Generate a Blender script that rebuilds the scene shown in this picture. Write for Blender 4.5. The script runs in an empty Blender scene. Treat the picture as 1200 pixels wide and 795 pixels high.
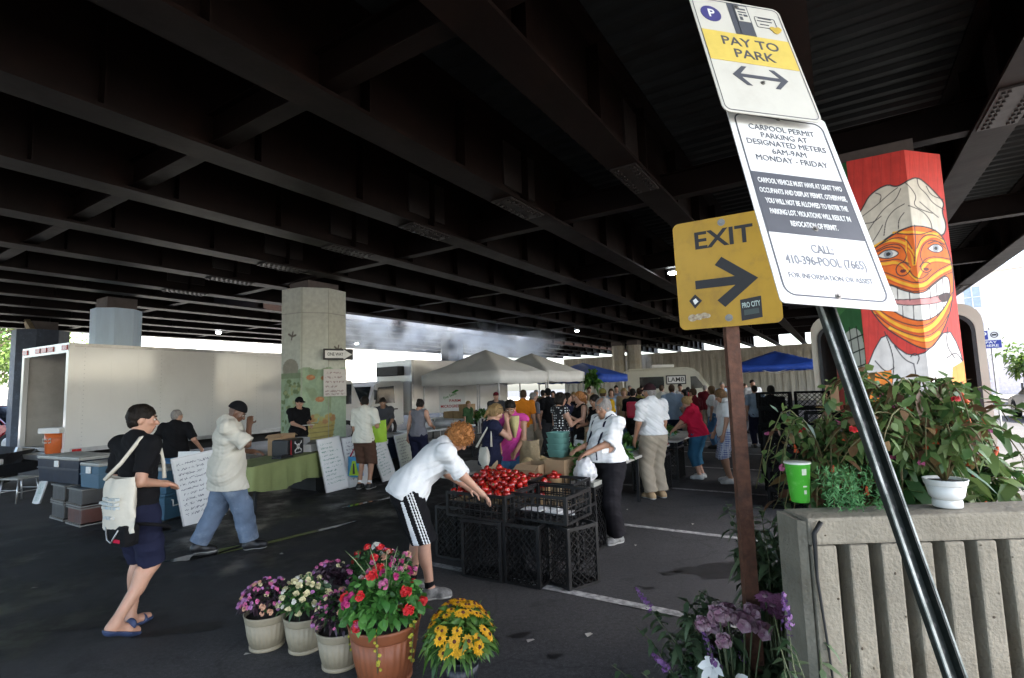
import bpy, bmesh, math, random
import numpy as np
from mathutils import Vector, Matrix, noise as mnoise

# ------------------------------------------------------------------ scene, camera, light
S = bpy.context.scene
COL = S.collection
CAM_H = 1.85
PITCH, ROLL = math.radians(5.44), math.radians(1.92)
_F = Vector((0, math.cos(PITCH), math.sin(PITCH)))
_U0 = Vector((0, -math.sin(PITCH), math.cos(PITCH)))
_R0 = Vector((1, 0, 0))
_R = _R0 * math.cos(ROLL) - _U0 * math.sin(ROLL)
_U = _R0 * math.sin(ROLL) + _U0 * math.cos(ROLL)
cam_d = bpy.data.cameras.new('camera')
cam = bpy.data.objects.new('camera', cam_d)
COL.objects.link(cam)
cam.matrix_world = Matrix(((_R.x, _U.x, -_F.x, 0), (_R.y, _U.y, -_F.y, 0), (_R.z, _U.z, -_F.z, CAM_H), (0, 0, 0, 1)))
cam_d.sensor_width = 36.0
cam_d.lens = 602 / 1200 * 36.0
cam_d.clip_start = 0.05
cam_d.clip_end = 2000
S.camera = cam

SUN_EL, SUN_AZ = math.radians(52), math.radians(118)     # azimuth clockwise from +Y: behind on the right
w = bpy.data.worlds.new('World'); S.world = w; w.use_nodes = True
nt = w.node_tree
bg = nt.nodes['Background']
sky = nt.nodes.new('ShaderNodeTexSky'); sky.sky_type = 'NISHITA'; sky.sun_disc = False
sky.sun_elevation = SUN_EL; sky.sun_rotation = SUN_AZ
sky.air_density = 1.0; sky.dust_density = 3.0; sky.ozone_density = 1.0
nt.links.new(sky.outputs[0], bg.inputs[0])
bg.inputs[1].default_value = 0.15
sun_d = bpy.data.lights.new('sun', 'SUN'); sun = bpy.data.objects.new('sun', sun_d); COL.objects.link(sun)
sun_d.energy = 3.8; sun_d.angle = math.radians(1.0); sun_d.color = (1, .93, .83)
_sd = Vector((math.sin(SUN_AZ) * math.cos(SUN_EL), math.cos(SUN_AZ) * math.cos(SUN_EL), math.sin(SUN_EL)))
sun.rotation_euler = _sd.to_track_quat('Z', 'Y').to_euler()
S.view_settings.view_transform = 'Standard'
S.view_settings.look = 'None'
S.view_settings.exposure = 3.0
S.view_settings.gamma = 1.0
S.view_settings.use_curve_mapping = False
S.cycles.use_denoising = True
S.cycles.max_bounces = 8
S.cycles.diffuse_bounces = 4
S.cycles.glossy_bounces = 3
S.cycles.transparent_max_bounces = 8
S.cycles.sample_clamp_indirect = 6
S.cycles.volume_bounces = 3
S.cycles.volume_step_rate = 2.0

# ------------------------------------------------------------------ frames
AZ = math.radians(32.232)           # the flyover's girders run at this azimuth
RB = -AZ
EU = Vector((math.sin(AZ), math.cos(AZ), 0)); EV = Vector((-math.cos(AZ), math.sin(AZ), 0))
def B(u, v, z=0.0): return EU * u + EV * v + Vector((0, 0, z))
def ray(px, py): return _F * 602 + _R * (px - 600) - _U * (py - 397.5)
def at(px, py, z=0.0):
    "point of the horizontal plane z seen at a photo pixel"
    d = ray(px, py); return Vector((0, 0, CAM_H)) + d * ((z - CAM_H) / d.z)
def atd(px, py, D):
    d = ray(px, py); return Vector((0, 0, CAM_H)) + d * (D / 602)
rnd = random.Random(7)
U = rnd.uniform

# ------------------------------------------------------------------ materials
MATS = {}
def _ramp(n, a, b):
    r = n.nodes.new('ShaderNodeMix'); r.data_type = 'RGBA'
    r.inputs[6].default_value = (*a, 1); r.inputs[7].default_value = (*b, 1); return r
def mat(name, col, rough=.6, var=.25, scale=6.0, bump=0.0, bscale=40.0, metal=0.0, col2=None, dirt=None, dscale=2.0, spec=.5, trans=0.0, stretch=None, perobj=0.0, emit=None, estr=1.0, coat=0.0):
    if name in MATS: return MATS[name]
    m = bpy.data.materials.new(name); m.use_nodes = True; n = m.node_tree; L = n.links
    p = n.nodes['Principled BSDF']
    tc = n.nodes.new('ShaderNodeTexCoord')
    src = tc.outputs['Object']
    if stretch:
        mp = n.nodes.new('ShaderNodeMapping'); mp.inputs['Scale'].default_value = stretch
        L.new(src, mp.inputs['Vector']); src = mp.outputs['Vector']
    nz = n.nodes.new('ShaderNodeTexNoise'); nz.inputs['Scale'].default_value = scale; nz.inputs['Detail'].default_value = 6
    nz.inputs['Roughness'].default_value = .62
    L.new(src, nz.inputs['Vector'])
    a = col; b = col2 if col2 else tuple(max(0, c * (1 - var)) for c in col)
    mx = _ramp(n, a, b)
    mr = n.nodes.new('ShaderNodeMapRange'); mr.inputs[1].default_value = .35; mr.inputs[2].default_value = .68
    L.new(nz.outputs['Fac'], mr.inputs[0]); L.new(mr.outputs[0], mx.inputs[0])
    out = mx.outputs[2]
    if dirt:
        n2 = n.nodes.new('ShaderNodeTexNoise'); n2.inputs['Scale'].default_value = dscale; n2.inputs['Detail'].default_value = 8
        n2.inputs['Roughness'].default_value = .7
        L.new(tc.outputs['Object'], n2.inputs['Vector'])
        m2 = n.nodes.new('ShaderNodeMapRange'); m2.inputs[1].default_value = .52; m2.inputs[2].default_value = .72
        L.new(n2.outputs['Fac'], m2.inputs[0])
        mx2 = n.nodes.new('ShaderNodeMix'); mx2.data_type = 'RGBA'; mx2.inputs[7].default_value = (*dirt, 1)
        L.new(m2.outputs[0], mx2.inputs[0]); L.new(out, mx2.inputs[6]); out = mx2.outputs[2]
    if perobj:
        oi = n.nodes.new('ShaderNodeObjectInfo'); hs = n.nodes.new('ShaderNodeHueSaturation')
        mm = n.nodes.new('ShaderNodeMapRange'); mm.inputs[3].default_value = 1 - perobj; mm.inputs[4].default_value = 1 + perobj
        L.new(oi.outputs['Random'], mm.inputs[0]); L.new(mm.outputs[0], hs.inputs['Value']); L.new(out, hs.inputs['Color']); out = hs.outputs[0]
    L.new(out, p.inputs['Base Color'])
    rr = n.nodes.new('ShaderNodeMapRange'); rr.inputs[3].default_value = max(.03, rough - .1); rr.inputs[4].default_value = min(1, rough + .12)
    L.new(nz.outputs['Fac'], rr.inputs[0]); L.new(rr.outputs[0], p.inputs['Roughness'])
    p.inputs['Metallic'].default_value = metal
    p.inputs['Specular IOR Level'].default_value = spec
    if coat: p.inputs['Coat Weight'].default_value = coat; p.inputs['Coat Roughness'].default_value = .08
    if trans: p.inputs['Transmission Weight'].default_value = trans
    if emit: p.inputs['Emission Color'].default_value = (*emit, 1); p.inputs['Emission Strength'].default_value = estr
    if bump:
        nb = n.nodes.new('ShaderNodeTexNoise'); nb.inputs['Scale'].default_value = bscale; nb.inputs['Detail'].default_value = 5
        L.new(src, nb.inputs['Vector'])
        bp = n.nodes.new('ShaderNodeBump'); bp.inputs['Strength'].default_value = bump; bp.inputs['Distance'].default_value = .02
        L.new(nb.outputs['Fac'], bp.inputs['Height']); L.new(bp.outputs[0], p.inputs['Normal'])
    MATS[name] = m; return m
def leafmat(name, a, b, rough=.5, thin=.25):
    "leaf: two greens mixed leaf by leaf (the leaf mesh carries a random value), partly translucent"
    if name in MATS: return MATS[name]
    m = bpy.data.materials.new(name); m.use_nodes = True; n = m.node_tree; L = n.links
    p = n.nodes['Principled BSDF']; o = n.nodes['Material Output']
    at_ = n.nodes.new('ShaderNodeAttribute'); at_.attribute_name = 'tint'
    mx = _ramp(n, a, b); L.new(at_.outputs['Fac'], mx.inputs[0])
    L.new(mx.outputs[2], p.inputs['Base Color']); p.inputs['Roughness'].default_value = rough
    t = n.nodes.new('ShaderNodeBsdfTranslucent'); L.new(mx.outputs[2], t.inputs['Color'])
    ms = n.nodes.new('ShaderNodeMixShader'); ms.inputs[0].default_value = thin
    L.new(p.outputs[0], ms.inputs[1]); L.new(t.outputs[0], ms.inputs[2]); L.new(ms.outputs[0], o.inputs['Surface'])
    MATS[name] = m; return m
def attrmat(name, rough=.7, bump=.15):
    "painted surface: the paint's colour is stored on the mesh"
    m = bpy.data.materials.new(name); m.use_nodes = True; n = m.node_tree; L = n.links
    p = n.nodes['Principled BSDF']
    a = n.nodes.new('ShaderNodeAttribute'); a.attribute_name = 'paint'
    nz = n.nodes.new('ShaderNodeTexNoise'); nz.inputs['Scale'].default_value = 9; nz.inputs['Detail'].default_value = 8
    tc = n.nodes.new('ShaderNodeTexCoord'); L.new(tc.outputs['Object'], nz.inputs['Vector'])
    mr = n.nodes.new('ShaderNodeMapRange'); mr.inputs[1].default_value = .3; mr.inputs[2].default_value = .7; mr.inputs[3].default_value = .84; mr.inputs[4].default_value = 1.05
    L.new(nz.outputs['Fac'], mr.inputs[0])
    hs = n.nodes.new('ShaderNodeHueSaturation'); L.new(a.outputs['Color'], hs.inputs['Color']); L.new(mr.outputs[0], hs.inputs['Value'])
    L.new(hs.outputs[0], p.inputs['Base Color']); p.inputs['Roughness'].default_value = rough
    wv = n.nodes.new('ShaderNodeTexNoise'); wv.inputs['Scale'].default_value = 3
    mp = n.nodes.new('ShaderNodeMapping'); mp.inputs['Scale'].default_value = (8, 8, .2); L.new(tc.outputs['Object'], mp.inputs['Vector']); L.new(mp.outputs[0], wv.inputs['Vector'])
    b = n.nodes.new('ShaderNodeBump'); b.inputs['Strength'].default_value = bump; b.inputs['Distance'].default_value = .03
    L.new(wv.outputs['Fac'], b.inputs['Height']); L.new(b.outputs[0], p.inputs['Normal'])
    MATS[name] = m; return m

# ------------------------------------------------------------------ objects
def tag(o, label=None, cat=None, group=None, kind=None):
    if label: o['label'] = label
    if cat: o['category'] = cat
    if group: o['group'] = group
    if kind: o['kind'] = kind
    return o
def thing(name, label, cat, loc=(0, 0, 0), rz=0.0, group=None):
    o = bpy.data.objects.new(name, None); COL.objects.link(o)
    o.location = loc; o.rotation_euler = (0, 0, rz); o.empty_display_size = .1
    return tag(o, label, cat, group)
def link(o, parent=None):
    COL.objects.link(o)
    if parent: o.parent = parent
    return o
def copy_tree(o, parent=None):
    c = o.copy(); COL.objects.link(c)
    if parent: c.parent = parent
    for ch in [x for x in bpy.data.objects if x.parent == o]: copy_tree(ch, c)
    return c
def arr_mesh(name, V, Q, smooth=True):
    "mesh from numpy vertices and quads (or triangles)"
    me = bpy.data.meshes.new(name); V = np.asarray(V, np.float32); Q = np.asarray(Q, np.int32)
    k = Q.shape[1]
    me.vertices.add(len(V)); me.vertices.foreach_set('co', V.ravel())
    me.loops.add(Q.size); me.loops.foreach_set('vertex_index', Q.ravel())
    me.polygons.add(len(Q)); me.polygons.foreach_set('loop_start', np.arange(0, Q.size, k, dtype=np.int32))
    try: me.polygons.foreach_set('loop_total', np.full(len(Q), k, np.int32))
    except Exception: pass
    if smooth: me.polygons.foreach_set('use_smooth', np.ones(len(Q), bool))
    me.update(calc_edges=True); me.validate(); return me

class MB:
    "collects shapes and links them as one mesh object"
    def __init__(s): s.v = []; s.f = []; s.mi = []; s.sm = []; s.M = Matrix.Identity(4); s.i = 0
    def add(s, vs, fs, smooth=False, i=None):
        o = len(s.v); M = s.M
        s.v += [M @ Vector(p) for p in vs]
        for f in fs: s.f.append([o + k for k in f]); s.mi.append(s.i if i is None else i); s.sm.append(smooth)
    def at(s, loc=(0, 0, 0), rz=0, rx=0, ry=0):
        s.M = Matrix.Translation(loc) @ Matrix.Rotation(rz, 4, 'Z') @ Matrix.Rotation(ry, 4, 'Y') @ Matrix.Rotation(rx, 4, 'X'); return s
    def box(s, c, d, bev=0.0):
        x, y, z = (k / 2 for k in d); cx, cy, cz = c
        if bev <= 0:
            vs = [(cx + a * x, cy + b * y, cz + e * z) for a in (-1, 1) for b in (-1, 1) for e in (-1, 1)]
            s.add(vs, [(0, 1, 3, 2), (4, 6, 7, 5), (0, 4, 5, 1), (2, 3, 7, 6), (0, 2, 6, 4), (1, 5, 7, 3)]); return s
        bev = min(bev, x * .9, y * .9, z * .9)
        bm = bmesh.new(); bmesh.ops.create_cube(bm, size=1)
        for q in bm.verts: q.co = Vector((cx + q.co.x * 2 * x, cy + q.co.y * 2 * y, cz + q.co.z * 2 * z))
        bmesh.ops.bevel(bm, geom=bm.edges[:] , offset=bev, segments=2, profile=.6, affect='EDGES')
        bm.verts.index_update(); s.add([q.co[:] for q in bm.verts], [[q.index for q in f.verts] for f in bm.faces]); bm.free(); return s
    def b2(s, lo, hi, bev=0.0):
        return s.box([(a + b) / 2 for a, b in zip(lo, hi)], [abs(b - a) for a, b in zip(lo, hi)], bev)
    def cyl(s, a, b, r0, r1=None, n=10, cap=True, smooth=True):
        r1 = r0 if r1 is None else r1
        a = Vector(a); b = Vector(b); d = b - a
        if d.length < 1e-6: return s
        q = d.to_track_quat('Z', 'Y'); vs = []
        for c, r in ((a, r0), (b, r1)):
            for k in range(n):
                t = 2 * math.pi * k / n; vs.append(c + q @ Vector((r * math.cos(t), r * math.sin(t), 0)))
        s.add(vs, [(k, (k + 1) % n, n + (k + 1) % n, n + k) for k in range(n)], smooth)
        if cap: s.add(vs, [list(range(n))[::-1], list(range(n, 2 * n))])
        return s
    def tube(s, pts, r, n=6):
        pts = [Vector(p) for p in pts]; rs = r if isinstance(r, (list, tuple)) else [r] * len(pts)
        vs = []; up = Vector((.13, .27, .95))
        for k, p in enumerate(pts):
            d = (pts[min(k + 1, len(pts) - 1)] - pts[max(k - 1, 0)]).normalized()
            x = d.cross(up); x = x.normalized() if x.length > 1e-4 else Vector((1, 0, 0)); y = d.cross(x)
            for j in range(n):
                t = 2 * math.pi * j / n; vs.append(p + (x * math.cos(t) + y * math.sin(t)) * rs[k])
        fs = [(k * n + j, k * n + (j + 1) % n, (k + 1) * n + (j + 1) % n, (k + 1) * n + j) for k in range(len(pts) - 1) for j in range(n)]
        fs += [list(range(n))[::-1], [(len(pts) - 1) * n + j for j in range(n)]]
        s.add(vs, fs, True); return s
    def bar(s, a, b, w_, t_):
        "square-section bar from a to b"
        a = Vector(a); b = Vector(b); d = (b - a).normalized()
        up = Vector((0, 0, 1)) if abs(d.z) < .95 else Vector((0, 1, 0))
        x = d.cross(up).normalized() * w_ / 2; y = x.cross(d).normalized() * t_ / 2
        vs = [p + i * x + j * y for p in (a, b) for i, j in ((-1, -1), (1, -1), (1, 1), (-1, 1))]
        s.add(vs, [(0, 1, 2, 3), (7, 6, 5, 4), (0, 4, 5, 1), (1, 5, 6, 2), (2, 6, 7, 3), (3, 7, 4, 0)]); return s
    def lathe(s, prof, c=(0, 0, 0), n=20, wob=None):
        vs = []; 
        for r, z in prof:
            for k in range(n):
                t = 2 * math.pi * k / n; q = r * (wob(t, z) if wob else 1)
                vs.append((c[0] + q * math.cos(t), c[1] + q * math.sin(t), c[2] + z))
        m = len(prof)
        fs = [(i * n + k, i * n + (k + 1) % n, (i + 1) * n + (k + 1) % n, (i + 1) * n + k) for i in range(m - 1) for k in range(n)]
        if prof[0][0] > 1e-5: fs.append(list(range(n))[::-1])
        if prof[-1][0] > 1e-5: fs.append([(m - 1) * n + k for k in range(n)])
        s.add(vs, fs, True); return s
    def prism(s, poly, z0, z1, smooth=False):
        "polygon (x,y) extruded from z0 to z1"
        n = len(poly); vs = [(x, y, z0) for x, y in poly] + [(x, y, z1) for x, y in poly]
        s.add(vs, [list(range(n))[::-1], list(range(n, 2 * n))])
        s.add(vs, [(k, (k + 1) % n, n + (k + 1) % n, n + k) for k in range(n)], smooth); return s
    def prismy(s, poly, y0, y1):
        "polygon (x,z) extruded along y"
        n = len(poly); vs = [(x, y0, z) for x, z in poly] + [(x, y1, z) for x, z in poly]
        s.add(vs, [list(range(n)), list(range(n, 2 * n))[::-1]])
        s.add(vs, [(k, n + k, n + (k + 1) % n, (k + 1) % n) for k in range(n)]); return s
    def prismx(s, poly, x0, x1):
        n = len(poly); vs = [(x0, y, z) for y, z in poly] + [(x1, y, z) for y, z in poly]
        s.add(vs, [list(range(n))[::-1], list(range(n, 2 * n))])
        s.add(vs, [(k, (k + 1) % n, n + (k + 1) % n, n + k) for k in range(n)]); return s
    def ball(s, c, r, n=10, m=7, jit=0.0):
        rx, ry, rz = (r, r, r) if not isinstance(r, (tuple, list)) else r
        vs = [(c[0], c[1], c[2] - rz)]
        for i in range(1, m):
            a = math.pi * i / m
            for k in range(n):
                t = 2 * math.pi * k / n; q = 1 + (U(-jit, jit) if jit else 0)
                vs.append((c[0] + rx * math.sin(a) * math.cos(t) * q, c[1] + ry * math.sin(a) * math.sin(t) * q, c[2] - rz * math.cos(a) * q))
        vs.append((c[0], c[1], c[2] + rz)); e = len(vs) - 1
        fs = [(0, 1 + (k + 1) % n, 1 + k) for k in range(n)]
        fs += [(1 + i * n + k, 1 + i * n + (k + 1) % n, 1 + (i + 1) * n + (k + 1) % n, 1 + (i + 1) * n + k) for i in range(m - 2) for k in range(n)]
        fs += [(1 + (m - 2) * n + k, 1 + (m - 2) * n + (k + 1) % n, e) for k in range(n)]
        s.add(vs, fs, True); return s
    def quad(s, a, b, c, d): s.add([a, b, c, d], [(0, 1, 2, 3)]); return s
    def mesh(s, name):
        me = bpy.data.meshes.new(name); me.from_pydata([v[:] for v in s.v], [], s.f); me.update()
        me.polygons.foreach_set('material_index', s.mi); me.polygons.foreach_set('use_smooth', s.sm)
        me.update(); return me
    def build(s, name, m, parent=None, loc=None, rz=None):
        me = s.mesh(name)
        for q in (m if isinstance(m, (list, tuple)) else [m]): me.materials.append(q)
        o = bpy.data.objects.new(name, me); link(o, parent)
        if loc is not None: o.location = loc
        if rz is not None: o.rotation_euler = (0, 0, rz)
        return o

_dg = None
def text_obj(name, s, size, m, parent, loc, rot=(math.pi / 2, 0, 0), width=None, bold=0.0, depth=.0006, align='CENTER', spacing=1.0, sy=1.0):
    "lettering as a thin mesh; size = cap height; width squeezes the line to a given length"
    c = bpy.data.curves.new(name, 'FONT'); c.body = s; c.align_x = align; c.align_y = 'CENTER'; c.size = size / .70; c.extrude = depth
    c.offset = bold * size; c.space_line = spacing; c.resolution_u = 3
    t = bpy.data.objects.new(name, c); COL.objects.link(t)
    dg = bpy.context.evaluated_depsgraph_get(); dg.update()
    me = bpy.data.meshes.new_from_object(t.evaluated_get(dg)); bpy.data.objects.remove(t); bpy.data.curves.remove(c)
    if not len(me.vertices): return None
    xs = [v.co.x for v in me.vertices]; wd = max(xs) - min(xs)
    k = width / wd if width else 1
    for v in me.vertices: v.co.x *= k; v.co.y *= sy
    me.materials.clear(); me.materials.append(m); me.name = name
    o = bpy.data.objects.new(name, me); link(o, parent); o.location = loc; o.rotation_euler = rot; return o
# ------------------------------------------------------------------ ground
def ground_mat(name, base):
    m = bpy.data.materials.new(name); m.use_nodes = True; n = m.node_tree; L = n.links
    p = n.nodes['Principled BSDF']; tc = n.nodes.new('ShaderNodeTexCoord')
    def nz(sc, det=8, ro=.65):
        k = n.nodes.new('ShaderNodeTexNoise'); k.inputs['Scale'].default_value = sc; k.inputs['Detail'].default_value = det; k.inputs['Roughness'].default_value = ro
        L.new(tc.outputs['Object'], k.inputs['Vector']); return k.outputs['Fac']
    def mrange(s, a, b, c, d):
        k = n.nodes.new('ShaderNodeMapRange'); k.inputs[1].default_value = a; k.inputs[2].default_value = b; k.inputs[3].default_value = c; k.inputs[4].default_value = d
        L.new(s, k.inputs[0]); return k.outputs[0]
    big = mrange(nz(.35), .35, .65, .62, 1.25); fine = mrange(nz(90, 4, .8), .3, .7, .55, 1.5); blot = mrange(nz(1.7), .58, .66, 1, .5)
    def mul(a, b):
        k = n.nodes.new('ShaderNodeMath'); k.operation = 'MULTIPLY'; L.new(a, k.inputs[0]); L.new(b, k.inputs[1]); return k.outputs[0]
    med = mrange(nz(30, 3, .7), .3, .7, .6, 1.45); speck = mrange(nz(120, 2, .5), .66, .72, 1, 2.6); val = mul(mul(mul(big, fine), mul(med, speck)), blot)
    # small tar cracks
    vo = n.nodes.new('ShaderNodeTexVoronoi'); vo.feature = 'DISTANCE_TO_EDGE'; vo.inputs['Scale'].default_value = .45
    nn = n.nodes.new('ShaderNodeTexNoise'); nn.inputs['Scale'].default_value = 1.2; nn.inputs['Detail'].default_value = 6
    ad = n.nodes.new('ShaderNodeMixRGB'); ad.blend_type = 'ADD'; ad.inputs[0].default_value = .8
    L.new(tc.outputs['Object'], nn.inputs['Vector']); L.new(tc.outputs['Object'], ad.inputs[1]); L.new(nn.outputs['Color'], ad.inputs[2]); L.new(ad.outputs[0], vo.inputs['Vector'])
    crack = mrange(vo.outputs['Distance'], .003, .008, .72, 1)
    val = mul(val, crack)
    # wet run at the left hand stalls, its colour also darkened for shade there
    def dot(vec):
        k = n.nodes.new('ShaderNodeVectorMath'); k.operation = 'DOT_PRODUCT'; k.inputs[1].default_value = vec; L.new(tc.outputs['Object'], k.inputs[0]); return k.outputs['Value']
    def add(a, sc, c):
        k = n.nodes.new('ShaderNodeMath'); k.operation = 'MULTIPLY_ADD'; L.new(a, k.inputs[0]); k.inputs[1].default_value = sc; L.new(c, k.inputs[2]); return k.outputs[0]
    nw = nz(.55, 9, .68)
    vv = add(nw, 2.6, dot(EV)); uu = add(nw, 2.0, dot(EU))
    damp_shade = mul(mul(mrange(vv, 5.6, 6.9, 0, 1), mrange(vv, 13.5, 10.2, 0, 1)), mul(mrange(uu, -2.0, 1.0, 0, 1), mrange(uu, 15, 10.5, 0, 1)))
    val = mul(val, mrange(damp_shade, 0, 1, 1, .24))
    hs = n.nodes.new('ShaderNodeHueSaturation'); hs.inputs['Color'].default_value = (*base, 1); L.new(val, hs.inputs['Value'])
    L.new(hs.outputs[0], p.inputs['Base Color'])
    r = mul(mrange(nz(.5), .35, .65, .72, .95), mrange(mul(damp_shade, mrange(nz(1.4), .45, .62, 0, 1)), 0, 1, 1, .42))
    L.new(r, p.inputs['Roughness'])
    b = n.nodes.new('ShaderNodeBump'); b.inputs['Strength'].default_value = .5; b.inputs['Distance'].default_value = .006
    L.new(nz(160, 3, .7), b.inputs['Height']); L.new(b.outputs[0], p.inputs['Normal']); return m
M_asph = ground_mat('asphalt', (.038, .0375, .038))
M_paint = mat('worn_line_paint', (.48, .48, .46), .8, scale=14, col2=(.12, .12, .12), dirt=(.09, .09, .09), dscale=5, bump=.2)
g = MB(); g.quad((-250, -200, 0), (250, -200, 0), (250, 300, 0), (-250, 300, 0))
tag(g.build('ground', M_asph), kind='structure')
def strip(name, poly, z, m, kind='structure'):
    q = MB(); q.add([(*p, z) for p in poly], [list(range(len(poly)))]); return tag(q.build(name, m), kind=kind)
def uvpoly(pts): return [B(u, v)[:2] for u, v in pts]
M_pud = mat('puddle_water', (.012, .012, .011), .04, var=.1, spec=.6)
for j, (cu, cv, a, b_) in enumerate([(4.1, 6.25, 1.0, .055), (3.3, 6.55, .35, .10), (6.2, 6.9, .5, .06)]):
    pl = []
    for k in range(28):
        t = 2 * math.pi * k / 28; r = 1 + .22 * math.sin(3 * t + j) + .13 * math.sin(7 * t + 2 * j)
        pl.append((cu + a * r * math.cos(t), cv + b_ * r * math.sin(t) - .2 * a * math.cos(t)))
    strip('puddle', uvpoly(pl), .008, M_pud)
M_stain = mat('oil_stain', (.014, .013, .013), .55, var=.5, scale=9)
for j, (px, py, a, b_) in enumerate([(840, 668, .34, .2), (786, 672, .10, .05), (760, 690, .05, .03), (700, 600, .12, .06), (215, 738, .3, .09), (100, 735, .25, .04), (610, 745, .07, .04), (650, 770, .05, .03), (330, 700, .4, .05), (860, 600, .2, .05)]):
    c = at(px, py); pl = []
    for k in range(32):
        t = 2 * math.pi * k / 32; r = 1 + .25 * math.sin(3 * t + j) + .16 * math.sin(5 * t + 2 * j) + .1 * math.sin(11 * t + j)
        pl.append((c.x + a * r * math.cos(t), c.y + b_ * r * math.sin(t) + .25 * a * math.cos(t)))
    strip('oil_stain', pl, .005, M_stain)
for u, v0, v1 in [(4.32, .75, 4.6), (6.66, .6, 4.8), (9.27, .5, 4.8), (11.75, .4, 4.8), (14.2, .4, 4.8), (16.7, .4, 4.8)]:
    strip('parking_line', uvpoly([(u - .05, v0), (u + .05, v0), (u + .05, v1), (u - .05, v1)]), .006, M_paint)

# pale paving beyond both deck edges, added wide to bounce sunlight under the deck
M_conc = mat('pale_concrete', (.36, .35, .32), .85, scale=3, var=.3, bump=.3, bscale=25, dirt=(.2, .19, .17))
q = MB(); q.M = Matrix.Translation(B(20, -12)) @ Matrix.Rotation(RB, 4, 'Z'); q.b2((-3, -60, 0), (40, 90, .12)); tag(q.build('bounce_pavement', M_conc), kind='structure')
q = MB(); q.M = Matrix.Translation(B(20, 33)) @ Matrix.Rotation(RB, 4, 'Z'); q.b2((-40, -60, 0), (0, 60, .12)); tag(q.build('bounce_pavement', M_conc), kind='structure')

# ------------------------------------------------------------------ flyover
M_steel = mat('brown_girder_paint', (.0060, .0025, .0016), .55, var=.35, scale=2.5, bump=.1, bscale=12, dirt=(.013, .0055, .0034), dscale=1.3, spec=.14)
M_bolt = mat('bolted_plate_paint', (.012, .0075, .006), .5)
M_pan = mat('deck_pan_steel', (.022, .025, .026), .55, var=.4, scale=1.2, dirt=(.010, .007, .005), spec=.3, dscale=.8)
M_slab = mat('slab_concrete', (.33, .32, .30), .85, scale=2, bump=.2)
GZ = 4.9
def girder_mesh(L):
    m = MB(); n = int(L / 1.75)
    m.b2((-.22, 0, 0), (.22, L, .045)); m.b2((-.012, 0, .045), (.012, L, 1.22)); m.b2((-.2, 0, 1.22), (.2, L, 1.26))
    for k in range(n):
        y = .6 + k * 1.75; m.b2((-.17, y, .047), (-.012, y + .018, 1.1)); m.b2((.012, y, .047), (.17, y + .018, 1.1))
    return m
def splice_mesh():
    m = MB(); m.b2((-.19, -.55, -.026), (.19, .55, -.001)); m.b2((-.05, -.5, .25), (-.014, .5, 1.0)); m.b2((.014, -.5, .25), (.05, .5, 1.0))
    for i in range(9):
        for j in (-.14, -.09, .09, .14): m.cyl((j, -.48 + i * .12, -.026), (j, -.48 + i * .12, -.048), .019, n=6, smooth=False)
    return m
fly = thing('flyover', 'dark brown steel girder flyover roofing the whole market', 'flyover', B(-9, 0), RB)
fly_l = thing('flyover', 'second dark flyover on the left, past the bright slot of daylight', 'flyover', B(-9, 17), RB)
L1 = 62
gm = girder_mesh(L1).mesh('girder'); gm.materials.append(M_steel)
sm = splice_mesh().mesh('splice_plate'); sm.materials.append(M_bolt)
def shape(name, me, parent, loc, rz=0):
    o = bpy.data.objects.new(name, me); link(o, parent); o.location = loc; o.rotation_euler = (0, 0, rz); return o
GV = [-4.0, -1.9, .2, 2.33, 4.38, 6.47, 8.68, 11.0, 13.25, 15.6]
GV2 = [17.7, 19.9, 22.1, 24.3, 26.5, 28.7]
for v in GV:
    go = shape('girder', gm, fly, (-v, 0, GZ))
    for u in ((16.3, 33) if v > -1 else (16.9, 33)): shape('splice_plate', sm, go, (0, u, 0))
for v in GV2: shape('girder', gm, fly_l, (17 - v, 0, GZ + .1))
def cross_mesh(w_):
    m = MB(); m.b2((-w_ / 2, -.11, .0), (w_ / 2, .11, .02)); m.b2((-w_ / 2, -.01, .02), (w_ / 2, .01, .42)); m.b2((-w_ / 2, -.09, .42), (w_ / 2, .09, .44)); return m
for u in (-7.5, -2.2, 3.3, 8.65, 14, 19.3, 24.7, 30, 35.4, 40.7):
    for a, b_ in zip(GV[:-1], GV[1:]):
        wd = abs(b_ - a) - .03
        key = 'cb%.2f' % wd
        if key not in MATS:
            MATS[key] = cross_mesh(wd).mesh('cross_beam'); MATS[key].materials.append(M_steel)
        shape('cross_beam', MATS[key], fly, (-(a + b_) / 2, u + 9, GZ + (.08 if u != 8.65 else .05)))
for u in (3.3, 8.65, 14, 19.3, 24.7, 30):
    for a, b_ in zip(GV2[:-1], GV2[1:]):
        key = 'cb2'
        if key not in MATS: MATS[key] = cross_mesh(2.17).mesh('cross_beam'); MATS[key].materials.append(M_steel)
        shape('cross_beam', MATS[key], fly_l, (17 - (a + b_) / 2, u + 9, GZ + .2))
def deck(parent, x0, x1, z, y0=0, y1=L1):
    m = MB(); p = .32; n = int((y1 - y0) / p); vs = []; fs = []
    for k in range(n):
        y = y0 + k * p
        for dy, dz in ((0, 0), (.05, .06), (.16, .06), (.21, 0)): vs += [(x0, y + dy, z + dz), (x1, y + dy, z + dz)]
    for k in range(n * 4 - 1): fs.append((2 * k, 2 * k + 1, 2 * k + 3, 2 * k + 2))
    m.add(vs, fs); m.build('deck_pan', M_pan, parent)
    s = MB(); s.b2((x0, y0, z + .1), (x1, y1, z + .35)); s.build('deck_slab', M_slab, parent)
deck(fly, -15.9, 4.3, GZ + 1.27)
deck(fly_l, -12.2, -.2, GZ + 1.4)
m = MB(); m.b2((-17.3, 0, GZ + 1.5), (-15.85, 20, GZ + 1.8)); m.build('infill_slab', M_slab, fly)
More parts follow.
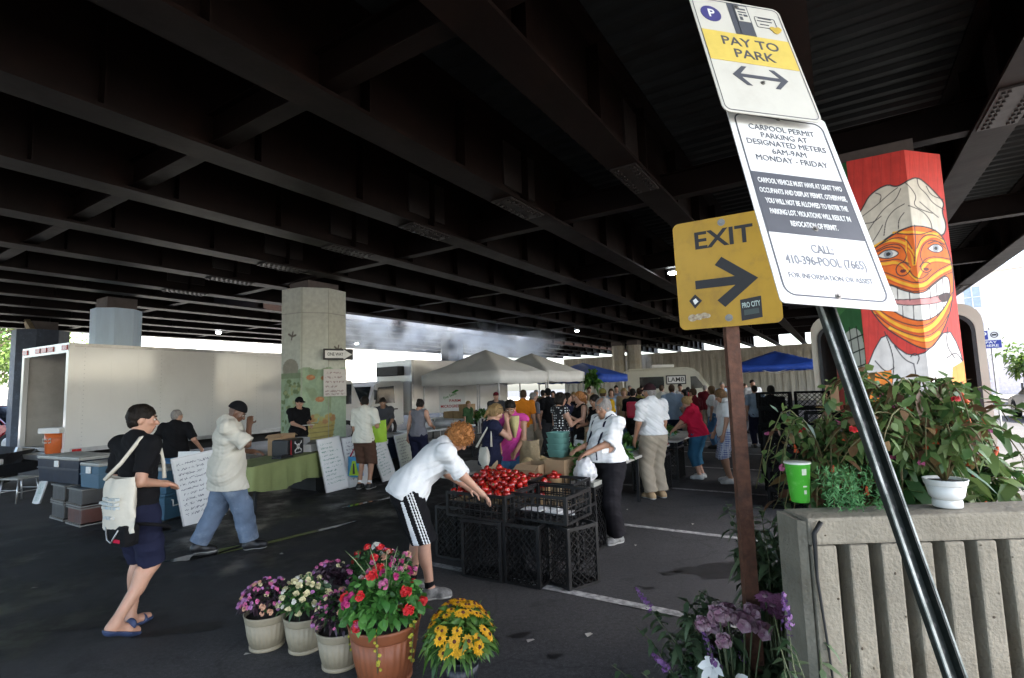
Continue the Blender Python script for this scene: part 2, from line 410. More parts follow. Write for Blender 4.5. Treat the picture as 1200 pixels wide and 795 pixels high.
m = MB(); m.b2((4.3, 0, GZ + .95), (4.55, L1, GZ + 2.3)); m.b2((3.95, 0, GZ + 1.27), (4.3, L1, GZ + 1.36)); m.build('parapet', M_slab, fly)
# small lit lamps under the deck
M_lamp = mat('lamp_glow', (.9, .9, .85), .3, emit=(.92, .97, 1.0), estr=14)
M_lbox = mat('lamp_housing', (.25, .25, .25), .5)
for j, (p_, lab) in enumerate([(at(788, 320, 4.95), 'round lit lamp just left of the yellow arrow sign'), (at(676, 388, 4.95), 'small lit lamp under the far deck above the blue canopy'),
                 (at(418, 403, 4.95), 'lit lamp seen in smoke right of the one way sign'), (at(256, 390, 4.95), 'lit lamp beneath the deck above the long white truck')]):
    t = thing('ceiling_lamp', lab, 'lamp', p_, 0, 'lamps under the flyover')
    a = MB(); a.lathe([(.05, .0), (.13, .02), (.16, .12), (.06, .2), (.03, .6)], n=12); a.build('housing', M_lbox, t)
    a = MB(); a.lathe([(0, -.06), (.09, -.045), (.12, .0), (.12, .012)], n=12); a.build('lens', M_lamp, t)
# painted columns -----------------------------------------------------------------
def inpoly(X, Y, poly):
    c = np.zeros(X.shape, bool); n = len(poly); j = n - 1
    for i in range(n):
        xi, yi = poly[i]; xj, yj = poly[j]
        cond = ((yi > Y) != (yj > Y)); t = (xj - xi) * (Y - yi) / ((yj - yi) if yj != yi else 1e-9) + xi
        c ^= cond & (X < t); j = i
    return c
def dline(X, Y, pts):
    d = np.full(X.shape, 1e9)
    for (x0, y0), (x1, y1) in zip(pts[:-1], pts[1:]):
        dx, dy = x1 - x0, y1 - y0; l = dx * dx + dy * dy + 1e-12
        t = np.clip(((X - x0) * dx + (Y - y0) * dy) / l, 0, 1)
        d = np.minimum(d, np.hypot(X - x0 - t * dx, Y - y0 - t * dy))
    return d
def smoothpts(p, it=2):
    for _ in range(it):
        q = [p[0]]
        for a, b_ in zip(p[:-1], p[1:]): q += [(a[0] * .75 + b_[0] * .25, a[1] * .75 + b_[1] * .25), (a[0] * .25 + b_[0] * .75, a[1] * .25 + b_[1] * .75)]
        q.append(p[-1]); p = q
    return p
def smoothpoly(p, it=2):
    for _ in range(it):
        q = []
        for a, b_ in zip(p, p[1:] + p[:1]): q += [(a[0] * .75 + b_[0] * .25, a[1] * .75 + b_[1] * .25), (a[0] * .25 + b_[0] * .75, a[1] * .25 + b_[1] * .75)]
        p = q
    return p
def painted_column(name, parent, poly, z1, faces, origin, painter, base, res, m):
    "octagonal shaft; the faces named are finely divided and carry the painted picture. s = distance along the girth from vertex `origin`"
    V = []; Q = []; C = []
    n = len(poly)
    def side(i): return poly[i], poly[(i + 1) % n]
    s0 = {}
    acc = 0
    for i in range(origin, origin + n): s0[i % n] = acc; acc += math.dist(*side(i % n))
    per = acc
    for i in range(n):
        a, b_ = side(i); l = math.dist(a, b_)
        if i in faces: nx, nz_ = max(2, int(l / res)), int(z1 / res)
        else: nx, nz_ = 1, 1
        xs = np.linspace(0, 1, nx + 1); zs = np.linspace(0, z1, nz_ + 1)
        X, Z = np.meshgrid(xs, zs, indexing='ij')
        off = len(V) and sum(len(k) for k in V)
        V.append(np.stack([a[0] + (b_[0] - a[0]) * X, a[1] + (b_[1] - a[1]) * X, Z], -1).reshape(-1, 3))
        ii, jj = np.meshgrid(np.arange(nx), np.arange(nz_), indexing='ij'); k0 = off + ii * (nz_ + 1) + jj
        Q.append(np.stack([k0, k0 + nz_ + 1, k0 + nz_ + 2, k0 + 1], -1).reshape(-1, 4))
        if i in faces:
            s = s0[i]; s = s - per if s > per / 2 else s
            C.append(painter(s + X * l, Z).reshape(-1, 3))
        else: C.append(np.tile(np.array(base), (X.size, 1)))
    V = np.concatenate(V); Q = np.concatenate(Q); C = np.concatenate(C)
    me = arr_mesh(name, V, Q, smooth=False)
    at_ = me.attributes.new('paint', 'FLOAT_COLOR', 'POINT'); at_.data.foreach_set('color', np.concatenate([C, np.ones((len(C), 1))], 1).astype(np.float32).ravel())
    me.materials.append(m); o = bpy.data.objects.new(name, me); link(o, parent); return o
def octagon(c, side, rot=0.0):
    R = side / (2 * math.sin(math.pi / 8)); return [(c[0] + R * math.cos(rot + math.pi / 8 + k * math.pi / 4), c[1] + R * math.sin(rot + math.pi / 8 + k * math.pi / 4)) for k in range(8)]
M_mural = attrmat('mural_paint')
M_bear = mat('bearing_steel', (.09, .07, .06), .6)
M_tan = mat('tan_bracket', (.42, .33, .2), .7)
# --- mural column on the right
def mural(Sx, Z):
    # back to the drawing's own units (y down, x right of the crease)
    Y = 768 - (Z - 1.85) / .003942; XC = 258 + (Y - 45) * .1194
    X = XC + np.where(Sx < 0, Sx / .0033, Sx / .0054)
    c = np.zeros(X.shape + (3,)); c[:] = (.56, .035, .025)
    c *= (1 - .16 * (np.sin(X * .21) > .93))[..., None]
    def fill(poly, col, sm_=2): c[inpoly(X, Y, smoothpoly(poly, sm_) if sm_ else poly)] = col
    def line(pts, w_=3.2, col=(.03, .025, .03), sm_=2):
        d = dline(X, Y, smoothpts(pts, sm_)); a = np.clip(w_ * .74 - d, 0, 1)[..., None]; c[:] = c * (1 - a) + np.array(col) * a
    hair = [(90, 270), (130, 212), (150, 172), (205, 146), (235, 163), (265, 152), (300, 130), (335, 155), (365, 185), (390, 212), (380, 240), (398, 290), (384, 330), (330, 300), (290, 297), (240, 308), (200, 330), (160, 360), (100, 370)]
    fill(hair, (.62, .58, .50)); line(hair + hair[:1], 4)
    for p in ([(130, 240), (170, 215), (215, 180), (240, 165)], [(150, 290), (175, 255), (200, 225), (235, 205), (250, 170)], [(200, 315), (205, 265), (230, 235), (262, 222)], [(262, 152), (285, 175), (300, 200), (290, 225), (310, 240), (350, 250)], [(300, 135), (305, 165), (330, 185), (350, 215), (388, 235)],
              [(275, 230), (320, 245), (345, 275), (350, 300)], [(330, 160), (345, 190), (385, 200)], [(170, 170), (190, 180), (185, 200)], [(110, 260), (160, 270), (190, 250)], [(165, 330), (185, 300), (195, 280)], [(245, 300), (245, 270), (262, 250)], [(310, 215), (330, 232), (370, 262)]): line(p, 2.6)
    face = [(172, 352), (235, 312), (295, 294), (350, 300), (382, 322), (398, 356), (412, 405), (420, 450), (421, 505), (412, 565), (395, 618), (372, 662), (345, 694), (308, 682), (265, 655), (215, 620), (180, 580), (150, 530), (138, 450), (150, 390)]
    fill(face, (.78, .15, .012))
    for p, w_ in (([(165, 350), (210, 330), (260, 345), (290, 380), (295, 420)], 10), ([(390, 345), (360, 320), (320, 340), (305, 380), (300, 420)], 10), ([(150, 400), (200, 410), (245, 405), (280, 450), (300, 470)], 9), ([(408, 410), (370, 402), (335, 410), (315, 450), (305, 470)], 9),
                  ([(150, 440), (200, 445), (250, 475), (318, 500), (370, 450), (415, 425)], 11), ([(165, 545), (210, 590), (270, 625), (330, 640), (380, 600), (412, 530)], 14), ([(225, 618), (280, 650), (340, 668), (375, 640)], 10), ([(230, 310), (300, 318), (370, 318)], 7), ([(270, 330), (272, 400), (285, 440)], 6)):
        line(p, w_ * .8, (.85, .43, .025)); line([(x_ + 3, y_ + 7) for x_, y_ in p], w_ * .35, (.62, .08, .01))
    for p in ([(150, 395), (200, 400), (250, 395), (285, 430)], [(410, 400), (365, 393), (330, 400), (312, 430)], [(145, 430), (200, 432), (240, 455), (318, 490), (365, 440), (416, 412)], [(150, 465), (195, 462), (240, 485), (318, 518), (375, 462), (420, 440)], [(165, 530), (210, 575), (270, 608), (330, 622), (378, 585), (416, 510)], [(180, 570), (225, 612), (280, 640), (335, 655), (380, 625), (405, 580)],
              [(185, 345), (230, 325), (270, 335), (288, 370)], [(385, 335), (350, 318), (318, 330), (303, 370)], [(295, 294), (300, 360), (296, 420)], [(170, 365), (215, 345), (255, 352), (275, 390), (262, 410)], [(395, 365), (360, 335), (325, 350), (312, 390), (320, 410)], [(235, 312), (300, 330), (360, 305)], [(282, 440), (296, 462), (318, 470), (340, 450)]): line(p, 2.8)
    line(face + face[:1], 3.6)
    for cx_, cy_, w_ in ((215, 378, 36), (363, 366, 26)):
        al = [(cx_ - w_, cy_ + 3), (cx_ - w_ * .4, cy_ - 13), (cx_ + w_ * .4, cy_ - 14), (cx_ + w_, cy_ + 2), (cx_ + w_ * .4, cy_ + 14), (cx_ - w_ * .4, cy_ + 13)]
        fill(al, (.72, .70, .66)); r = np.hypot((X - cx_) / (1.25 if w_ > 30 else .9), Y - cy_)
        c[r < 12] = (.30, .33, .36); c[r < 6] = (.02, .02, .02); line(al + al[:1], 3); line([(cx_ - w_, cy_ - 12), (cx_, cy_ - 26), (cx_ + w_, cy_ - 14)], 3)
    for cx_, cy_, r_ in ((262, 432, 22), (333, 430, 17)):
        t = np.linspace(.3, 5.6, 14); line([(cx_ + r_ * math.cos(k), cy_ + r_ * math.sin(k)) for k in t], 3, sm_=0)
        c[np.hypot(X - cx_, (Y - cy_ - 6) * 1.6) < 9] = (.12, .02, .02)
    mouth = [(190, 482), (225, 478), (260, 500), (320, 520), (362, 480), (402, 448), (412, 500), (402, 545), (372, 584), (328, 604), (278, 592), (235, 565), (200, 525)]
    fill(mouth, (.78, .75, .70))
    gap = [(195, 520), (255, 530), (322, 532), (370, 522), (408, 508), (408, 530), (370, 545), (322, 552), (255, 548)]
    fill(gap, (.62, .25, .24)); fill([(365, 520), (410, 505), (408, 535), (385, 545)], (.06, .03, .03)); line(gap + gap[:1], 2.6); line(mouth + mouth[:1], 3.4)
    for x0, y0, y1 in ((215, 480, 525), (245, 492, 532), (282, 508, 535), (345, 498, 530), (365, 482, 526), (385, 465, 518), (235, 548, 568), (262, 550, 588), (295, 552, 596), (345, 552, 600), (366, 548, 588), (386, 542, 566)): line([(x0, y0), (x0 + 3, y1)], 2.4, sm_=0)
    shirt = [(120, 860), (165, 705), (208, 628), (240, 675), (290, 712), (345, 698), (402, 622), (438, 682), (462, 770), (470, 860)]
    fill(shirt, (.66, .63, .60), 1); line(shirt, 3.4, sm_=1)
    for p in ([(208, 628), (228, 680), (240, 730), (235, 800)], [(402, 622), (398, 680), (425, 720)], [(240, 675), (270, 720), (300, 735)], [(290, 712), (300, 700), (318, 712), (310, 735)], [(180, 720), (215, 760), (240, 745)], [(400, 720), (430, 700), (450, 730)], [(300, 735), (310, 790), (330, 850)]): line(p, 3)
    fill([(110, 900), (160, 760), (232, 752), (245, 900)], (.80, .22, .02), 0); fill([(415, 900), (418, 750), (470, 720), (480, 900)], (.80, .26, .05), 0)
    fill([(240, 900), (235, 800), (300, 790), (380, 800), (415, 760), (420, 900)], (.66, .63, .60), 0)
    # third face: green creature with big pale teeth
    g_ = Sx < -.62; Zy = Z; sx = Sx + .97
    c[g_] = (.035, .17, .05)
    def gfill(poly, col): c[g_ & inpoly(sx, Zy, smoothpoly(poly))] = col
    def gline(pts, w_): 
        a = np.clip((w_ - dline(sx, Zy, smoothpts(pts))) / .006, 0, 1)[..., None] * g_[..., None]; c[:] = c * (1 - a) + np.array((.02, .03, .02)) * a
    gfill([(-.1, 2.2), (.1, 2.45), (.30, 2.5), (.36, 2.2), (.3, 1.75), (.1, 1.6), (-.1, 1.7)], (.60, .62, .55))
    for y in (1.75, 1.95, 2.15, 2.33): gline([(-.1, y - .1), (.15, y), (.36, y + .06)], .012)
    for x in (.06, .16, .26): gline([(x, 1.55), (x + .02, 2.0), (x, 2.5)], .01)
    gfill([(-.1, 2.55), (.12, 2.75), (.36, 2.85), (.36, 3.05), (.1, 2.95), (-.1, 2.8)], (.07, .26, .07))
    k = np.abs(np.sin((Sx * 6.5) * math.pi)) ; c *= np.clip(.90 + k[..., None] * .12, 0, 1.0)
    return c
mpoly = [(4.43, 6.94), (4.53, 6.6), (5.07, 6.3), (5.665, 6.47), (6.05, 6.95), (5.98, 7.55), (5.45, 7.9), (4.8, 7.65)]
mc = thing('bridge_column', 'red concrete column painted with a grinning striped orange face', 'column', (5.2, 7.1, 0))
mo = painted_column('shaft', mc, [(x - 5.2, y - 7.1) for x, y in mpoly], 4.7, {0, 1, 2}, 2, mural, (.5, .05, .04), .0062, M_mural)
m = MB(); m.b2((-.45, -.45, 4.7), (.45, .45, GZ + .04)); o = m.build('bearing', M_bear, mc); o.rotation_euler.z = RB
# --- main column at the left hand stalls
def produce(Sx, Z):
    rs = np.random.RandomState(3)
    n1 = np.sin(Sx * 9 + 2 * np.sin(Z * 3)) * np.sin(Z * 5.3 + 1.4 * np.sin(Sx * 7))
    c = np.zeros(Sx.shape + (3,)); c[:] = (.56, .58, .50); c += (n1 * .008)[..., None]
    edge = 2.32 + .22 * np.clip((Sx + .7) / .5, 0, 1) + .04 * np.sin(Sx * 11)
    gm_ = Z < edge; c[gm_] = (.28, .37, .24); gm2 = gm_ & (n1 > .25); c[gm2] = (.32, .41, .26); c[gm_ & (n1 < -.45)] = (.24, .31, .18)
    gx = (Sx > .8) & gm_; c[gx] = (.33, .43, .30)
    def fill(p, col, base=True): c[inpoly(Sx, Z, p)] = col
    def ell(x, z, a, b_, col): c[(((Sx - x) / a) ** 2 + ((Z - z) / b_) ** 2) < 1] = col
    def line(p, w_, col): 
        a = np.clip((w_ - dline(Sx, Z, p)) / .015, 0, 1)[..., None]; c[:] = c * (1 - a) + np.array(col) * a
    ell(-.35, 2.55, .28, .26, (.30, .28, .22)); fill([(-.7, 2.3), (.05, 2.3), (.05, 2.44), (-.7, 2.42)], (.20, .26, .15))
    for x, z in ((-.3, 3.4), (1.05, 3.05)): line([(x - .12, z + .07), (x, z), (x + .13, z + .03)], .035, (.12, .10, .08)); line([(x - .02, z - .08), (x + .03, z + .12)], .03, (.12, .10, .08))
    for x, z in ((.25, 2.3), (.62, 2.28), (.48, 1.72)): ell(x, z, .11, .07, (.42, .17, .07)); ell(x + .03, z + .02, .05, .03, (.5, .25, .1))
    for k in range(40): ell(rs.uniform(-.65, .0), rs.uniform(.9, 2.3), rs.uniform(.03, .09), rs.uniform(.03, .07), (.14, .19, .08) if k % 3 else (.30, .33, .15))
    fill([(.15, .62), (.85, .70), (.95, 1.15), (.12, 1.1)], (.42, .34, .10))
    for k in range(4): line([(.13, .72 + k * .12), (.9, .78 + k * .12)], .018, (.22, .17, .06))
    for k in range(26): ell(rs.uniform(.15, .9), rs.uniform(1.1, 1.3), .07, .06, [(.45, .32, .10), (.38, .20, .08), (.36, .36, .14)][k % 3])
    for k in range(14): ell(rs.uniform(.3, .98), rs.uniform(.45, .62), .10, .07, (.40, .22, .10))
    line([(-.7, 4.02), (2.0, 4.02)], .012, (.30, .30, .26))
    for x in (0.03, .70): line([(x, 0), (x, 4.7)], .02, (.33, .35, .28))
    return c
cc = at(370, 339, 4.7) + Vector((-.4, .9, 0)).normalized() * .62
MC = cc
vd = math.atan2(cc.y, cc.x)
mc2 = thing('bridge_column', 'pale octagonal column with a green produce mural, bearing the one way sign', 'column', (cc.x, cc.y, 0))
op = octagon((0, 0), .68, vd + math.pi)          # one face turned to the viewer
fr = [i for i in range(8)]
ctr = min(range(8), key=lambda i: (op[i][0] + op[(i + 1) % 8][0]) * math.cos(vd) + (op[i][1] + op[(i + 1) % 8][1]) * math.sin(vd))
painted_column('shaft', mc2, op, 4.7, {(ctr - 1) % 8, ctr, (ctr + 1) % 8}, ctr, produce, (.36, .38, .32), .02, M_mural)
m = MB(); m.b2((-.4, -.5, 4.7), (.4, .5, GZ + .05)); o = m.build('bearing', M_bear, mc2); o.rotation_euler.z = RB
m = MB(); m.at((-.55, .1, 4.7), RB); m.prismy([(-.1, 0), (.3, 0), (-.35, .42), (-.5, .36)], -.08, .08); m.build('bracket', M_tan, mc2)
M_blue = mat('blue_column_paint', (.62, .76, .86), .7, var=.1, scale=2, dirt=(.54, .68, .78), stretch=(3, 3, .4))
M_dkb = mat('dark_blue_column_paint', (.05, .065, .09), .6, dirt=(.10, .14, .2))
M_far = mat('far_column_concrete', (.40, .37, .30), .85, dirt=(.30, .25, .16), dscale=1.0, stretch=(2, 2, .6))
def plain_col(label, c, side, m, z1=4.7):
    t = thing('bridge_column', label, 'column', (c.x, c.y, 0)); a = MB(); a.prism(octagon((0, 0), side, .2), 0, z1); a.build('shaft', m, t)
    a = MB(); a.b2((-.4, -.4, z1), (.4, .4, GZ + .15)); a.build('bearing', M_bear, t).rotation_euler.z = RB; return t
plain_col('pale blue column behind the long white truck', at(139, 361, 4.7) + Vector((-.40, .45, 0)), .50, M_blue)
t = plain_col('dark blue column near the leafy left end of the truck', at(47, 386, 4.7) + Vector((-.5, .6, 0)), .66, M_dkb)
a = MB(); a.at((.2, -.7, 4.7), RB); a.prismy([(-.1, 0), (.3, 0), (-.35, .42), (-.5, .36)], -.08, .08); a.build('bracket', M_tan, t)
fc = at(733, 405, 4.7)
plain_col('left one of the twin far columns behind the crowd', fc + Vector((-.45, .5, 0)), .36, M_far)
plain_col('right one of the twin far columns, beside the cream van', fc + Vector((.62, .1, 0)), .40, M_far)
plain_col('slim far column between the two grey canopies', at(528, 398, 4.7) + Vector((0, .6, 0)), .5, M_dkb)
# end wall: ribbed concrete closing the far end
M_wall = mat('ribbed_wall_concrete', (.40, .37, .30), .9, var=.35, scale=1.0, stretch=(6, 6, .35), dirt=(.22, .19, .14), dscale=.7)
m = MB()
W0 = B(50, 25); m.M = Matrix.Translation(W0) @ Matrix.Rotation(RB, 4, 'Z')
m.b2((0, 0, 0), (30, .4, 4.75))
for k in range(52): m.b2((k * .58 + .05, -.06, 0), (k * .58 + .38, -.002, 4.5 + .1 * math.sin(k * 5)))
tag(m.build('end_wall', M_wall), 'long ribbed concrete wall closing the far end under the deck', 'wall')

# ------------------------------------------------------------------ open air beyond
M_fac = [mat('facade_cream', (.70, .68, .62), .8), mat('facade_brick', (.72, .62, .58), .85, bump=.3), mat('facade_grey', (.5, .5, .5), .8), mat('facade_white', (.72, .71, .68), .8)]
M_win = mat('window_glass', (.26, .30, .33), .1, spec=.8)
def building(label, loc, rz, w_, d, h, m_, nx, nz_):
    t = thing('building', label, 'building', loc, rz)
    a = MB(); a.b2((-w_ / 2, 0, 0), (w_ / 2, d, h)); a.build('wall', m_, t)
    a = MB(); a.b2((-w_ / 2 - .3, -.3, h), (w_ / 2 + .3, d + .3, h + .5)); a.build('cornice', M_fac[3], t)
    wm = MB(); wm.b2((-.5, -.05, 0), (.5, .0, 1.7)); wm = wm.mesh('window'); wm.materials.append(M_win)
    fm = MB(); fm.b2((-.62, -.12, -.15), (.62, -.06, -.02)); fm.b2((-.03, -.1, 0), (.03, -.055, 1.7)); fm.b2((-.5, -.1, .83), (.5, -.055, .88)); fm = fm.mesh('frame'); fm.materials.append(M_fac[3])
    for i in range(nx):
        for j in range(nz_):
            x = -w_ / 2 + (i + .5) * w_ / nx; z = 1.2 + j * (h - 1.0) / nz_
            wo = shape('window', wm, t, (x, 0, z)); shape('frame', fm, wo, (0, 0, 0))
    return t
building('brick building across the sunny street at the far right', Vector((42, 38, 0)), -.85, 30, 10, 10, M_fac[1], 8, 3)
building('cream building farther down the sunny street on the right', Vector((60, 66, 0)), -.75, 30, 10, 12, M_fac[0], 8, 3)
building('white building beyond the flyover seen over the truck', Vector((-36, 46, 0)), .65, 40, 10, 9, M_fac[3], 10, 3)
building('pale building behind the refrigerated truck', Vector((-14, 62, 0)), .1, 26, 10, 8, M_fac[0], 8, 2)
# ------------------------------------------------------------------ vehicles
M_white = mat('white_truck_paint', (.76, .755, .73), .12, var=.06, scale=.8, dirt=(.68, .67, .64), dscale=1.2, coat=.3)
M_trim = mat('aluminium_trim', (.55, .55, .55), .35, metal=.8)
M_tyre = mat('tyre_rubber', (.018, .018, .018), .85)
M_rim = mat('wheel_rim', (.45, .45, .45), .35, metal=.7)
M_chas = mat('chassis_black', (.015, .015, .015), .6)
M_glass = mat('vehicle_glass', (.015, .02, .022), .06, spec=.8)
M_red = mat('red_lens', (.55, .02, .02), .25)
M_amb = mat('amber_lens', (.7, .25, .02), .25)
M_inner = mat('grey_liner', (.52, .50, .46), .6, scale=1.5, dirt=(.40, .38, .34))
M_cream = mat('cream_van_paint', (.48, .46, .37), .3, var=.1, scale=1.5, dirt=(.4, .36, .28), dscale=1.6)
M_black = mat('black_paint', (.012, .012, .013), .4)
def wheel(parent, loc, r=.42, w_=.26):
    a = MB(); a.cyl((-w_ / 2, 0, 0), (w_ / 2, 0, 0), r, n=20); o = a.build('wheel', M_tyre, parent, loc)
    for s in (-1, 1):
        b_ = MB(); b_.cyl((s * w_ / 2, 0, 0), (s * (w_ / 2 + .012), 0, 0), r * .62, r * .55, n=16); b_.build('rim', M_rim, o)
def rrect(w_, h, r, n=4, cx=0, cz=0):
    "rounded rectangle outline"
    p = []
    for sx, sz, a0 in ((1, 1, 0), (-1, 1, 90), (-1, -1, 180), (1, -1, 270)):
        for k in range(n + 1):
            t = math.radians(a0 + 90 * k / n); p.append((cx + sx * (w_ / 2 - r) + r * math.cos(t), cz + sz * (h / 2 - r) + r * math.sin(t)))
    return p
def ring(m, outer, inner, y0, y1):
    "frame between two outlines with the same number of points, (x,z) extruded in y"
    n = len(outer); vs = [(x, y0, z) for x, z in outer] + [(x, y0, z) for x, z in inner] + [(x, y1, z) for x, z in outer] + [(x, y1, z) for x, z in inner]
    fs = []
    for k in range(n):
        j = (k + 1) % n
        fs += [(k, j, n + j, n + k), (2 * n + k, 3 * n + k, 3 * n + j, 2 * n + j), (k, 2 * n + k, 2 * n + j, j), (n + k, n + j, 3 * n + j, 3 * n + k)]
    m.add(vs, fs)
def box_body(t, w_, l, z0, z1, mo, mi, rear_open=True):
    h = w_ / 2; k = .05
    a = MB(); a.b2((-h, 0.08, z0), (-h + k, l, z1)); a.b2((h - k, .08, z0), (h, l, z1)); a.b2((-h + k, l - k, z0), (h - k, l, z1)); a.b2((-h, .08, z1), (h, l, z1 + .04)); a.build('box_body', mo, t)
    a = MB(); a.b2((-h + k, .02, z0 + .01), (h - k, l - k, z0 + .06)); a.b2((-h + k + .002, .1, z0 + .07), (-h + k + .02, l - k - .03, z1 - .01)); a.b2((h - k - .02, .1, z0 + .07), (h - k - .002, l - k - .03, z1 - .01)); a.b2((-h + k + .03, l - k - .03, z0 + .07), (h - k - .03, l - k - .01, z1 - .01)); a.build('box_liner', mi, t)
    return h
tr = thing('box_truck', 'long white box truck with its rear open, parked behind the left stall', 'truck', (0, 0, 0), -math.radians(28))
hd = Vector((math.sin(math.radians(28)), math.cos(math.radians(28)), 0)); lf = Vector((-hd.y, hd.x, 0))
rc = Vector((-10.3, 11.9, 0)) + lf * 1.23; tr.location = rc
box_body(tr, 2.46, 7.6, .72, 3.2, M_white, M_inner)
a = MB(); ring(a, [(-1.24, .72), (1.24, .72), (1.24, 3.25), (-1.24, 3.25)], [(-1.12, .80), (1.12, .80), (1.12, 3.02), (-1.12, 3.02)], -.02, .08); a.build('rear_frame', M_white, tr)
a = MB(); a.b2((-1.2, -.42, .60), (1.2, -.02, .70)); a.b2((1.232, .08, .70), (1.255, 7.6, .80)); a.b2((1.232, .08, 3.16), (1.255, 7.6, 3.24))
for y in (.3, 2.0, 3.4, 4.8, 6.2, 7.4):
    for k in range(24): a.cyl((1.229, y, .86 + k * .098), (1.236, y, .86 + k * .098), .011, n=5, smooth=False)
a.build('trim_rail', M_trim, tr)
a = MB()
for k in range(13): a.b2((1.2305, .25 + k * .6, .82), (1.2335, .285 + k * .6, 3.14))
a.build('panel_seam', M_white, tr)
for x in (-1.05, -.35, 0, .35, 1.05):
    a = MB(); a.b2((x - .13, -.045, 3.08), (x + .13, -.022, 3.2)); a.build('marker_lamp', M_red, tr)
a = MB(); a.b2((1.257, .12, .72), (1.265, .3, .78)); a.build('marker_lamp', M_red, tr)
a = MB(); a.b2((-.45, .3, .38), (-.3, 9.3, .7)); a.b2((.3, .3, .38), (.45, 9.3, .7)); a.b2((-1.2, .9, .3), (1.2, .96, .68)); a.build('chassis', M_chas, tr)
for y in (2.0, 8.6):
    for x in (-1.05, 1.05): wheel(tr, (x, y, .43))
a = MB(); a.prismx([(7.75, .5), (9.75, .5), (9.75, 1.35), (9.4, 1.5), (8.95, 2.35), (7.75, 2.4)], -1.05, 1.05); a.build('cab', M_white, tr)
a = MB(); a.b2((1.052, 8.1, 1.45), (1.06, 8.95, 2.2)); a.build('window', M_glass, tr)
a = MB(); a.b2((-.9, 1.4, 2.15), (.6, 1.75, 2.18)); a.build('shelf', M_chas, tr)
# truck's cargo things
def local(o, p): return Matrix.Translation(o.location) @ Matrix.Rotation(o.rotation_euler.z, 4, 'Z') @ Vector(p)
M_orange = mat('orange_plastic', (.62, .13, .025), .4)
M_wplas = mat('white_plastic', (.68, .68, .66), .4, var=.08)
t = thing('water_cooler', 'orange drinks cooler with a white lid on the truck tail', 'cooler', local(tr, (.93, -.08, .70)))
a = MB(); a.lathe([(.15, 0), (.17, .03), (.185, .3), (.19, .46)], n=20); a.build('body', M_orange, t)
a = MB(); a.box((0, 0, .53), (.5, .36, .13), .02); a.build('lid', M_wplas, t)
for s in (-1, 1):
    a = MB(); a.tube([(.0 + s * .02, -.185, .33), (s * .09, -.215, .36), (s * .09, -.215, .27), (s * .02, -.185, .26)], .013); a.build('handle', M_wplas, t)

def car(label, loc, rz, paint, cat='car', pickup=False):
    t = thing('parked_car' if not pickup else 'pickup_truck', label, cat, loc, rz)
    k = 1.18 if pickup else 1.0
    def pr(pts): return [(y, z * k) for y, z in pts]
    def arch(cy, r): return [(cy + r * math.cos(math.radians(q)), .32 + r * math.sin(math.radians(q))) for q in range(0, 181, 20)]
    low = [(-2.25, .3), (-2.3, .62), (-2.2, .88), (-.9, .95), (1.1, .92), (2.1, .78), (2.25, .55), (2.2, .3)] + arch(1.4, .37) + arch(-1.35, .37)
    bm = bmesh.new(); vs = [bm.verts.new((-.86, y, z)) for y, z in pr(low)]; f = bm.faces.new(vs)
    r = bmesh.ops.extrude_face_region(bm, geom=[f]); bmesh.ops.translate(bm, vec=(1.72, 0, 0), verts=[q for q in r['geom'] if isinstance(q, bmesh.types.BMVert)])
    bmesh.ops.recalc_face_normals(bm, faces=bm.faces); bmesh.ops.bevel(bm, geom=[e for e in bm.edges if abs((e.verts[0].co - e.verts[1].co).x) < .01], offset=.05, segments=2, affect='EDGES')
    me = bpy.data.meshes.new('body'); bm.to_mesh(me); bm.free(); me.materials.append(paint); o = bpy.data.objects.new('body', me); link(o, t)
    top = pr([(-1.9, .93), (-1.25, 1.38), (.1, 1.42), (.95, .93)]) if not pickup else pr([(-.75, .93), (-.55, 1.5), (.35, 1.52), (1.0, .93)])
    n = len(top); vs = []
    for s in (-1, 1): vs += [(s * (.80 if z < 1.1 else .62), y, z) for y, z in top]
    a = MB(); a.add(vs, [tuple(range(n))[::-1], tuple(range(n, 2 * n))] + [(i, i + 1, n + i + 1, n + i) for i in range(n - 1)]); o = a.build('glasshouse', M_glass, t)
    rf = top[1:3]; a = MB(); a.b2((-.62, rf[0][0] + .05, rf[0][1] - .01), (.62, rf[1][0] - .05, rf[1][1] + .03), .02)
    for s in (-1, 1):
        for (y0, z0), (y1, z1) in zip(top[:-1], top[1:]):
            if abs(z1 - z0) > .2: a.bar((s * .81, y0, z0), (s * .63, y1, z1), .07, .05)
        a.bar((s * .815, (top[0][0] + top[-1][0]) / 2, top[0][1]), (s * .635, (rf[0][0] + rf[1][0]) / 2, rf[0][1]), .07, .05)
    a.build('roof', paint, t)
    for y in (1.4, -1.35):
        for x in (-.78, .78): wheel(t, (x, y, .32 * k), .32 * k, .2)
    for s in (-1, 1):
        a = MB(); a.box((s * .62, 2.2, .62 * k), (.34, .08, .14), .03); a.build('headlight', mat('lamp_glass', (.75, .75, .75), .1), t)
    if pickup:
        a = MB(); a.b2((-.8, -2.2, 1.1), (.8, -.8, 1.16)); a.build('bed_cover', M_chas, t)
    return t
M_carred = mat('red_car_paint', (.42, .02, .035), .2, var=.05, coat=.6)
M_cardk = mat('dark_car_paint', (.02, .022, .028), .12, var=.05, coat=.8)
M_carsil = mat('silver_car_paint', (.4, .41, .42), .2, var=.05, coat=.6)
car('dark sedan parked at the far left edge near the folding stool', Vector((-13.4, 11.3, 0)), -math.radians(78), M_cardk)
car('red pickup truck behind the dark sedan at the far left', Vector((-20.5, 20.6, 0)), -math.radians(95), M_carred, 'truck', True)
car('silver car parked on the sunny street at the far right', Vector((20.3, 19.5, 0)), RB, M_carsil)
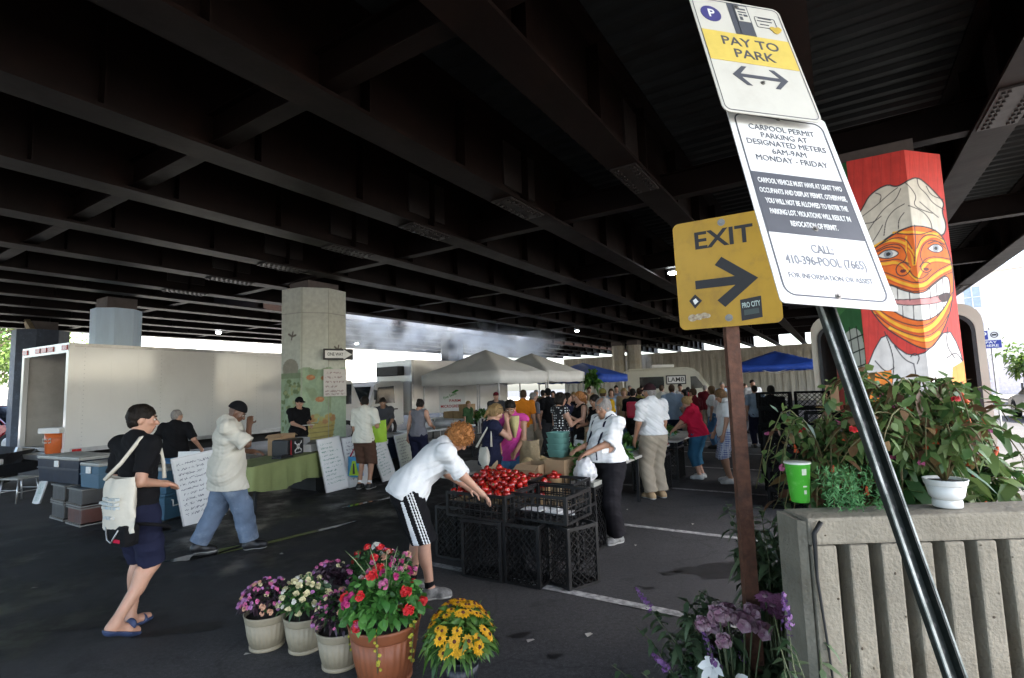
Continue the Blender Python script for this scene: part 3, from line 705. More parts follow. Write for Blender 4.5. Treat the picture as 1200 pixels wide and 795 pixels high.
# refrigerated truck with cab, seen past the column
ax = Vector((-.62, -.785, 0)); rt = thing('refrigerated_truck', 'white refrigerated delivery truck with dark cooling unit above its cab', 'truck', (0, 0, 0))
sd = Vector((ax.y, -ax.x, 0))      # heading's right hand side
rz_ = math.atan2(-ax.x, ax.y); rt.rotation_euler = (0, 0, rz_)
corner = Vector((-4.34, 21.98, 0))            # visible front corner of the box (its left side towards us)
rt.location = corner - (Matrix.Rotation(rz_, 4, 'Z') @ Vector((-1.2, 0, 0)))
a = MB(); a.b2((-1.2, -6.5, .85), (1.2, 0, 3.2), .03); a.build('box_body', M_white, rt)
a = MB(); a.b2((-.75, .01, 2.55), (.75, .38, 2.95), .04)
a.build('cooling_unit', M_chas, rt)
a = MB(); ring(a, [(-1.21, .84), (1.21, .84), (1.21, 3.21), (-1.21, 3.21)], [(-1.1, .95), (1.1, .95), (1.1, 3.1), (-1.1, 3.1)], -.12, .012); a.build('trim_rail', M_trim, rt)
bm = bmesh.new(); pf = [(.25, .5), (1.95, .5), (2.02, 1.25), (1.72, 2.18), (1.5, 2.3), (.35, 2.32), (.25, 2.2)]
vs = [bm.verts.new((-1.0, y, z)) for y, z in pf]; f = bm.faces.new(vs); r = bmesh.ops.extrude_face_region(bm, geom=[f]); bmesh.ops.translate(bm, vec=(2.0, 0, 0), verts=[q for q in r['geom'] if isinstance(q, bmesh.types.BMVert)])
bmesh.ops.recalc_face_normals(bm, faces=bm.faces); bmesh.ops.bevel(bm, geom=bm.edges[:], offset=.06, segments=2, affect='EDGES')
me = bpy.data.meshes.new('cab'); bm.to_mesh(me); bm.free(); me.materials.append(M_white); link(bpy.data.objects.new('cab', me), rt)
a = MB(); a.add([(-.82, 2.025, 1.32), (.82, 2.025, 1.32), (.78, 1.772, 2.1), (-.78, 1.772, 2.1)], [(0, 1, 2, 3)]); a.build('windscreen', M_glass, rt)
for s in (-1, 1):
    a = MB(); a.prismx([(.75, 1.4), (1.75, 1.4), (1.6, 2.05), (.8, 2.1)], s * 1.002, s * 1.012); a.build('window', M_glass, rt)
    a = MB(); a.prismx([(.55, .6), (1.85, .6), (1.82, 1.34), (.55, 1.34)], s * 1.002, s * 1.008); o = a.build('door', M_white, rt)
    a = MB(); a.b2((s * 1.01, .62, 1.12), (s * 1.03, .8, 1.17)); a.build('handle', M_black, o)
    a = MB(); a.box((s * 1.18, 1.85, 1.75), (.16, .06, .38), .02); a.tube([(s * 1.0, 1.8, 1.95), (s * 1.15, 1.85, 1.95)], .015); a.build('mirror', M_black, rt)
    for y in (1.1, -4.6): wheel(rt, (s * .9, y, .42))
a = MB(); a.b2((-.9, 2.0, .62), (.9, 2.05, .95)); a.b2((-1.0, 1.98, .35), (1.0, 2.06, .55), .02); a.build('grille', M_black, rt)
for x in (-.5, -.25, 0, .25, .5):
    a = MB(); a.ball((x, 1.55, 2.36), (.05, .03, .03)); a.build('marker_lamp', M_amb, rt)
# cream camper van with the lamb sign
lv = thing('camper_van', 'cream high roofed van carrying a LAMB sign before the far wall', 'van', Vector((8.9, 29.3, 0)), 0)
vz = -math.radians(100); lv.rotation_euler = (0, 0, vz)
bm = bmesh.new(); pf = [(-2.6, .4), (-2.62, 2.4), (-2.4, 2.68), (.95, 2.68), (1.35, 2.5), (1.95, 1.55), (2.75, 1.25), (2.95, .9), (2.95, .4)]
vs = [bm.verts.new((-1.0, y, z)) for y, z in pf]; f = bm.faces.new(vs); r = bmesh.ops.extrude_face_region(bm, geom=[f]); bmesh.ops.translate(bm, vec=(2.0, 0, 0), verts=[q for q in r['geom'] if isinstance(q, bmesh.types.BMVert)])
bmesh.ops.recalc_face_normals(bm, faces=bm.faces); bmesh.ops.bevel(bm, geom=bm.edges[:], offset=.12, segments=3, affect='EDGES')
me = bpy.data.meshes.new('body'); bm.to_mesh(me); bm.free(); me.materials.append(M_cream); link(bpy.data.objects.new('body', me), lv)
a = MB(); a.b2((1.002, -1.75, 1.55), (1.015, -.45, 2.2)); a.build('window', M_glass, lv)
a = MB(); a.prismx([(.95, 1.5), (1.7, 1.5), (1.25, 2.15), (.95, 2.15)], 1.002, 1.015); a.build('window', M_glass, lv)
a = MB(); a.b2((-.5, -1.0, 2.7), (.5, .2, 2.88), .04); a.build('roof_vent', M_white, lv)
o = MB(); o.b2((1.02, -.35, 1.75), (1.04, .72, 2.25)); sg = o.build('sign_board', M_wplas, lv)
M_ink = mat('black_ink', (.012, .012, .014), .5, var=.1)
a = MB(); ring(a, [(-.53, -.25), (.53, -.25), (.53, .25), (-.53, .25)], [(-.47, -.19), (.47, -.19), (.47, .19), (-.47, .19)], -.002, 0)
fo = a.build('sign_border', M_ink, sg, (1.042, .185, 2.0), math.pi / 2)
text_obj('lettering', 'LAMB', .24, M_ink, sg, (1.043, .185, 2.0), (math.pi / 2, 0, math.pi / 2), width=.86, bold=.02)
for y in (1.9, -1.6):
    for x in (-.85, .85): wheel(lv, (x, y, .36), .36)
# step van with its rear open, behind the mural column
sv = thing('step_van', 'cream van with an open dark rear, behind the red mural column', 'van', B(11.1, -.82), RB - .06)
o_ = rrect(2.42, 2.55, .32, 5, 0, 1.72); i_ = rrect(2.22, 2.2, .27, 5, 0, 1.72)
a = MB(); ring(a, o_, i_, -.02, .3); a.build('rear_frame', M_cream, sv)
a = MB(); ring(a, rrect(2.40, 2.53, .31, 5, 0, 1.72), rrect(2.3, 2.43, .27, 5, 0, 1.72), .3, 5.2); a.prismy(rrect(2.3, 2.43, .27, 5, 0, 1.72), 5.1, 5.2); a.build('body', M_cream, sv)
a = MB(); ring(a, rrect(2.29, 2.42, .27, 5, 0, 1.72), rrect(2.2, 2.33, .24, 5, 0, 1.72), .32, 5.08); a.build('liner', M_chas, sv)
a = MB(); ring(a, rrect(2.21, 2.19, .27, 5, 0, 1.72), rrect(2.11, 2.09, .24, 5, 0, 1.72), -.035, .0); a.build('door_seal', M_black, sv)
a = MB(); a.b2((-1.2, -.3, .38), (1.2, -.02, .5)); a.build('bumper', M_chas, sv)
for x in (-1.1, 1.1): wheel(sv, (x, 1.2, .4)); wheel(sv, (x, 4.4, .4))

# ------------------------------------------------------------------ canopies
M_tent = mat('grey_canopy_cloth', (.80, .80, .785), .8, var=.1, scale=2, bump=.15, bscale=6)
M_btent = mat('blue_canopy_cloth', (.02, .075, .42), .6, var=.15, scale=3, bump=.15, bscale=6)
M_pole = mat('canopy_pole', (.6, .6, .6), .35, metal=.6)
def tent(label, c, w_, ze, zp, zv, m, rz=RB, legs=True):
    t = thing('canopy_tent', label, 'canopy', (c[0], c[1], 0), rz); h = w_ / 2; N = 22
    vs = []; fs = []
    for i in range(N + 1):
        for j in range(N + 1):
            x = -1 + 2 * i / N; y = -1 + 2 * j / N; q = max(abs(x), abs(y)); r_ = 1 - q
            sag = .018 * math.sin(9 * x + 3 * y) * math.cos(7 * y - 2 * x) * (q > .12) + .16 * math.sin(math.pi * min(1, r_ * 1.0)) * (1 - min(abs(x), abs(y)) / max(q, 1e-6)) * .35
            vs.append((x * h, y * h, ze + (zp - ze) * r_ - sag - .06 * (1 - min(abs(x), abs(y)) / max(q, .01)) * q * .6))
    for i in range(N):
        for j in range(N): k = i * (N + 1) + j; fs.append((k, k + N + 1, k + N + 2, k + 1))
    a = MB(); a.add(vs, fs, True); o = a.build('roof', m, t)
    md = o.modifiers.new('thick', 'SOLIDIFY'); md.thickness = .012
    a = MB(); n = 12
    for s0, s1 in (((-h, -h), (h, -h)), ((h, -h), (h, h)), ((h, h), (-h, h)), ((-h, h), (-h, -h))):
        vs = []
        for k in range(n + 1):
            q = k / n; x = s0[0] + (s1[0] - s0[0]) * q; y = s0[1] + (s1[1] - s0[1]) * q; dz = -.05 * math.sin(math.pi * q) * .4
            wv = 1.004 + .004 * math.sin(k * 2.1)
            vs += [(x * 1.004, y * 1.004, ze + dz), (x * wv, y * wv, zv + .015 * math.sin(k * 1.7) + dz)]
        a.add(vs, [(2 * k, 2 * k + 2, 2 * k + 3, 2 * k + 1) for k in range(n)], True)
    o = a.build('valance', m, t); md = o.modifiers.new('thick', 'SOLIDIFY'); md.thickness = .008
    for sx in (-1, 1):
        for sy in (-1, 1):
            a = MB(); a.b2((sx * (h - .05) - .022, sy * (h - .05) - .022, 0), (sx * (h - .05) + .022, sy * (h - .05) + .022, ze - .02)); a.b2((sx * (h - .05) - .05, sy * (h - .05) - .05, 0), (sx * (h - .05) + .05, sy * (h - .05) + .05, .012)); a.build('leg', M_pole, t)
    a = MB()
    for s in (-1, 1):
        for k in range(4):
            x0 = -h + .05 + k * (w_ - .1) / 4; x1 = x0 + (w_ - .1) / 4; za, zb = (ze - .12, ze - .4) if k % 2 else (ze - .4, ze - .12)
            a.bar((x0, s * (h - .06), za), (x1, s * (h - .06), zb), .02, .02); a.bar((s * (h - .06), x0, zb), (s * (h - .06), x1, za), .02, .02)
    a.build('truss', M_pole, t); return t
T1 = Vector((-1.02, 19.5, 0)); T2 = T1 + EU * 3.45; T3 = T2 + EU * 3.6
tent('nearer grey pop up canopy, left of the two, over the produce stall', T1, 3.4, 2.42, 3.33, 2.02, M_tent)
tent('farther grey pop up canopy, right behind the first one', T2, 3.4, 2.45, 3.33, 2.05, M_tent)
tent('blue canopy showing just past the second grey canopy', T3 + Vector((.8, .6, 0)), 3.4, 2.35, 3.0, 2.0, M_btent)
tent('bright blue canopy standing alone on the right side', Vector((13.75, 26.9, 0)), 4.3, 2.55, 3.32, 2.3, M_btent, RB + .05)

# ------------------------------------------------------------------ signs
M_alu = mat('sign_back_aluminium', (.5, .5, .5), .4, metal=.8)
M_sw = mat('white_sign_sheet', (.74, .74, .72), .45, var=.06, scale=8, dirt=(.62, .62, .60), dscale=9)
M_sc = mat('cream_sign_sheet', (.55, .535, .47), .45, var=.06, scale=8, dirt=(.48, .46, .40), dscale=9)
M_sy = mat('pale_yellow_band', (.62, .47, .10), .5, var=.12, scale=20)
M_ey = mat('yellow_sign_sheet', (.46, .262, .005), .4, var=.22, scale=3.5, dirt=(.30, .165, .012), dscale=7)
M_grey = mat('sign_grey_ink', (.075, .08, .095), .5)
M_navy = mat('sign_navy_ink', (.06, .055, .20), .5)
M_rust = mat('rusty_post_steel', (.12, .045, .022), .75, var=.5, scale=30, bump=.2, dirt=(.05, .022, .014), dscale=12)
M_gpost = mat('dark_green_post', (.008, .013, .010), .55, var=.3, scale=18, dirt=(.06, .06, .05), dscale=20)
M_gedge = mat('worn_post_flange', (.34, .36, .34), .5, scale=22, col2=(.05, .07, .06))
M_boltm = mat('bolt_steel', (.25, .24, .22), .4, metal=.7)
def frame_obj(name, label, cat, c, R3):
    t = thing(name, label, cat); t.matrix_world = Matrix.Translation(c) @ Matrix(R3).to_4x4(); return t
R_c = ((.9816, -.1905, .0086), (.1760, .9225, .3436), (-.0734, -.3357, .9391))
R_p = ((.9755, -.2161, -.0404), (.2183, .9294, .2975), (-.0268, -.2990, .9539))
R_e = ((.8793, .4756, -.0265), (-.4763, .8782, -.0434), (.0027, .0508, .9987))
def plate(w_, h, r, t_=.0025):
    a = MB(); a.prismy(rrect(w_, h, r, 5), 0, t_); return a
def fl(p, y0, parent, name, m, d=.0006):
    "flat painted patch on a sign face"
    a = MB(); a.prismy(p, -y0 - d, -y0); return a.build(name, m, parent)
Y1, Y2 = .0004, .0012
def bolt(parent, x, z, r=.007):
    a = MB(); a.cyl((x, -.0005, z), (x, -.006, z), r, r * .8, n=8); a.cyl((x, -.0004, z), (x, -.002, z), r * 1.6, n=12); a.build('bolt', M_boltm, parent)
# pay to park
t = frame_obj('parking_sign', 'white and yellow PAY TO PARK sign topping the leaning post', 'sign', (.7092, 1.3748, 2.7620), R_p)
plate(.305, .457, .022).build('plate', M_sc, t)
a = MB(); ring(a, rrect(.291, .443, .018, 5), rrect(.287, .439, .016, 5), -Y1 - .0006, -Y1); a.build('border', M_grey, t)
fl([(-.1425, -.035), (.1425, -.035), (.1425, .085), (-.1425, .085)], Y1, t, 'yellow_band', M_sy)
text_obj('lettering', 'PAY TO\nPARK', .034, M_grey, t, (.005, -Y2, .024), width=.185, bold=.012, spacing=.98)
a = MB(); z = -.085
for s in (-1, 1): a.prismy([(s * .088, z), (s * .052, z + .036), (s * .036, z + .036), (s * .062, z + .006), (0, z + .006), (0, z - .006), (s * .062, z - .006), (s * .036, z - .036), (s * .052, z - .036)][::s], -Y2, -Y1)
a.build('double_arrow', M_grey, t)
fl([(-.095 + .033 * math.cos(k * .2618), .158 + .033 * math.sin(k * .2618)) for k in range(24)], Y1, t, 'parking_roundel', M_navy)
text_obj('lettering', 'P', .032, M_sw, t, (-.094, -Y2, .158), bold=.02)
o = fl([(-.03, .086), (.038, .086), (.038, .218), (-.03, .218)], Y1, t, 'meter_picture', M_grey)
fl([(-.006, .145), (.034, .145), (.034, .213), (-.006, .213)], Y2, o, 'meter_face', M_sc)
a = MB()
for q in ((.0, .195, .028, .006), (.0, .183, .028, .004), (.0, .170, .012, .006), (.016, .168, .013, .008), (.0, .150, .01, .014)): a.prismy([(q[0], q[1]), (q[0] + q[2], q[1]), (q[0] + q[2], q[1] + q[3]), (q[0], q[1] + q[3])], -.0026, -.0019)
a.prismy([(-.012, .09), (-.009, .09), (-.009, .216), (-.012, .216)], -.0026, -.0019); a.build('meter_detail', M_grey, o)
a = MB(); ring(a, rrect(.07, .046, .005, 3, .088, .155), rrect(.0675, .0435, .004, 3, .088, .155), -Y2, -Y1)
for q in ((.06, .160, .05), (.066, .172, .044), (.066, .145, .03)): a.prismy([(q[0], q[1]), (q[0] + q[2], q[1]), (q[0] + q[2], q[1] + .003), (q[0], q[1] + .003)], -Y2, -Y1)
a.build('card_picture', M_grey, t)
a = MB()
for x, z in ((.105, .132), (.118, .126), (.112, .121), (.124, .134)): a.prismy([(x + .011 * math.cos(k * .524), z + .009 * math.sin(k * .524)) for k in range(12)], -.0018 - x * .004, -.0013)
a.build('coins_picture', mat('coin_ink', (.55, .38, .06), .5), t)
bolt(t, .0, -.105, .004); bolt(t, 0, .205, .006)
# carpool permit
t = frame_obj('carpool_sign', 'white carpool permit sign below it, large and closest to the camera', 'sign', (.7502, 1.2578, 2.2960), R_c)
plate(.305, .615, .012).build('plate', M_sw, t)
a = MB(); ring(a, rrect(.273, .574, .028, 6), rrect(.265, .566, .024, 6), -Y1 - .0006, -Y1); a.build('border', M_grey, t)
text_obj('lettering', 'CARPOOL PERMIT\nPARKING AT\nDESIGNATED METERS\n6AM-9AM\nMONDAY - FRIDAY', .0192, M_grey, t, (0, -Y1, .185), width=.236, bold=0, spacing=1.02)
fl([(-.132, -.112), (.132, -.112), (.132, .078), (-.132, .078)], Y1, t, 'dark_panel', M_grey)
text_obj('lettering', 'CARPOOL VEHICLE MUST HAVE AT LEAST TWO\nOCCUPANTS AND DISPLAY PERMIT, OTHERWISE,\nYOU WILL NOT BE ALLOWED TO ENTER THE\nPARKING LOT. VIOLATIONS WILL RESULT IN\nREVOCATION OF PERMIT.', .0155, M_sw, t, (0, -Y2, -.016), width=.248, bold=.03, spacing=1.48)
M_fade = mat('faded_grey_ink', (.11, .12, .14), .5, var=.3, scale=30, col2=(.27, .28, .30))
text_obj('lettering', 'CALL:\n410-396-POOL (7665)', .024, M_fade, t, (0, -Y1, -.170), width=.215, bold=.02, spacing=1.05)
text_obj('lettering', 'FOR INFORMATION OR ASSIST.', .014, M_fade, t, (0, -Y1, -.232), width=.225, bold=.0)
bolt(t, 0, .285, .005); bolt(t, 0, -.09, .005); bolt(t, 0, -.28, .005)
# exit
t = frame_obj('exit_sign', 'weathered yellow EXIT sign with a right arrow on a rusty post', 'sign', (1.0341, 2.4282, 2.3738), R_e)
plate(.457, .533, .03, .003).build('plate', M_ey, t)
text_obj('lettering', 'EXIT', .082, M_ink, t, (.0, -Y1, .162), width=.262, bold=.03)
a = MB(); a.prismy([(.14, -.05), (-.012, .072), (-.045, .036), (.04, -.029), (-.14, -.029), (-.14, -.071), (.04, -.071), (-.045, -.136), (-.012, -.172)], -Y1 - .0008, -Y1); a.build('arrow', M_ink, t)
bolt(t, -.0, .238, .011); bolt(t, .0, -.225, .011)
o = fl([(.055, -.145), (.145, -.135), (.145, -.235), (.055, -.245)], .0014, t, 'sticker', M_ink)
text_obj('lettering', 'PRO CITY', .024, mat('sticker_pale_ink', (.45, .55, .52), .5), o, (.1, -.0024, -.172), (math.pi / 2, -.08, 0), width=.078, bold=.03)
fl([(.068, -.195), (.132, -.19), (.132, -.215), (.068, -.22)], .0022, o, 'sticker_patch', mat('sticker_green', (.05, .07, .065), .5))
o = fl([(-.175, -.125), (-.145, -.095), (-.115, -.13), (-.15, -.165)], .0014, t, 'sticker', M_ink)
fl([(-.158, -.125), (-.143, -.115), (-.132, -.132), (-.149, -.146)], .0022, o, 'sticker_patch', M_sw)
a = MB()
for x, z, r_ in ((-.165, -.21, .022), (-.135, -.207, .02), (-.11, -.203, .018), (-.095, -.206, .014)): a.prismy([(x + r_ * math.cos(k * .524), z + r_ * .8 * math.sin(k * .524)) for k in range(12)], -.0012 - abs(x) * .003, -Y1)
a.build('sticker', mat('sticker_faded', (.5, .44, .30), .6, scale=60, col2=(.2, .12, .08)), t)
ep = thing('sign_post', 'rusty brown steel post carrying the yellow EXIT sign', 'post', (1.062, 2.478, 0), -.12)
a = MB(); a.b2((-.030, -.028, 0), (.030, .028, 2.6)); a.build('post', M_rust, ep)
# leaning U channel post behind the two white signs
c1 = Vector((.7501, 1.2538, 2.2853)); c0 = Vector((.7087, 1.3763, 2.7663)); ud = (c0 - c1).normalized()
base = c1 - ud * (c1.z / ud.z)
lp = thing('sign_post', 'leaning dark green channel post in front of the concrete planter', 'post')
xr = Vector((.95, .12, 0)); xr = (xr - ud * xr.dot(ud)).normalized(); yr = ud.cross(xr)
lp.matrix_world = Matrix(((xr.x, yr.x, ud.x, base.x), (xr.y, yr.y, ud.y, base.y), (xr.z, yr.z, ud.z, base.z), (0, 0, 0, 1))) @ Matrix.Translation((0, .05, 0)) @ Matrix.Diagonal((.8, .9, 1, 1))
L_ = 3.02
a = MB(); a.b2((-.016, .012, 0), (.016, .017, L_)); a.b2((-.019, -.006, 0), (-.0155, .017, L_)); a.b2((.0155, -.006, 0), (.019, .017, L_)); a.build('channel', M_gpost, lp)
a = MB(); a.b2((-.026, -.0075, 0), (-.019, -.0035, L_)); a.b2((.019, -.0075, 0), (.024, -.0035, L_)); a.build('flange', M_gedge, lp)
a = MB(); a.cyl((0, .0085, 0), (0, .0118, 0), .0048, n=8); me = a.mesh('bolt_hole'); me.materials.append(M_ink)
for k in range(24): shape('bolt_hole', me, lp, (0, 0, 1.1 + k * .045))
# one way sign and paper notice on the green column
vdir = Vector((MC.x, MC.y, 0)).normalized(); rzc = math.atan2(-vdir.x, vdir.y)
fd = Vector((vdir.x, vdir.y, 0)); right = Vector((vdir.y, -vdir.x, 0))
nf = (Matrix.Rotation(math.pi / 4, 3, 'Z') @ (-fd))       # right hand face normal
wc = MC - fd * .88 + right * .60; 
t = thing('one_way_sign', 'small black and white ONE WAY sign on the pale octagonal column', 'sign', (wc.x, wc.y, 2.9), rzc + math.radians(16))
plate(.80, .30, .02).build('plate', M_ink, t)
a = MB(); a.prismy([(-.35, -.10), (.14, -.10), (.14, -.135), (.37, 0), (.14, .135), (.14, .10), (-.35, .10)], -.003, -.0006); a.build('arrow', M_sw, t)
text_obj('lettering', 'ONE WAY', .085, M_ink, t, (-.08, -.0036, 0), width=.42, bold=.02)
a = MB(); a.b2((-.03, .003, -.1), (.03, .12, .1)); a.build('mount', M_boltm, t)
wc = MC - fd * .86 + right * .52
t = thing('paper_notice', 'large pale notice sheet fixed below the ONE WAY sign', 'notice', (wc.x, wc.y, 2.15), rzc + math.radians(16))
a = MB(); a.b2((-.30, 0, -.36), (.30, .012, .36)); a.build('sheet', mat('notice_sheet', (.60, .56, .52), .7, var=.1), t)
def scribble(parent, x0, x1, zs, amp, m, y=-.002, w_=.004, seed=1):
    r = random.Random(seed); a = MB()
    for z in zs:
        x = x0; e = x0 + (x1 - x0) * r.uniform(.55, 1); pts = []
        while x < e:
            if r.random() < .12: x += amp * 1.5; 
            z_a = z + r.uniform(-1, 1) * amp; x2 = x + amp * r.uniform(.3, .9); z_b = z + r.uniform(-1, 1) * amp
            a.add([(x, y, z_a - w_ / 2), (x2, y, z_b - w_ / 2), (x2, y, z_b + w_ / 2), (x, y, z_a + w_ / 2)], [(0, 1, 2, 3)]); 
            a.add([(x, y, z_a - w_ / 2), (x + w_, y, z_a - w_ / 2), (x2 + w_, y, z_b), (x2, y, z_b)], [(0, 1, 2, 3)]); x = x2
    return a.build('handwriting', m, parent)
scribble(t, -.26, .26, [.26, .14, .02, -.1, -.22, -.3], .025, mat('notice_print', (.38, .30, .28), .7), w_=.02, seed=4)
# small blue parking sign out on the sunny street
t = thing('street_parking_sign', 'small blue and white parking sign by the sunny street, far right', 'sign', atd(1161, 398, 17.5) - Vector((0, 0, .0)), -.75)
bz = t.location.z; t.location.z = 0
a = MB(); a.cyl((0, .03, 0), (0, .03, bz + .4), .03, n=8); a.build('post', M_trim, t)
a = MB(); a.b2((-.26, 0, bz - .3), (.26, .012, bz + .32)); o = a.build('plate', M_sw, t)
M_pblue = mat('parking_blue', (.03, .05, .30), .5)
a = MB(); a.b2((-.255, -.003, bz - .295), (.255, -.0005, bz - .03)); a.b2((-.255, -.003, bz + .0), (-.06, -.0005, bz + .3)); a.build('blue_panel', M_pblue, o)
text_obj('lettering', 'PAY\nHERE', .08, M_sw, o, (0, -.004, bz - .16), width=.36, bold=.02)
text_obj('lettering', 'P', .2, M_sw, o, (-.16, -.004, bz + .15), bold=.02)
a = MB(); ring(a, [(.1 + .1 * math.cos(k * .4189), bz + .15 + .1 * math.sin(k * .4189)) for k in range(15)], [(.1 + .075 * math.cos(k * .4189), bz + .15 + .075 * math.sin(k * .4189)) for k in range(15)], -.003, -.0006); a.b2((.04, -.003, bz + .12), (.16, -.0006, bz + .18)); a.build('emblem', M_ink, o)
# ------------------------------------------------------------------ concrete planter on the right
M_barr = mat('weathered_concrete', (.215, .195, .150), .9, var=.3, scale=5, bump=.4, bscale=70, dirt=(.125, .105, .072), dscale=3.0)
M_slot = mat('shaded_slot_concrete', (.07, .052, .034), .95, var=.4, scale=7, bump=.4, bscale=50)  # slot backs coloured darker to deepen the shadow inside the slots
bx0, by0, bzt = 1.0, 1.83, 1.375
pl = thing('concrete_planter', 'long weathered concrete planter wall with upright slots', 'planter', (bx0, by0, 0), 0)
a = MB()
LEN = 2.6; sp = .148; x = .0; edges = []
# front face as separate raised staves between sunk slots, the slots stopping short of the top
a.b2((.0, .075, 0), (LEN, .17, bzt - .012), .012)                          # core
a.b2((.0, .0, bzt - .100), (LEN, .074, bzt - .008), .01)                  # band above the slots
x = .005
while x < LEN:
    x1 = min(x + (.088 if x < .02 else .068), LEN); a.b2((x, 0, 0), (x1, .074, bzt - .102), .008); x = x1 + .042
a.prism([(-.022, .03), (-.002, .008), (-.002, .168), (-.022, .168)], 0, bzt - .02)          # bevelled end
wallo = a.build('wall', M_barr, pl)
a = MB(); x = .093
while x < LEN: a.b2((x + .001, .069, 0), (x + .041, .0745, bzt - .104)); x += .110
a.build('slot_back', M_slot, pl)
# pour holes, a bent tie strap on the face
a = MB()
for k in range(46): 
    hx, hz = U(.02, 1.6), U(.6, bzt - .03)
    a.ball((hx, -.0005, hz), (U(.002, .006), .0012, U(.002, .006)), 6, 4)
a.build('pitting', M_slot, pl)
a = MB(); a.tube([(.035, -.02, bzt - .015), (.012, -.012, bzt - .055), (.012, -.008, bzt - .2), (.03, -.008, bzt - .45), (.05, -.008, bzt - .8)], [.008, .009, .005, .004, .004], 6); a.build('strap', M_chas, pl)
# soil and back wall of the planter
a = MB(); a.b2((.75, 1.1, 0), (LEN, 1.35, bzt - .27)); a.b2((.6, .172, 0), (.75, 1.35, bzt - .4)); a.build('wall', M_barr, pl)
M_soil = mat('dark_soil', (.025, .018, .012), .95, bump=.6, bscale=30)
a = MB(); a.b2((.752, .172, .4), (LEN, 1.098, bzt - .30)); a.build('soil', M_soil, pl)
# paper cup
M_cupg = mat('green_cup_print', (.07, .42, .035), .45, var=.08, dirt=(.16, .5, .1), dscale=25)
t = thing('paper_cup', 'bright green paper cup standing on the planter corner', 'cup', at(938, 588, bzt - .006))
a = MB(); a.lathe([(.031, 0), (.033, .004), (.0455, .145), (.0475, .147), (.0475, .152), (.0445, .152), (.030, .02), (0, .015)], n=28); a.build('cup', M_cupg, t)
a = MB(); a.lathe([(.0462, .1465), (.0485, .148), (.0485, .1535), (.0462, .1545)], n=28); a.build('rim', mat('cup_rim', (.72, .74, .66), .4), t)
a = MB()
def cuppatch(t0, t1, z0, z1):
    n = 5; vs = []
    for k in range(n + 1):
        q = t0 + (t1 - t0) * k / n
        for z in (z0, z1): r = .033 + (z - .004) * .0125 / .141 + .0006; vs.append((r * math.cos(q), r * math.sin(q), z))
    a.add(vs, [(2 * k, 2 * k + 2, 2 * k + 3, 2 * k + 1) for k in range(n)])
cuppatch(-1.75, -1.35, .108, .132); cuppatch(-1.62, -1.36, .035, .050); cuppatch(-1.7, -1.3, .062, .067)
a.build('label', mat('cup_label', (.62, .68, .52), .5), t)

# ------------------------------------------------------------------ plastic crates
M_crate = mat('black_crate_plastic', (.0075, .0075, .008), .4, var=.3, scale=8, dirt=(.022, .021, .019), dscale=9, perobj=.35)
M_gcr = mat('grey_crate_plastic', (.055, .055, .055), .5, var=.3, scale=5, dirt=(.05, .05, .05))
M_rcr = mat('brown_red_crate_plastic', (.09, .03, .022), .5, var=.3, scale=5, dirt=(.06, .05, .05))
CR = {}
def crate_meshes(w_, d, h, lat):
    key = (w_, d, h, lat)
    if key in CR: return CR[key]
    x, y = w_ / 2, d / 2; b_ = .018
    fr = MB()
    for sx in (-1, 1):
        for sy in (-1, 1): fr.b2((sx * x, sy * y, 0), (sx * (x - .035), sy * (y - .035), h), .004)
    for z0, z1 in ((0, .022), (h - .03, h)):
        for s in (-1, 1): fr.b2((-x + .035, s * y, z0), (x - .035, s * (y - b_), z1)); fr.b2((s * x, -y + .035, z0), (s * (x - b_), y - .035, z1))
    def panel(l, hh, solid):
        p = MB(); t_ = .006; n = max(3, int(l / .065)); m_ = max(2, int(hh / .065))
        if lat:
            for k in range(-m_, n + 1):
                for s in (0, 1):
                    x0 = -l / 2 + k * l / n; x1 = x0 + hh * (l / n) / (hh / m_); pa, pb = (x0, 0.0), (x1, hh)
                    # clip to panel
                    lo, hi = -l / 2, l / 2
                    if pb[0] <= lo or pa[0] >= hi: continue
                    t0 = max(0, (lo - pa[0]) / (pb[0] - pa[0])); t1 = min(1, (hi - pa[0]) / (pb[0] - pa[0]))
                    qa = (pa[0] + (pb[0] - pa[0]) * t0, hh * t0); qb = (pa[0] + (pb[0] - pa[0]) * t1, hh * t1)
                    if s: qa, qb = (-qa[0], qa[1]), (-qb[0], qb[1])
                    p.bar((qa[0], s * .003, qa[1]), (qb[0], s * .003, qb[1]), .010, t_)
        else:
            for k in range(n + 1): xx = -l / 2 + k * l / n; p.b2((xx - .005, -.003, 0), (xx + .005, .003, hh))
            for k in range(1, m_): zz = k * hh / m_; p.b2((-l / 2, -.0045, zz - .006), (l / 2, .0045, zz + .006))
        return p
    f = fr.mesh('frame'); f.materials.append(M_crate)
    pa = panel(w_ - .07, h - .052, False).mesh('side_panel'); pb = panel(d - .07, h - .052, False).mesh('side_panel'); bs = MB()
    n = 7
    for k in range(n + 1): xx = -x + .03 + k * (w_ - .06) / n; bs.b2((xx - .006, -y + .02, .004), (xx + .006, y - .02, .012))
    for k in range(n): yy = -y + .03 + k * (d - .06) / (n - 1); bs.b2((-x + .02, yy - .006, .012), (x - .02, yy + .006, .018))
    bs = bs.mesh('base_panel')
    for q in (pa, pb, bs): q.materials.append(M_crate)
    CR[key] = (f, pa, pb, bs); return CR[key]
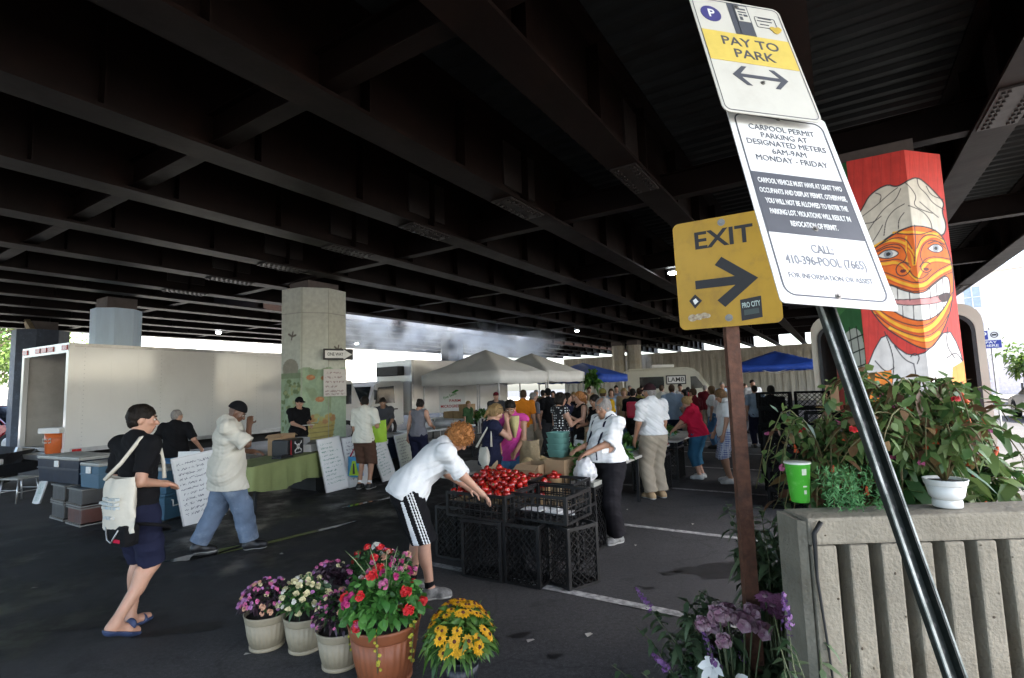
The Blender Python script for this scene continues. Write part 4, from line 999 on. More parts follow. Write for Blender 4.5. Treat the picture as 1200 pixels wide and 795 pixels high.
def crate(label, loc, rz, w_=.48, d=.33, h=.30, lat=True, group=None, m=None, tilt=None, cat='crate', name='plastic_crate'):
    f, pa, pb, bs = crate_meshes(w_, d, h, lat)
    t = thing(name, label, cat, loc, rz, group)
    if tilt: t.rotation_euler = (tilt[0], tilt[1], rz)
    os_ = [shape('frame', f, t, (0, 0, 0)), shape('base_panel', bs, t, (0, 0, 0))]
    for s in (-1, 1): os_.append(shape('side_panel', pa, t, (0, s * (d / 2 - .009), .022))); os_.append(shape('side_panel', pb, t, (s * (w_ / 2 - .009), 0, .022), math.pi / 2))
    if m:
        for o in os_:
            if o.data.materials[0] is not m: o.material_slots[0].link = 'OBJECT'; o.material_slots[0].material = m
    return t
GC = 'black plastic crates carrying the tomato display'
H5 = .56
crate('black lattice crate standing under the tomato crate, nearest the bending man', B(4.38, 3.10), RB + .05, .47, .36, H5, group=GC)
crate('middle one of three standing lattice crates under the tomatoes', B(4.42, 2.66), RB + .02, .40, .36, H5, group=GC)
crate('standing lattice crate under the empty crate, turned at the right corner', B(4.56, 2.27), RB - .42, .32, .38, H5 - .01, group=GC)
crate('lattice crate standing in shade behind the bending man\'s legs', B(4.72, 3.75), RB, .44, .36, H5, group=GC)
crate('black crate heaped with tomatoes in front of the bending man', B(4.50, 3.17, .563), RB, .74, .56, .25, False, GC)
crate('black crate with papers in it, right of the tomato crate', B(4.64, 2.53, .563), RB - .04, .64, .52, .26, False, GC)
crate('shallow black crate propped behind the crate of papers', B(5.2, 2.72, .563), RB + .03, .56, .46, .26, False, GC)
for u, v, h_, l in ((5.2, 3.6, .56, 'dark crate in the second row under the tomato baskets'), (5.3, 3.1, .56, 'dark crate behind the middle standing crate'), (5.25, 2.62, .56, 'dark crate beneath the shallow crate at the right')):
    crate(l, B(u, v), RB, .46, .4, h_, group=GC)
# papers
M_paper = mat('white_paper', (.70, .70, .68), .8, var=.05)
for k in range(4):
    a = MB(); a.box((0, 0, 0), (.21, .15, .012)); o = a.build('paper_stack', M_paper, None, B(4.58 + U(-.1, .1), 2.40 + k * .09, .60 + .002 + .0132 * k), U(-1, 1)); tag(o, 'white papers lying in the black crate beside the tomatoes', 'paper', 'papers in the crate')
M_ply = mat('plywood', (.33, .25, .15), .75, scale=3, stretch=(1, 8, 1), var=.35)
M_card = mat('brown_cardboard', (.34, .22, .12), .85, var=.12, scale=3, dirt=(.28, .18, .10))
def slab(name, label, cat, loc, rz, d, m): 
    a = MB(); a.box((0, 0, d[2] / 2), d, .004); return tag(a.build(name, m, None, loc, rz), label, cat)
slab('display_board', 'plywood board across crates under the tomato baskets', 'board', B(5.25, 3.25, .562), RB, (1.5, .95, .018), M_ply)
# tomatoes: one shared mesh in three sizes, each tomato its own object
M_tom = mat('ripe_tomato_skin', (.42, .013, .008), .2, var=.45, scale=2.5, spec=.5, perobj=.3, coat=.25)
M_stem = mat('tomato_stem', (.05, .14, .02), .6)
def tom_mesh():
    a = MB(); ph = [(0, -.86), (.35, -.84), (.68, -.66), (.93, -.28), (1.0, .08), (.92, .42), (.7, .68), (.4, .80), (.2, .76), (0, .70)]
    a.lathe([(r, z) for r, z in ph], n=18, wob=lambda t, z: 1 + .035 * math.cos(5 * t) * (1 if abs(z) > .2 else .5)); 
    a.i = 1
    for k in range(5):
        t = k * 1.2566; a.add([(0, 0, .74), (.16 * math.cos(t - .5), .16 * math.sin(t - .5), .79), (.42 * math.cos(t), .42 * math.sin(t), .86), (.16 * math.cos(t + .5), .16 * math.sin(t + .5), .79)], [(0, 1, 2, 3)])
    a.cyl((0, 0, .72), (.05, 0, .98), .05, n=6)
    me = a.mesh('tomato'); me.materials.append(M_tom); me.materials.append(M_stem); return me
TM = tom_mesh()
def tomato(p, r, label, group):
    o = bpy.data.objects.new('tomato', TM); COL.objects.link(o); o.location = p; o.scale = (r * U(.92, 1.1), r * U(.92, 1.1), r * U(.85, 1.05)); o.rotation_euler = (U(-1.2, 1.2), U(-1.2, 1.2), U(0, 6)); tag(o, label, 'tomato', group)
Mx = Matrix.Translation(B(4.50, 3.17)) @ Matrix.Rotation(RB, 4, 'Z')
placed = []
for k in range(520):
    x, y = U(-.33, .33), U(-.24, .24); r = U(.030, .043)
    z = .805
    for q in placed:
        d2 = (q[0] - x) ** 2 + (q[1] - y) ** 2; s = (q[3] + r) * .93
        if d2 < s * s: z = max(z, q[2] + math.sqrt(s * s - d2))
    lim = .805 + .15 * max(0, 1 - (x / .42) ** 2) * (1 if x > -.1 else .8) * (.5 + (y + .24) / .48 * .8)
    if z > lim: continue
    placed.append((x, y, z, r))
for x, y, z, r in placed: tomato(Mx @ Vector((x, y, z)), r, 'ripe red tomato heaped in the black crate before the bending man', 'tomatoes heaped in the crate')
M_bask = mat('green_pint_basket', (.16, .36, .31), .6, var=.15)
M_wbask = mat('wooden_basket', (.42, .28, .14), .75, var=.3, scale=12, stretch=(1, 1, .2))
BK = {}
def basket_mesh(m, r0, r1, h):
    k = (m.name, r0, r1, h)
    if k not in BK:
        a = MB(); a.lathe([(r0, 0), (r1, h), (r1 + .004, h + .004), (r1 - .006, h), (r0 - .006, .006), (0, .006)], n=4 if 'pint' in m.name else 16)
        me = a.mesh('basket'); me.materials.append(m); BK[k] = me
    return BK[k]
def basket(label, p, rz, group, m=None, r0=.075, r1=.095, h=.09):
    o = bpy.data.objects.new('basket', basket_mesh(m or M_wbask, r0, r1, h)); COL.objects.link(o); o.location = p; o.rotation_euler.z = rz; return tag(o, label, 'basket', group)
nb = 0
for i in range(5):
    for j in range(3):
        u, v = 4.98 + j * .22, 3.86 - i * .24 + U(-.02, .02)
        if rnd.random() < .08: continue
        z0 = .581 + (.12 if j == 2 else .06 if j == 1 else 0)
        if j: slab('basket_riser', 'small wooden riser under a basket of tomatoes', 'riser', B(u, v, .581), RB, (.17, .17, z0 - .583), M_ply)['group'] = 'risers under the tomato baskets'
        basket('small wooden basket of tomatoes on the stepped display', B(u, v, z0), U(0, 1), 'small tomato baskets')
        for k in range(7):
            t = k * 1.05; rr = .055 if k < 6 else 0; r = U(.034, .042)
            tomato(B(u + rr * math.cos(t), v + rr * math.sin(t), z0 + .09 + (.055 if k == 6 else .012)), r, 'ripe red tomato in a small basket on the stepped display', 'tomatoes in small baskets'); nb += 1
# boxes, bags and basket stacks behind the tomatoes
def cbox(label, loc, rz, d, m=None, flaps=True, name='cardboard_box', cat='box', group=None):
    t = thing(name, label, cat, loc, rz, group); x, y, h = d[0] / 2, d[1] / 2, d[2]; k = .006
    a = MB(); a.b2((-x, -y, 0), (x, -y + k, h)); a.b2((-x, y - k, 0), (x, y, h)); a.b2((-x, -y + k, 0), (-x + k, y - k, h)); a.b2((x - k, -y + k, 0), (x, y - k, h)); a.b2((-x + k, -y + k, 0), (x - k, y - k, k)); a.build('box', m or M_card, t)
    if flaps:
        for s in (-1, 1):
            a = MB(); a.add([(-x, s * y, h), (x, s * y, h), (x, s * (y + .09), h - .05), (-x, s * (y + .09), h - .05), (-x, s * y, h + .004), (x, s * y, h + .004), (x, s * (y + .09), h - .046), (-x, s * (y + .09), h - .046)], [(3, 2, 1, 0), (4, 5, 6, 7), (0, 1, 5, 4), (1, 2, 6, 5), (2, 3, 7, 6), (3, 0, 4, 7)]); a.build('flap', m or M_card, t)
    return t
slab('crate_stack_top', 'board on crates holding cardboard boxes behind the tomatoes', 'board', B(5.72, 3.08, .562), RB, (.78, .42, .02), M_ply)
for u, v in ((5.74, 3.26), (5.76, 2.84)): crate('dark crate under the cardboard boxes, in the row behind the tomatoes', B(u, v), RB, .42, .4, .56, group=GC)
cbox('brown cardboard box left of the pair behind the tomatoes, blue sticker', B(5.56, 3.24, .583), RB, (.30, .34, .34))
cbox('brown cardboard box right of the pair behind the tomatoes', B(5.66, 2.92, .583), RB - .1, (.28, .32, .40), flaps=False)
for k in range(4):
    basket('pale green berry basket in the stack on the cardboard boxes', B(5.72, 2.98, .992 + k * .070), RB + .78 + U(-.06, .06), 'stacked green berry baskets', mat('green_pint_basket', (.22, .46, .40), .6, var=.2, scale=12), .125, .155, .085)
M_pbag = mat('white_plastic_bag', (.66, .66, .66), .35, var=.1, bump=.6, bscale=9, trans=.15)
def bag_blob(name, label, cat, loc, sz, m, seed=1, jit=.13, parent=None):
    bm = bmesh.new(); bmesh.ops.create_icosphere(bm, subdivisions=4, radius=1)
    for v in bm.verts:
        p = v.co.copy(); n_ = mnoise.noise(p * 1.7 + Vector((seed * 3.1, 0, 0))) * .6 + mnoise.noise(p * 4 + Vector((seed, 2, 0))) * .35 + mnoise.noise(p * 9 + Vector((seed, 2, 5))) * .15
        v.co = p * (1 + jit * n_ * 2); v.co = Vector((v.co.x * sz[0], v.co.y * sz[1], max(-.72, v.co.z) * sz[2] + .72 * sz[2]))
    me = bpy.data.meshes.new(name); bm.to_mesh(me); bm.free(); me.polygons.foreach_set('use_smooth', [True] * len(me.polygons)); me.materials.append(m)
    o = bpy.data.objects.new(name, me); link(o, parent); o.location = loc
    if label: tag(o, label, cat)
    return o
bag_blob('plastic_bag', 'white plastic bag of shopping beside the man in braces', 'bag', B(5.6, 2.58, .75), (.13, .11, .15), M_pbag, 4, .2)
slab('scale_tray', 'pale grey tray under the white plastic bag', 'tray', B(5.6, 2.58, .70), RB, (.30, .24, .05), mat('grey_tray', (.30, .30, .26), .5))
crate('black crate on end under the grey tray and plastic bag', B(5.62, 2.56), RB, .28, .30, .70, group=GC)
M_melon = mat('cantaloupe_rind', (.50, .38, .19), .75, var=.25, scale=30, bump=.5, bscale=60)
for k, (u, v) in enumerate(((6.25, 3.75), (6.3, 3.5), (6.45, 3.65))):
    a = MB(); a.ball((0, 0, .078), (.092, .09, .086), 18, 12); tag(a.build('melon', M_melon, None, B(u, v, .72)), 'tan melon lying behind the tomato baskets', 'melon', 'melons behind the tomatoes')
slab('melon_board', 'low board holding tan melons behind the tomato baskets', 'board', B(6.35, 3.62, .70), RB, (.7, .5, .018), M_ply)
crate('dark crate under the melon board behind the tomatoes', B(6.35, 3.62), RB, .6, .4, .69, group=GC)

# ------------------------------------------------------------------ leaf clumps
def leafmesh(name, items, m, seg=1):
    "items: (position, direction, normal, length, width, tint, droop)"
    V = []; F = []; T = []
    for p, d, n_, l, w_, ti, dr in items:
        d = d.normalized(); s = d.cross(n_)
        if s.length < 1e-4: s = Vector((1, 0, 0))
        s.normalize(); n2 = s.cross(d); o = len(V)
        V += [p, p + d * l * .35 + s * w_ * .5 + n2 * l * .05 - Vector((0, 0, dr * l * .12)), p + d * l * .4 - Vector((0, 0, dr * l * .1)), p + d * l * .35 - s * w_ * .5 + n2 * l * .05 - Vector((0, 0, dr * l * .12)),
              p + d * l * .75 + s * w_ * .32 - Vector((0, 0, dr * l * .42)), p + d * l * .78 - n2 * l * .02 - Vector((0, 0, dr * l * .42)), p + d * l * .75 - s * w_ * .32 - Vector((0, 0, dr * l * .42)), p + d * l - Vector((0, 0, dr * l * .8))]
        F += [(o, o + 1, o + 2), (o, o + 2, o + 3), (o + 1, o + 4, o + 5), (o + 1, o + 5, o + 2), (o + 2, o + 5, o + 6), (o + 2, o + 6, o + 3), (o + 4, o + 7, o + 5), (o + 5, o + 7, o + 6)]
        T += [ti] * 8
    me = arr_mesh(name, np.array([v[:] for v in V]), np.array(F), True)
    at_ = me.attributes.new('tint', 'FLOAT', 'POINT'); at_.data.foreach_set('value', np.array(T, np.float32)); me.materials.append(m); return me
def rdir(up=0.0): 
    v = Vector((rnd.gauss(0, 1), rnd.gauss(0, 1), rnd.gauss(0, 1) + up)); return v.normalized()
ML_g = leafmat('fresh_green_leaf', (.035, .12, .018), (.10, .22, .04))
ML_d = leafmat('dark_green_leaf', (.018, .06, .018), (.05, .12, .03))
ML_gr = leafmat('grey_green_leaf', (.05, .10, .06), (.14, .19, .12))
ML_tree = leafmat('tree_leaf', (.035, .085, .012), (.11, .17, .03), thin=.35)
def greens(label, loc, rx, ry, rz_, n=160, l=.12, m=None, group=None, name='leafy_greens', cat='greens'):
    it = []
    for k in range(n):
        d = rdir(.5); p = Vector((d.x * rx, d.y * ry, abs(d.z) * rz_)) * U(.55, 1); it.append((p, (d + rdir() * .8), rdir(), l * U(.6, 1.3), l * U(.35, .6), rnd.random(), U(0, 1)))
    o = bpy.data.objects.new(name, leafmesh(name, it, m or ML_g)); COL.objects.link(o); o.location = loc; return tag(o, label, cat, group)
# produce tables of the middle row
M_ttop = mat('folding_table_top', (.45, .43, .38), .5, var=.15, dirt=(.3, .28, .25))
M_tleg = mat('black_table_leg', (.015, .016, .018), .4)
def table(label, u0, u1, v0, v1, z, m=None, cloth=None, group=None):
    "trestle table, long side along u"
    c = B((u0 + u1) / 2, (v0 + v1) / 2); w_, d = abs(v1 - v0), abs(u1 - u0)
    t = thing('folding_table', label, 'table', c, RB, group)
    a = MB(); a.box((0, 0, z - .02), (w_, d, .04), .006); a.build('tabletop', m or M_ttop, t)
    for sx in (-1, 1):
        for sy in (-1, 1):
            a = MB(); a.b2((sx * (w_ / 2 - .06) - .02, sy * (d / 2 - .1) - .02, 0), (sx * (w_ / 2 - .06) + .02, sy * (d / 2 - .1) + .02, z - .041)); a.build('leg', M_tleg, t)
    return t
table('produce table with green baskets between the man in braces and the capped man', 6.75, 8.15, 2.75, 3.9, .72)
table('produce table between the capped man and the woman in red', 8.4, 9.75, 2.75, 3.9, .72)
table('produce table beyond the woman in red', 10.1, 12.2, 2.7, 3.9, .74)
table('dark table of greens behind the man in braces', 5.3, 6.6, 4.3, 5.0, .74)
GV_ = 'leafy greens on the middle row tables'
k = 0
for u, v, lab in ((6.95, 2.95, 'bunch of green leaves at the near corner of the produce table'), (7.25, 3.0, 'green leaf heap on the produce table before the capped man'), (7.6, 2.95, 'green leaf heap by the capped man\'s hand'), (7.0, 3.4, 'second row green leaf heap behind the man in braces'), (7.5, 3.45, 'green leaf heap in the second row of the produce table'), (8.7, 3.2, 'green leaf heap right of the capped man'), (9.1, 3.4, 'green leaf heap before the woman in red'), (10.5, 3.2, 'leafy heap on the table past the woman in red'), (11.2, 3.2, 'leafy heap at the far end of the middle row')):
    greens(lab, B(u, v, .78), .18, .16, .14, 150, .11, group=GV_)
    for s in (-.14, .14): basket('pale green pint basket under the leaf heaps', B(u + s * .9, v - .1, .721), RB + .78, 'pint baskets on the middle tables', mat('green_pint_basket', (.16, .36, .31), .6), .075, .09, .075)
M_peach = mat('peach_skin', (.50, .17, .06), .5, var=.5, scale=5, perobj=.2); M_rfr = mat('red_fruit_skin', (.35, .03, .03), .35, perobj=.3)
pm = MB(); pm.ball((0, 0, 0), 1, 12, 8); pm = pm.mesh('peach'); pm.materials.append(M_peach)
rm = MB(); rm.ball((0, 0, 0), 1, 12, 8); rm = rm.mesh('plum'); rm.materials.append(M_rfr)
for me, nm, u0, v0, n_, r, lab in ((pm, 'peach', 7.9, 3.1, 34, .038, 'peach in the heap before the capped man'), (rm, 'plum', 9.35, 2.9, 30, .032, 'red plum in the heap by the woman in red')):
    for k in range(n_):
        o = bpy.data.objects.new(nm, me); COL.objects.link(o); o.scale = (r, r, r); lay = k // 16; o.location = B(u0 + U(-.22, .22) * (1 - lay * .3), v0 + U(-.2, .2) * (1 - lay * .3), .72 + r + lay * r * 1.5); tag(o, lab, nm, nm + ' heap')
greens('dark leafy bunch in front of the man in braces', B(5.75, 2.75, .78), .14, .12, .16, 170, .10)
M_egg = mat('dark_eggplant_skin', (.012, .006, .018), .12)
for k in range(9):
    a = MB(); a.lathe([(0, -.12), (.03, -.11), (.052, -.05), (.045, .03), (.025, .1), (.012, .13), (0, .14)], n=10); o = a.build('eggplant', M_egg, None, B(6.0 + U(-.25, .2), 2.85 + U(-.15, .15), .64 + .05 * (k // 4))); o.rotation_euler = (1.5, U(-.3, .3), U(0, 6)); tag(o, 'dark eggplant lying near the hands of the man in braces', 'eggplant', 'eggplants by the man in braces')
crate('black lattice crate beneath the table by the woman in red', B(9.05, 2.9), RB, .55, .5, .62, group='crates under the middle tables')
crate('black lattice crate under the far produce table', B(10.3, 2.95), RB, .5, .5, .62, group='crates under the middle tables')
# dark stacks on the right
M_dkcr = mat('matt_black_crate', (.004, .004, .004), .7, spec=.1)
k = 0
rows = ['lowest', 'second', 'third', 'fourth', 'fifth', 'top']
cols = [(8.6, .75, 'left hand'), (8.8, .22, 'middle'), (9.9, .95, 'rear left'), (10.0, .40, 'rear right')]
for (u, v, nm), hh in zip(cols, (4, 5, 6, 6)):
    for j in range(hh): crate('%s crate of the %s black stack beside the cream van' % (rows[j], nm), B(u + U(-.02, .02), v + U(-.02, .02), j * .272), RB + U(-.05, .05), .52, .40, .27, True, 'dark crate stacks by the cream van', m=M_dkcr)
M_dkcl = mat('black_tarpaulin', (.008, .008, .009), .7, bump=.5, bscale=5)
bag_blob('tarpaulin_heap', 'black tarpaulin heap between the crate stacks and the cream van', 'tarpaulin', B(9.4, -.05, 0), (.5, .45, .75), M_dkcl, 2, .12)
for j in range(4): cbox('%s cardboard carton of the pile just inside the cream van' % rows[j], B(11.45, .15, .50 + j * .302), RB + U(-.04, .04), (.42, .4, .3), flaps=False, group='cartons in the cream van')

# ------------------------------------------------------------------ left hand stall
M_navy2 = mat('navy_cooler_plastic', (.010, .017, .034), .35, var=.15)
M_blue2 = mat('blue_cooler_plastic', (.045, .11, .17), .45, var=.15, scale=3)
M_clid = mat('pale_cooler_lid', (.30, .30, .275), .5, var=.12, scale=3, dirt=(.22, .22, .2))
M_glid = mat('grey_cooler_lid', (.17, .17, .16), .5, var=.12, scale=3)
def cooler(label, loc, rz, d, m, ml, group=None):
    t = thing('cooler', label, 'cooler', loc, rz, group); x, y, h = d[0] / 2, d[1] / 2, d[2]
    a = MB(); b_ = [(-x * .95, -y * .93), (x * .95, -y * .93), (x * .95, y * .93), (-x * .95, y * .93)]; tp = [(-x, -y), (x, -y), (x, y), (-x, y)]
    a.add([(*p, 0) for p in b_] + [(*p, h * .86) for p in tp], [(3, 2, 1, 0), (4, 5, 6, 7), (0, 1, 5, 4), (1, 2, 6, 5), (2, 3, 7, 6), (3, 0, 4, 7)])
    a.b2((-x - .004, -y - .004, h * .5), (x + .004, y + .004, h * .56)); a.build('body', m, t)
    a = MB(); a.box((0, 0, h * .93 + .002), (d[0] + .02, d[1] + .02, h * .14), .02); a.b2((-x * .8, -y * .75, h + .002), (x * .8, y * .75, h + .008)); a.build('lid', ml, t)
    for s in (-1, 1):
        a = MB(); hx = s * (x + .012); w2 = min(.09, y * .5)
        a.tube([(hx - s * .02, -w2, h * .72), (hx + s * .012, -w2, h * .72), (hx + s * .015, -w2, h * .5), (hx + s * .015, w2, h * .5), (hx + s * .012, w2, h * .72), (hx - s * .02, w2, h * .72)], .011, 6); a.build('handle', M_wplas, t)
    a = MB(); a.box((0, -y - .012, h * .72), (.13, .018, .10), .006); a.build('latch', M_wplas, t)
    return t
cooler('long navy cooler with pale lid on grey crates, left end of the stall', B(3.5, 10.95, .56), RB + .1, (1.35, .55, .42), M_navy2, M_clid)
GB = 'blue coolers in the left stall'
cooler('blue cooler in front of the long navy cooler, left of the walking man', B(3.45, 9.72, .56), RB + .08, (.55, .4, .37), M_blue2, M_clid, GB)
p2 = atd(193, 546, 8.15); p3 = atd(229, 543, 8.45)
cooler('blue cooler right of the man with the tote bag, left of the pair', Vector((p2.x, p2.y, .415)), RB + .35, (.52, .42, .39), M_blue2, M_clid, GB)
cooler('blue cooler right of the pair, behind the white price board', Vector((p3.x, p3.y, .415)), RB + .35, (.52, .42, .39), M_blue2, M_clid, GB)
cooler('lower blue cooler under the left one of the pair', Vector((p2.x - .02, p2.y, .02)), RB + .35, (.54, .44, .39), M_blue2, M_blue2, GB)
cooler('lower dark cooler under the right one of the pair', Vector((p3.x, p3.y, .02)), RB + .35, (.54, .44, .39), M_navy2, M_navy2)
for p, l in ((p2, 'left'), (p3, 'right')):
    slab('pallet', 'dark pallet under the %s stack of blue coolers' % l, 'pallet', Vector((p.x, p.y, 0)), RB + .35, (.56, .5, .018), M_chas)
for u, v, m_, l in ((3.4, 10.72, M_gcr, 'left hand'), (3.38, 9.98, M_gcr, 'right hand')):
    for j in range(2):
        mm = M_rcr if (l == 'right hand' and j == 0) else m_
        lab = '%s grey crate of the %s pair under the long navy cooler' % (('lower', 'upper')[j], l)
        if mm is M_rcr: lab = 'reddish brown crate at the bottom of the pair left of the walking man'
        t = thing('storage_crate', lab, 'crate', B(u, v, j * .28), RB, 'crates under the left coolers')
        a = MB(); a.b2((-.26, -.2, .035), (.26, .2, .27), .012); a.build('body', mm, t)
        a = MB()
        for z in (.0, .245): a.b2((-.28, -.22, z), (.28, -.2, z + .02)); a.b2((-.28, .2, z), (.28, .22, z + .02)); a.b2((-.28, -.2, z), (-.262, .2, z + .02)); a.b2((.262, -.2, z), (.28, .2, z + .02))
        for k in range(7): a.b2((-.27 + k * .085, -.215, .02), (-.255 + k * .085, -.2, .045))
        a.build('rim', M_glid, t)
for u, v in ((4.1, 10.75), (4.1, 10.1)): crate('dark crate behind the grey pairs under the navy cooler', B(u, v), RB, .5, .4, .555, group='crates under the left coolers')
cp = at(152, 612); crate('dark crate in shade between the walking man\'s legs and the stall', B(3.6, 9.25), RB + .2, .5, .4, .5, group='crates under the left coolers')
# folding stool
t = thing('folding_chair', 'pale seat of a metal folding stool at the far left', 'stool', at(22, 588), RB + .4)
a = MB(); a.box((0, 0, .45), (.42, .40, .035), .012); a.build('seat', M_clid, t)
for sx in (-1, 1):
    for sy in (-1, 1): a = MB(); a.tube([(sx * .21, sy * .21, 0), (sx * .18, sy * .16, .44)], .014); a.build('leg', M_trim, t)
a = MB()
for s in (-1, 1): a.tube([(s * .195, -.185, .2), (s * .195, .185, .2)], .009); a.tube([(-.195, s * .185, .24), (.195, s * .185, .24)], .009)
a.build('stretcher', M_trim, t)
# whiteboards
M_wb = mat('whiteboard_face', (.66, .67, .66), .22, var=.06, scale=3, dirt=(.55, .58, .56), dscale=2.5)
M_gb = mat('greenish_board_face', (.50, .52, .42), .35, var=.1, scale=3)
M_mark = mat('marker_writing', (.10, .11, .14), .6); M_mark2 = mat('marker_writing_green', (.12, .28, .22), .6)
def board(label, pl_, pr, h, lean, m, mk, seed, roll=0.0, w_=None):
    d = pr - pl_; wd = w_ or d.length; rz = math.atan2(d.y, d.x)
    t = thing('price_board', label, 'board', pl_ + d.normalized() * wd / 2)
    t.rotation_euler = Matrix.Rotation(rz, 3, 'Z').to_4x4().to_euler(); t.matrix_world = Matrix.Translation(t.location) @ Matrix.Rotation(rz, 4, 'Z') @ Matrix.Rotation(-lean, 4, 'X') @ Matrix.Rotation(roll, 4, 'Y')
    a = MB(); a.b2((-wd / 2, 0, 0), (wd / 2, .018, h)); a.build('board', m, t)
    a = MB(); ring(a, [(-wd / 2 - .012, -.008), (wd / 2 + .012, -.008), (wd / 2 + .012, h + .012), (-wd / 2 - .012, h + .012)], [(-wd / 2 + .008, .012), (wd / 2 - .008, .012), (wd / 2 - .008, h - .008), (-wd / 2 + .008, h - .008)], -.004, .02); a.build('rim', M_trim, t)
    zs = [h * (.9 - k * .073) for k in range(11)]
    scribble(t, -wd / 2 + .05, wd / 2 - .06, zs, .018, mk, y=-.0016, w_=.007, seed=seed); return t
board('white price board leaning on blue coolers, left of the man in jeans', at(216, 617), at(262, 606), 1.02, .2, M_wb, M_mark, 2, -.1, .62)
board('white price board leaning on the navy cooler, right of the green cloth', at(383, 578), at(414, 571), 1.02, .22, M_wb, M_mark2, 3, -.06, .52)
board('narrow white price board half hidden by the man with green bags', at(410, 572), at(437, 566), .98, .2, M_wb, M_mark, 4, -.03, .5)
board('white price board right of the man with the green bags', at(449, 565), at(474, 558), .92, .25, M_wb, M_mark2, 5, -.14, .46)
board('greenish price board behind the bending man, by the woman in grey', at(472, 557), at(494, 552), .9, .2, M_gb, M_mark, 6, -.08, .46)
t = board('small white card board standing by the grey crates, far left', at(38, 590), at(56, 594), .42, .3, M_wb, M_mark2, 7, -.2, .3)
# green cloth table
M_gcl = mat('green_table_cloth', (.225, .265, .10), .8, var=.15, scale=3, bump=.3, bscale=8)
gt = thing('folding_table', 'table under the green cloth in the left stall', 'table', B(5.72, 8.72), RB + .36)
a = MB(); a.box((0, 0, .72), (.75, 2.3, .03)); a.build('tabletop', M_ttop, gt)
for sx in (-1, 1):
    for sy in (-1, 1): a = MB(); a.b2((sx * .32 - .018, sy * 1.0 - .018, 0), (sx * .32 + .018, sy * 1.0 + .018, .70)); a.build('leg', M_tleg, gt)
vs = []; fs = []; per = []
x, y = .385, 1.16; N = 90; peri = []
for k in range(N):
    q = k / N * (4 * (x + y))
    if q < 2 * x: peri.append((-x + q, -y, 0, -1))
    elif q < 2 * x + 2 * y: peri.append((x, -y + q - 2 * x, 1, 0))
    elif q < 4 * x + 2 * y: peri.append((x - (q - 2 * x - 2 * y), y, 0, 1))
    else: peri.append((-x, y - (q - 4 * x - 2 * y), -1, 0))
LV = 7
for l in range(LV):
    for k, (px, py, nx, ny) in enumerate(peri):
        f_ = l / (LV - 1); cor = min(abs(abs(px) - x) + abs(abs(py) - y), .2) / .2
        wv = (.028 * math.sin(k * .9) + .02 * math.sin(k * 2.2 + 1)) * f_ + .05 * f_ * (1 - cor)
        z = .742 - f_ * (.46 + .03 * math.sin(k * .35) - .07 * (1 - cor))
        vs.append((px + nx * (wv + .012), py + ny * (wv + .012), z))
fs = [(l * N + k, l * N + (k + 1) % N, (l + 1) * N + (k + 1) % N, (l + 1) * N + k) for l in range(LV - 1) for k in range(N)]
a = MB(); a.add(vs, fs, True); a.add([(-x, -y, .744), (x, -y, .744), (x, y, .744), (-x, y, .744)], [(0, 1, 2, 3)])
tag(a.build('tablecloth', M_gcl, None, gt.location, RB + .36), 'plain green cloth draped over the left stall table', 'tablecloth')
GM = Matrix.Translation(gt.location) @ Matrix.Rotation(RB + .36, 4, 'Z')
def on_g(x, y): return GM @ Vector((x, y, .7452))
M_redtape = mat('red_tape', (.5, .02, .03), .5)
t = thing('black_bag', 'black cooler bag printed with a white skull and crossbones', 'bag', on_g(.05, .22), RB + .42)
a = MB(); a.b2((-.16, -.27, 0), (.16, .27, .30), .03); a.build('body', M_black, t)
a = MB(); a.b2((.1605, -.18, .02), (.164, -.155, .29)); a.build('piping', M_redtape, t)
M_skull = mat('white_print', (.70, .70, .68), .6)
a = MB()
sk = MB()
def px_(y, z): return (.1615, y, z)
def disc(cy, cz, ry, rz2, x0=.1612, x1=.1632, n=16, m_=sk):
    p = [(cy + ry * math.cos(k * 2 * math.pi / n), cz + rz2 * math.sin(k * 2 * math.pi / n)) for k in range(n)]; m_.prismx(p, x0, x1)
disc(.07, .165, .045, .04); disc(.07, .125, .026, .028, .1613, .1631)
for s in (-1, 1):
    p0 = Vector((.162, .07 - .105, .155 - s * .075)); p1 = Vector((.162, .07 + .105, .155 + s * .075)); sk.bar(p0 + Vector((0.0006 * s, 0, 0)), p1 + Vector((.0006 * s, 0, 0)), .0022, .016)
    for p in (p0, p1):
        for e in (-.011, .011): disc(p.y, p.z + e, .013, .013, .1612, .1634)
sk.build('skull_print', M_skull, t)
a = MB()
for k in range(9): a.prismx([(-.03 + k * .023, .036), (-.013 + k * .023, .036), (-.013 + k * .023, .052), (-.03 + k * .023, .052)], .1612, .1628)
a.build('small_print', M_skull, t)
a = MB(); 
for s in (-1, 1): disc(.07 + s * .018, .160, .011, .011, .1634, .1642, 10, a)
disc(.07, .140, .005, .008, .1634, .1642, 8, a); a.build('skull_eyes', M_ink, t)
cbox('open brown cardboard box on the green cloth behind the black bag', on_g(-.18, .35), RB + .4, (.30, .40, .38), flaps=True)
t = cbox('white card tray with papers at the right end of the green cloth', on_g(.05, .85), RB + .36, (.35, .34, .14), M_wplas, False, 'card_tray', 'tray')
cbox('grey plastic tub on the green cloth near the vendor', on_g(-.16, .82), RB + .36, (.3, .36, .26), mat('grey_tub', (.36, .37, .37), .4), False, 'plastic_tub', 'tub')
a = MB(); a.b2((-.1, -.16, 0), (.1, .16, .03), .008); a.b2((-.06, -.1, .03), (.06, .1, .055), .01); tag(a.build('card_reader', M_black, None, on_g(.2, -.15), RB + .3), 'small dark gadget lying at the front of the green cloth', 'gadget')
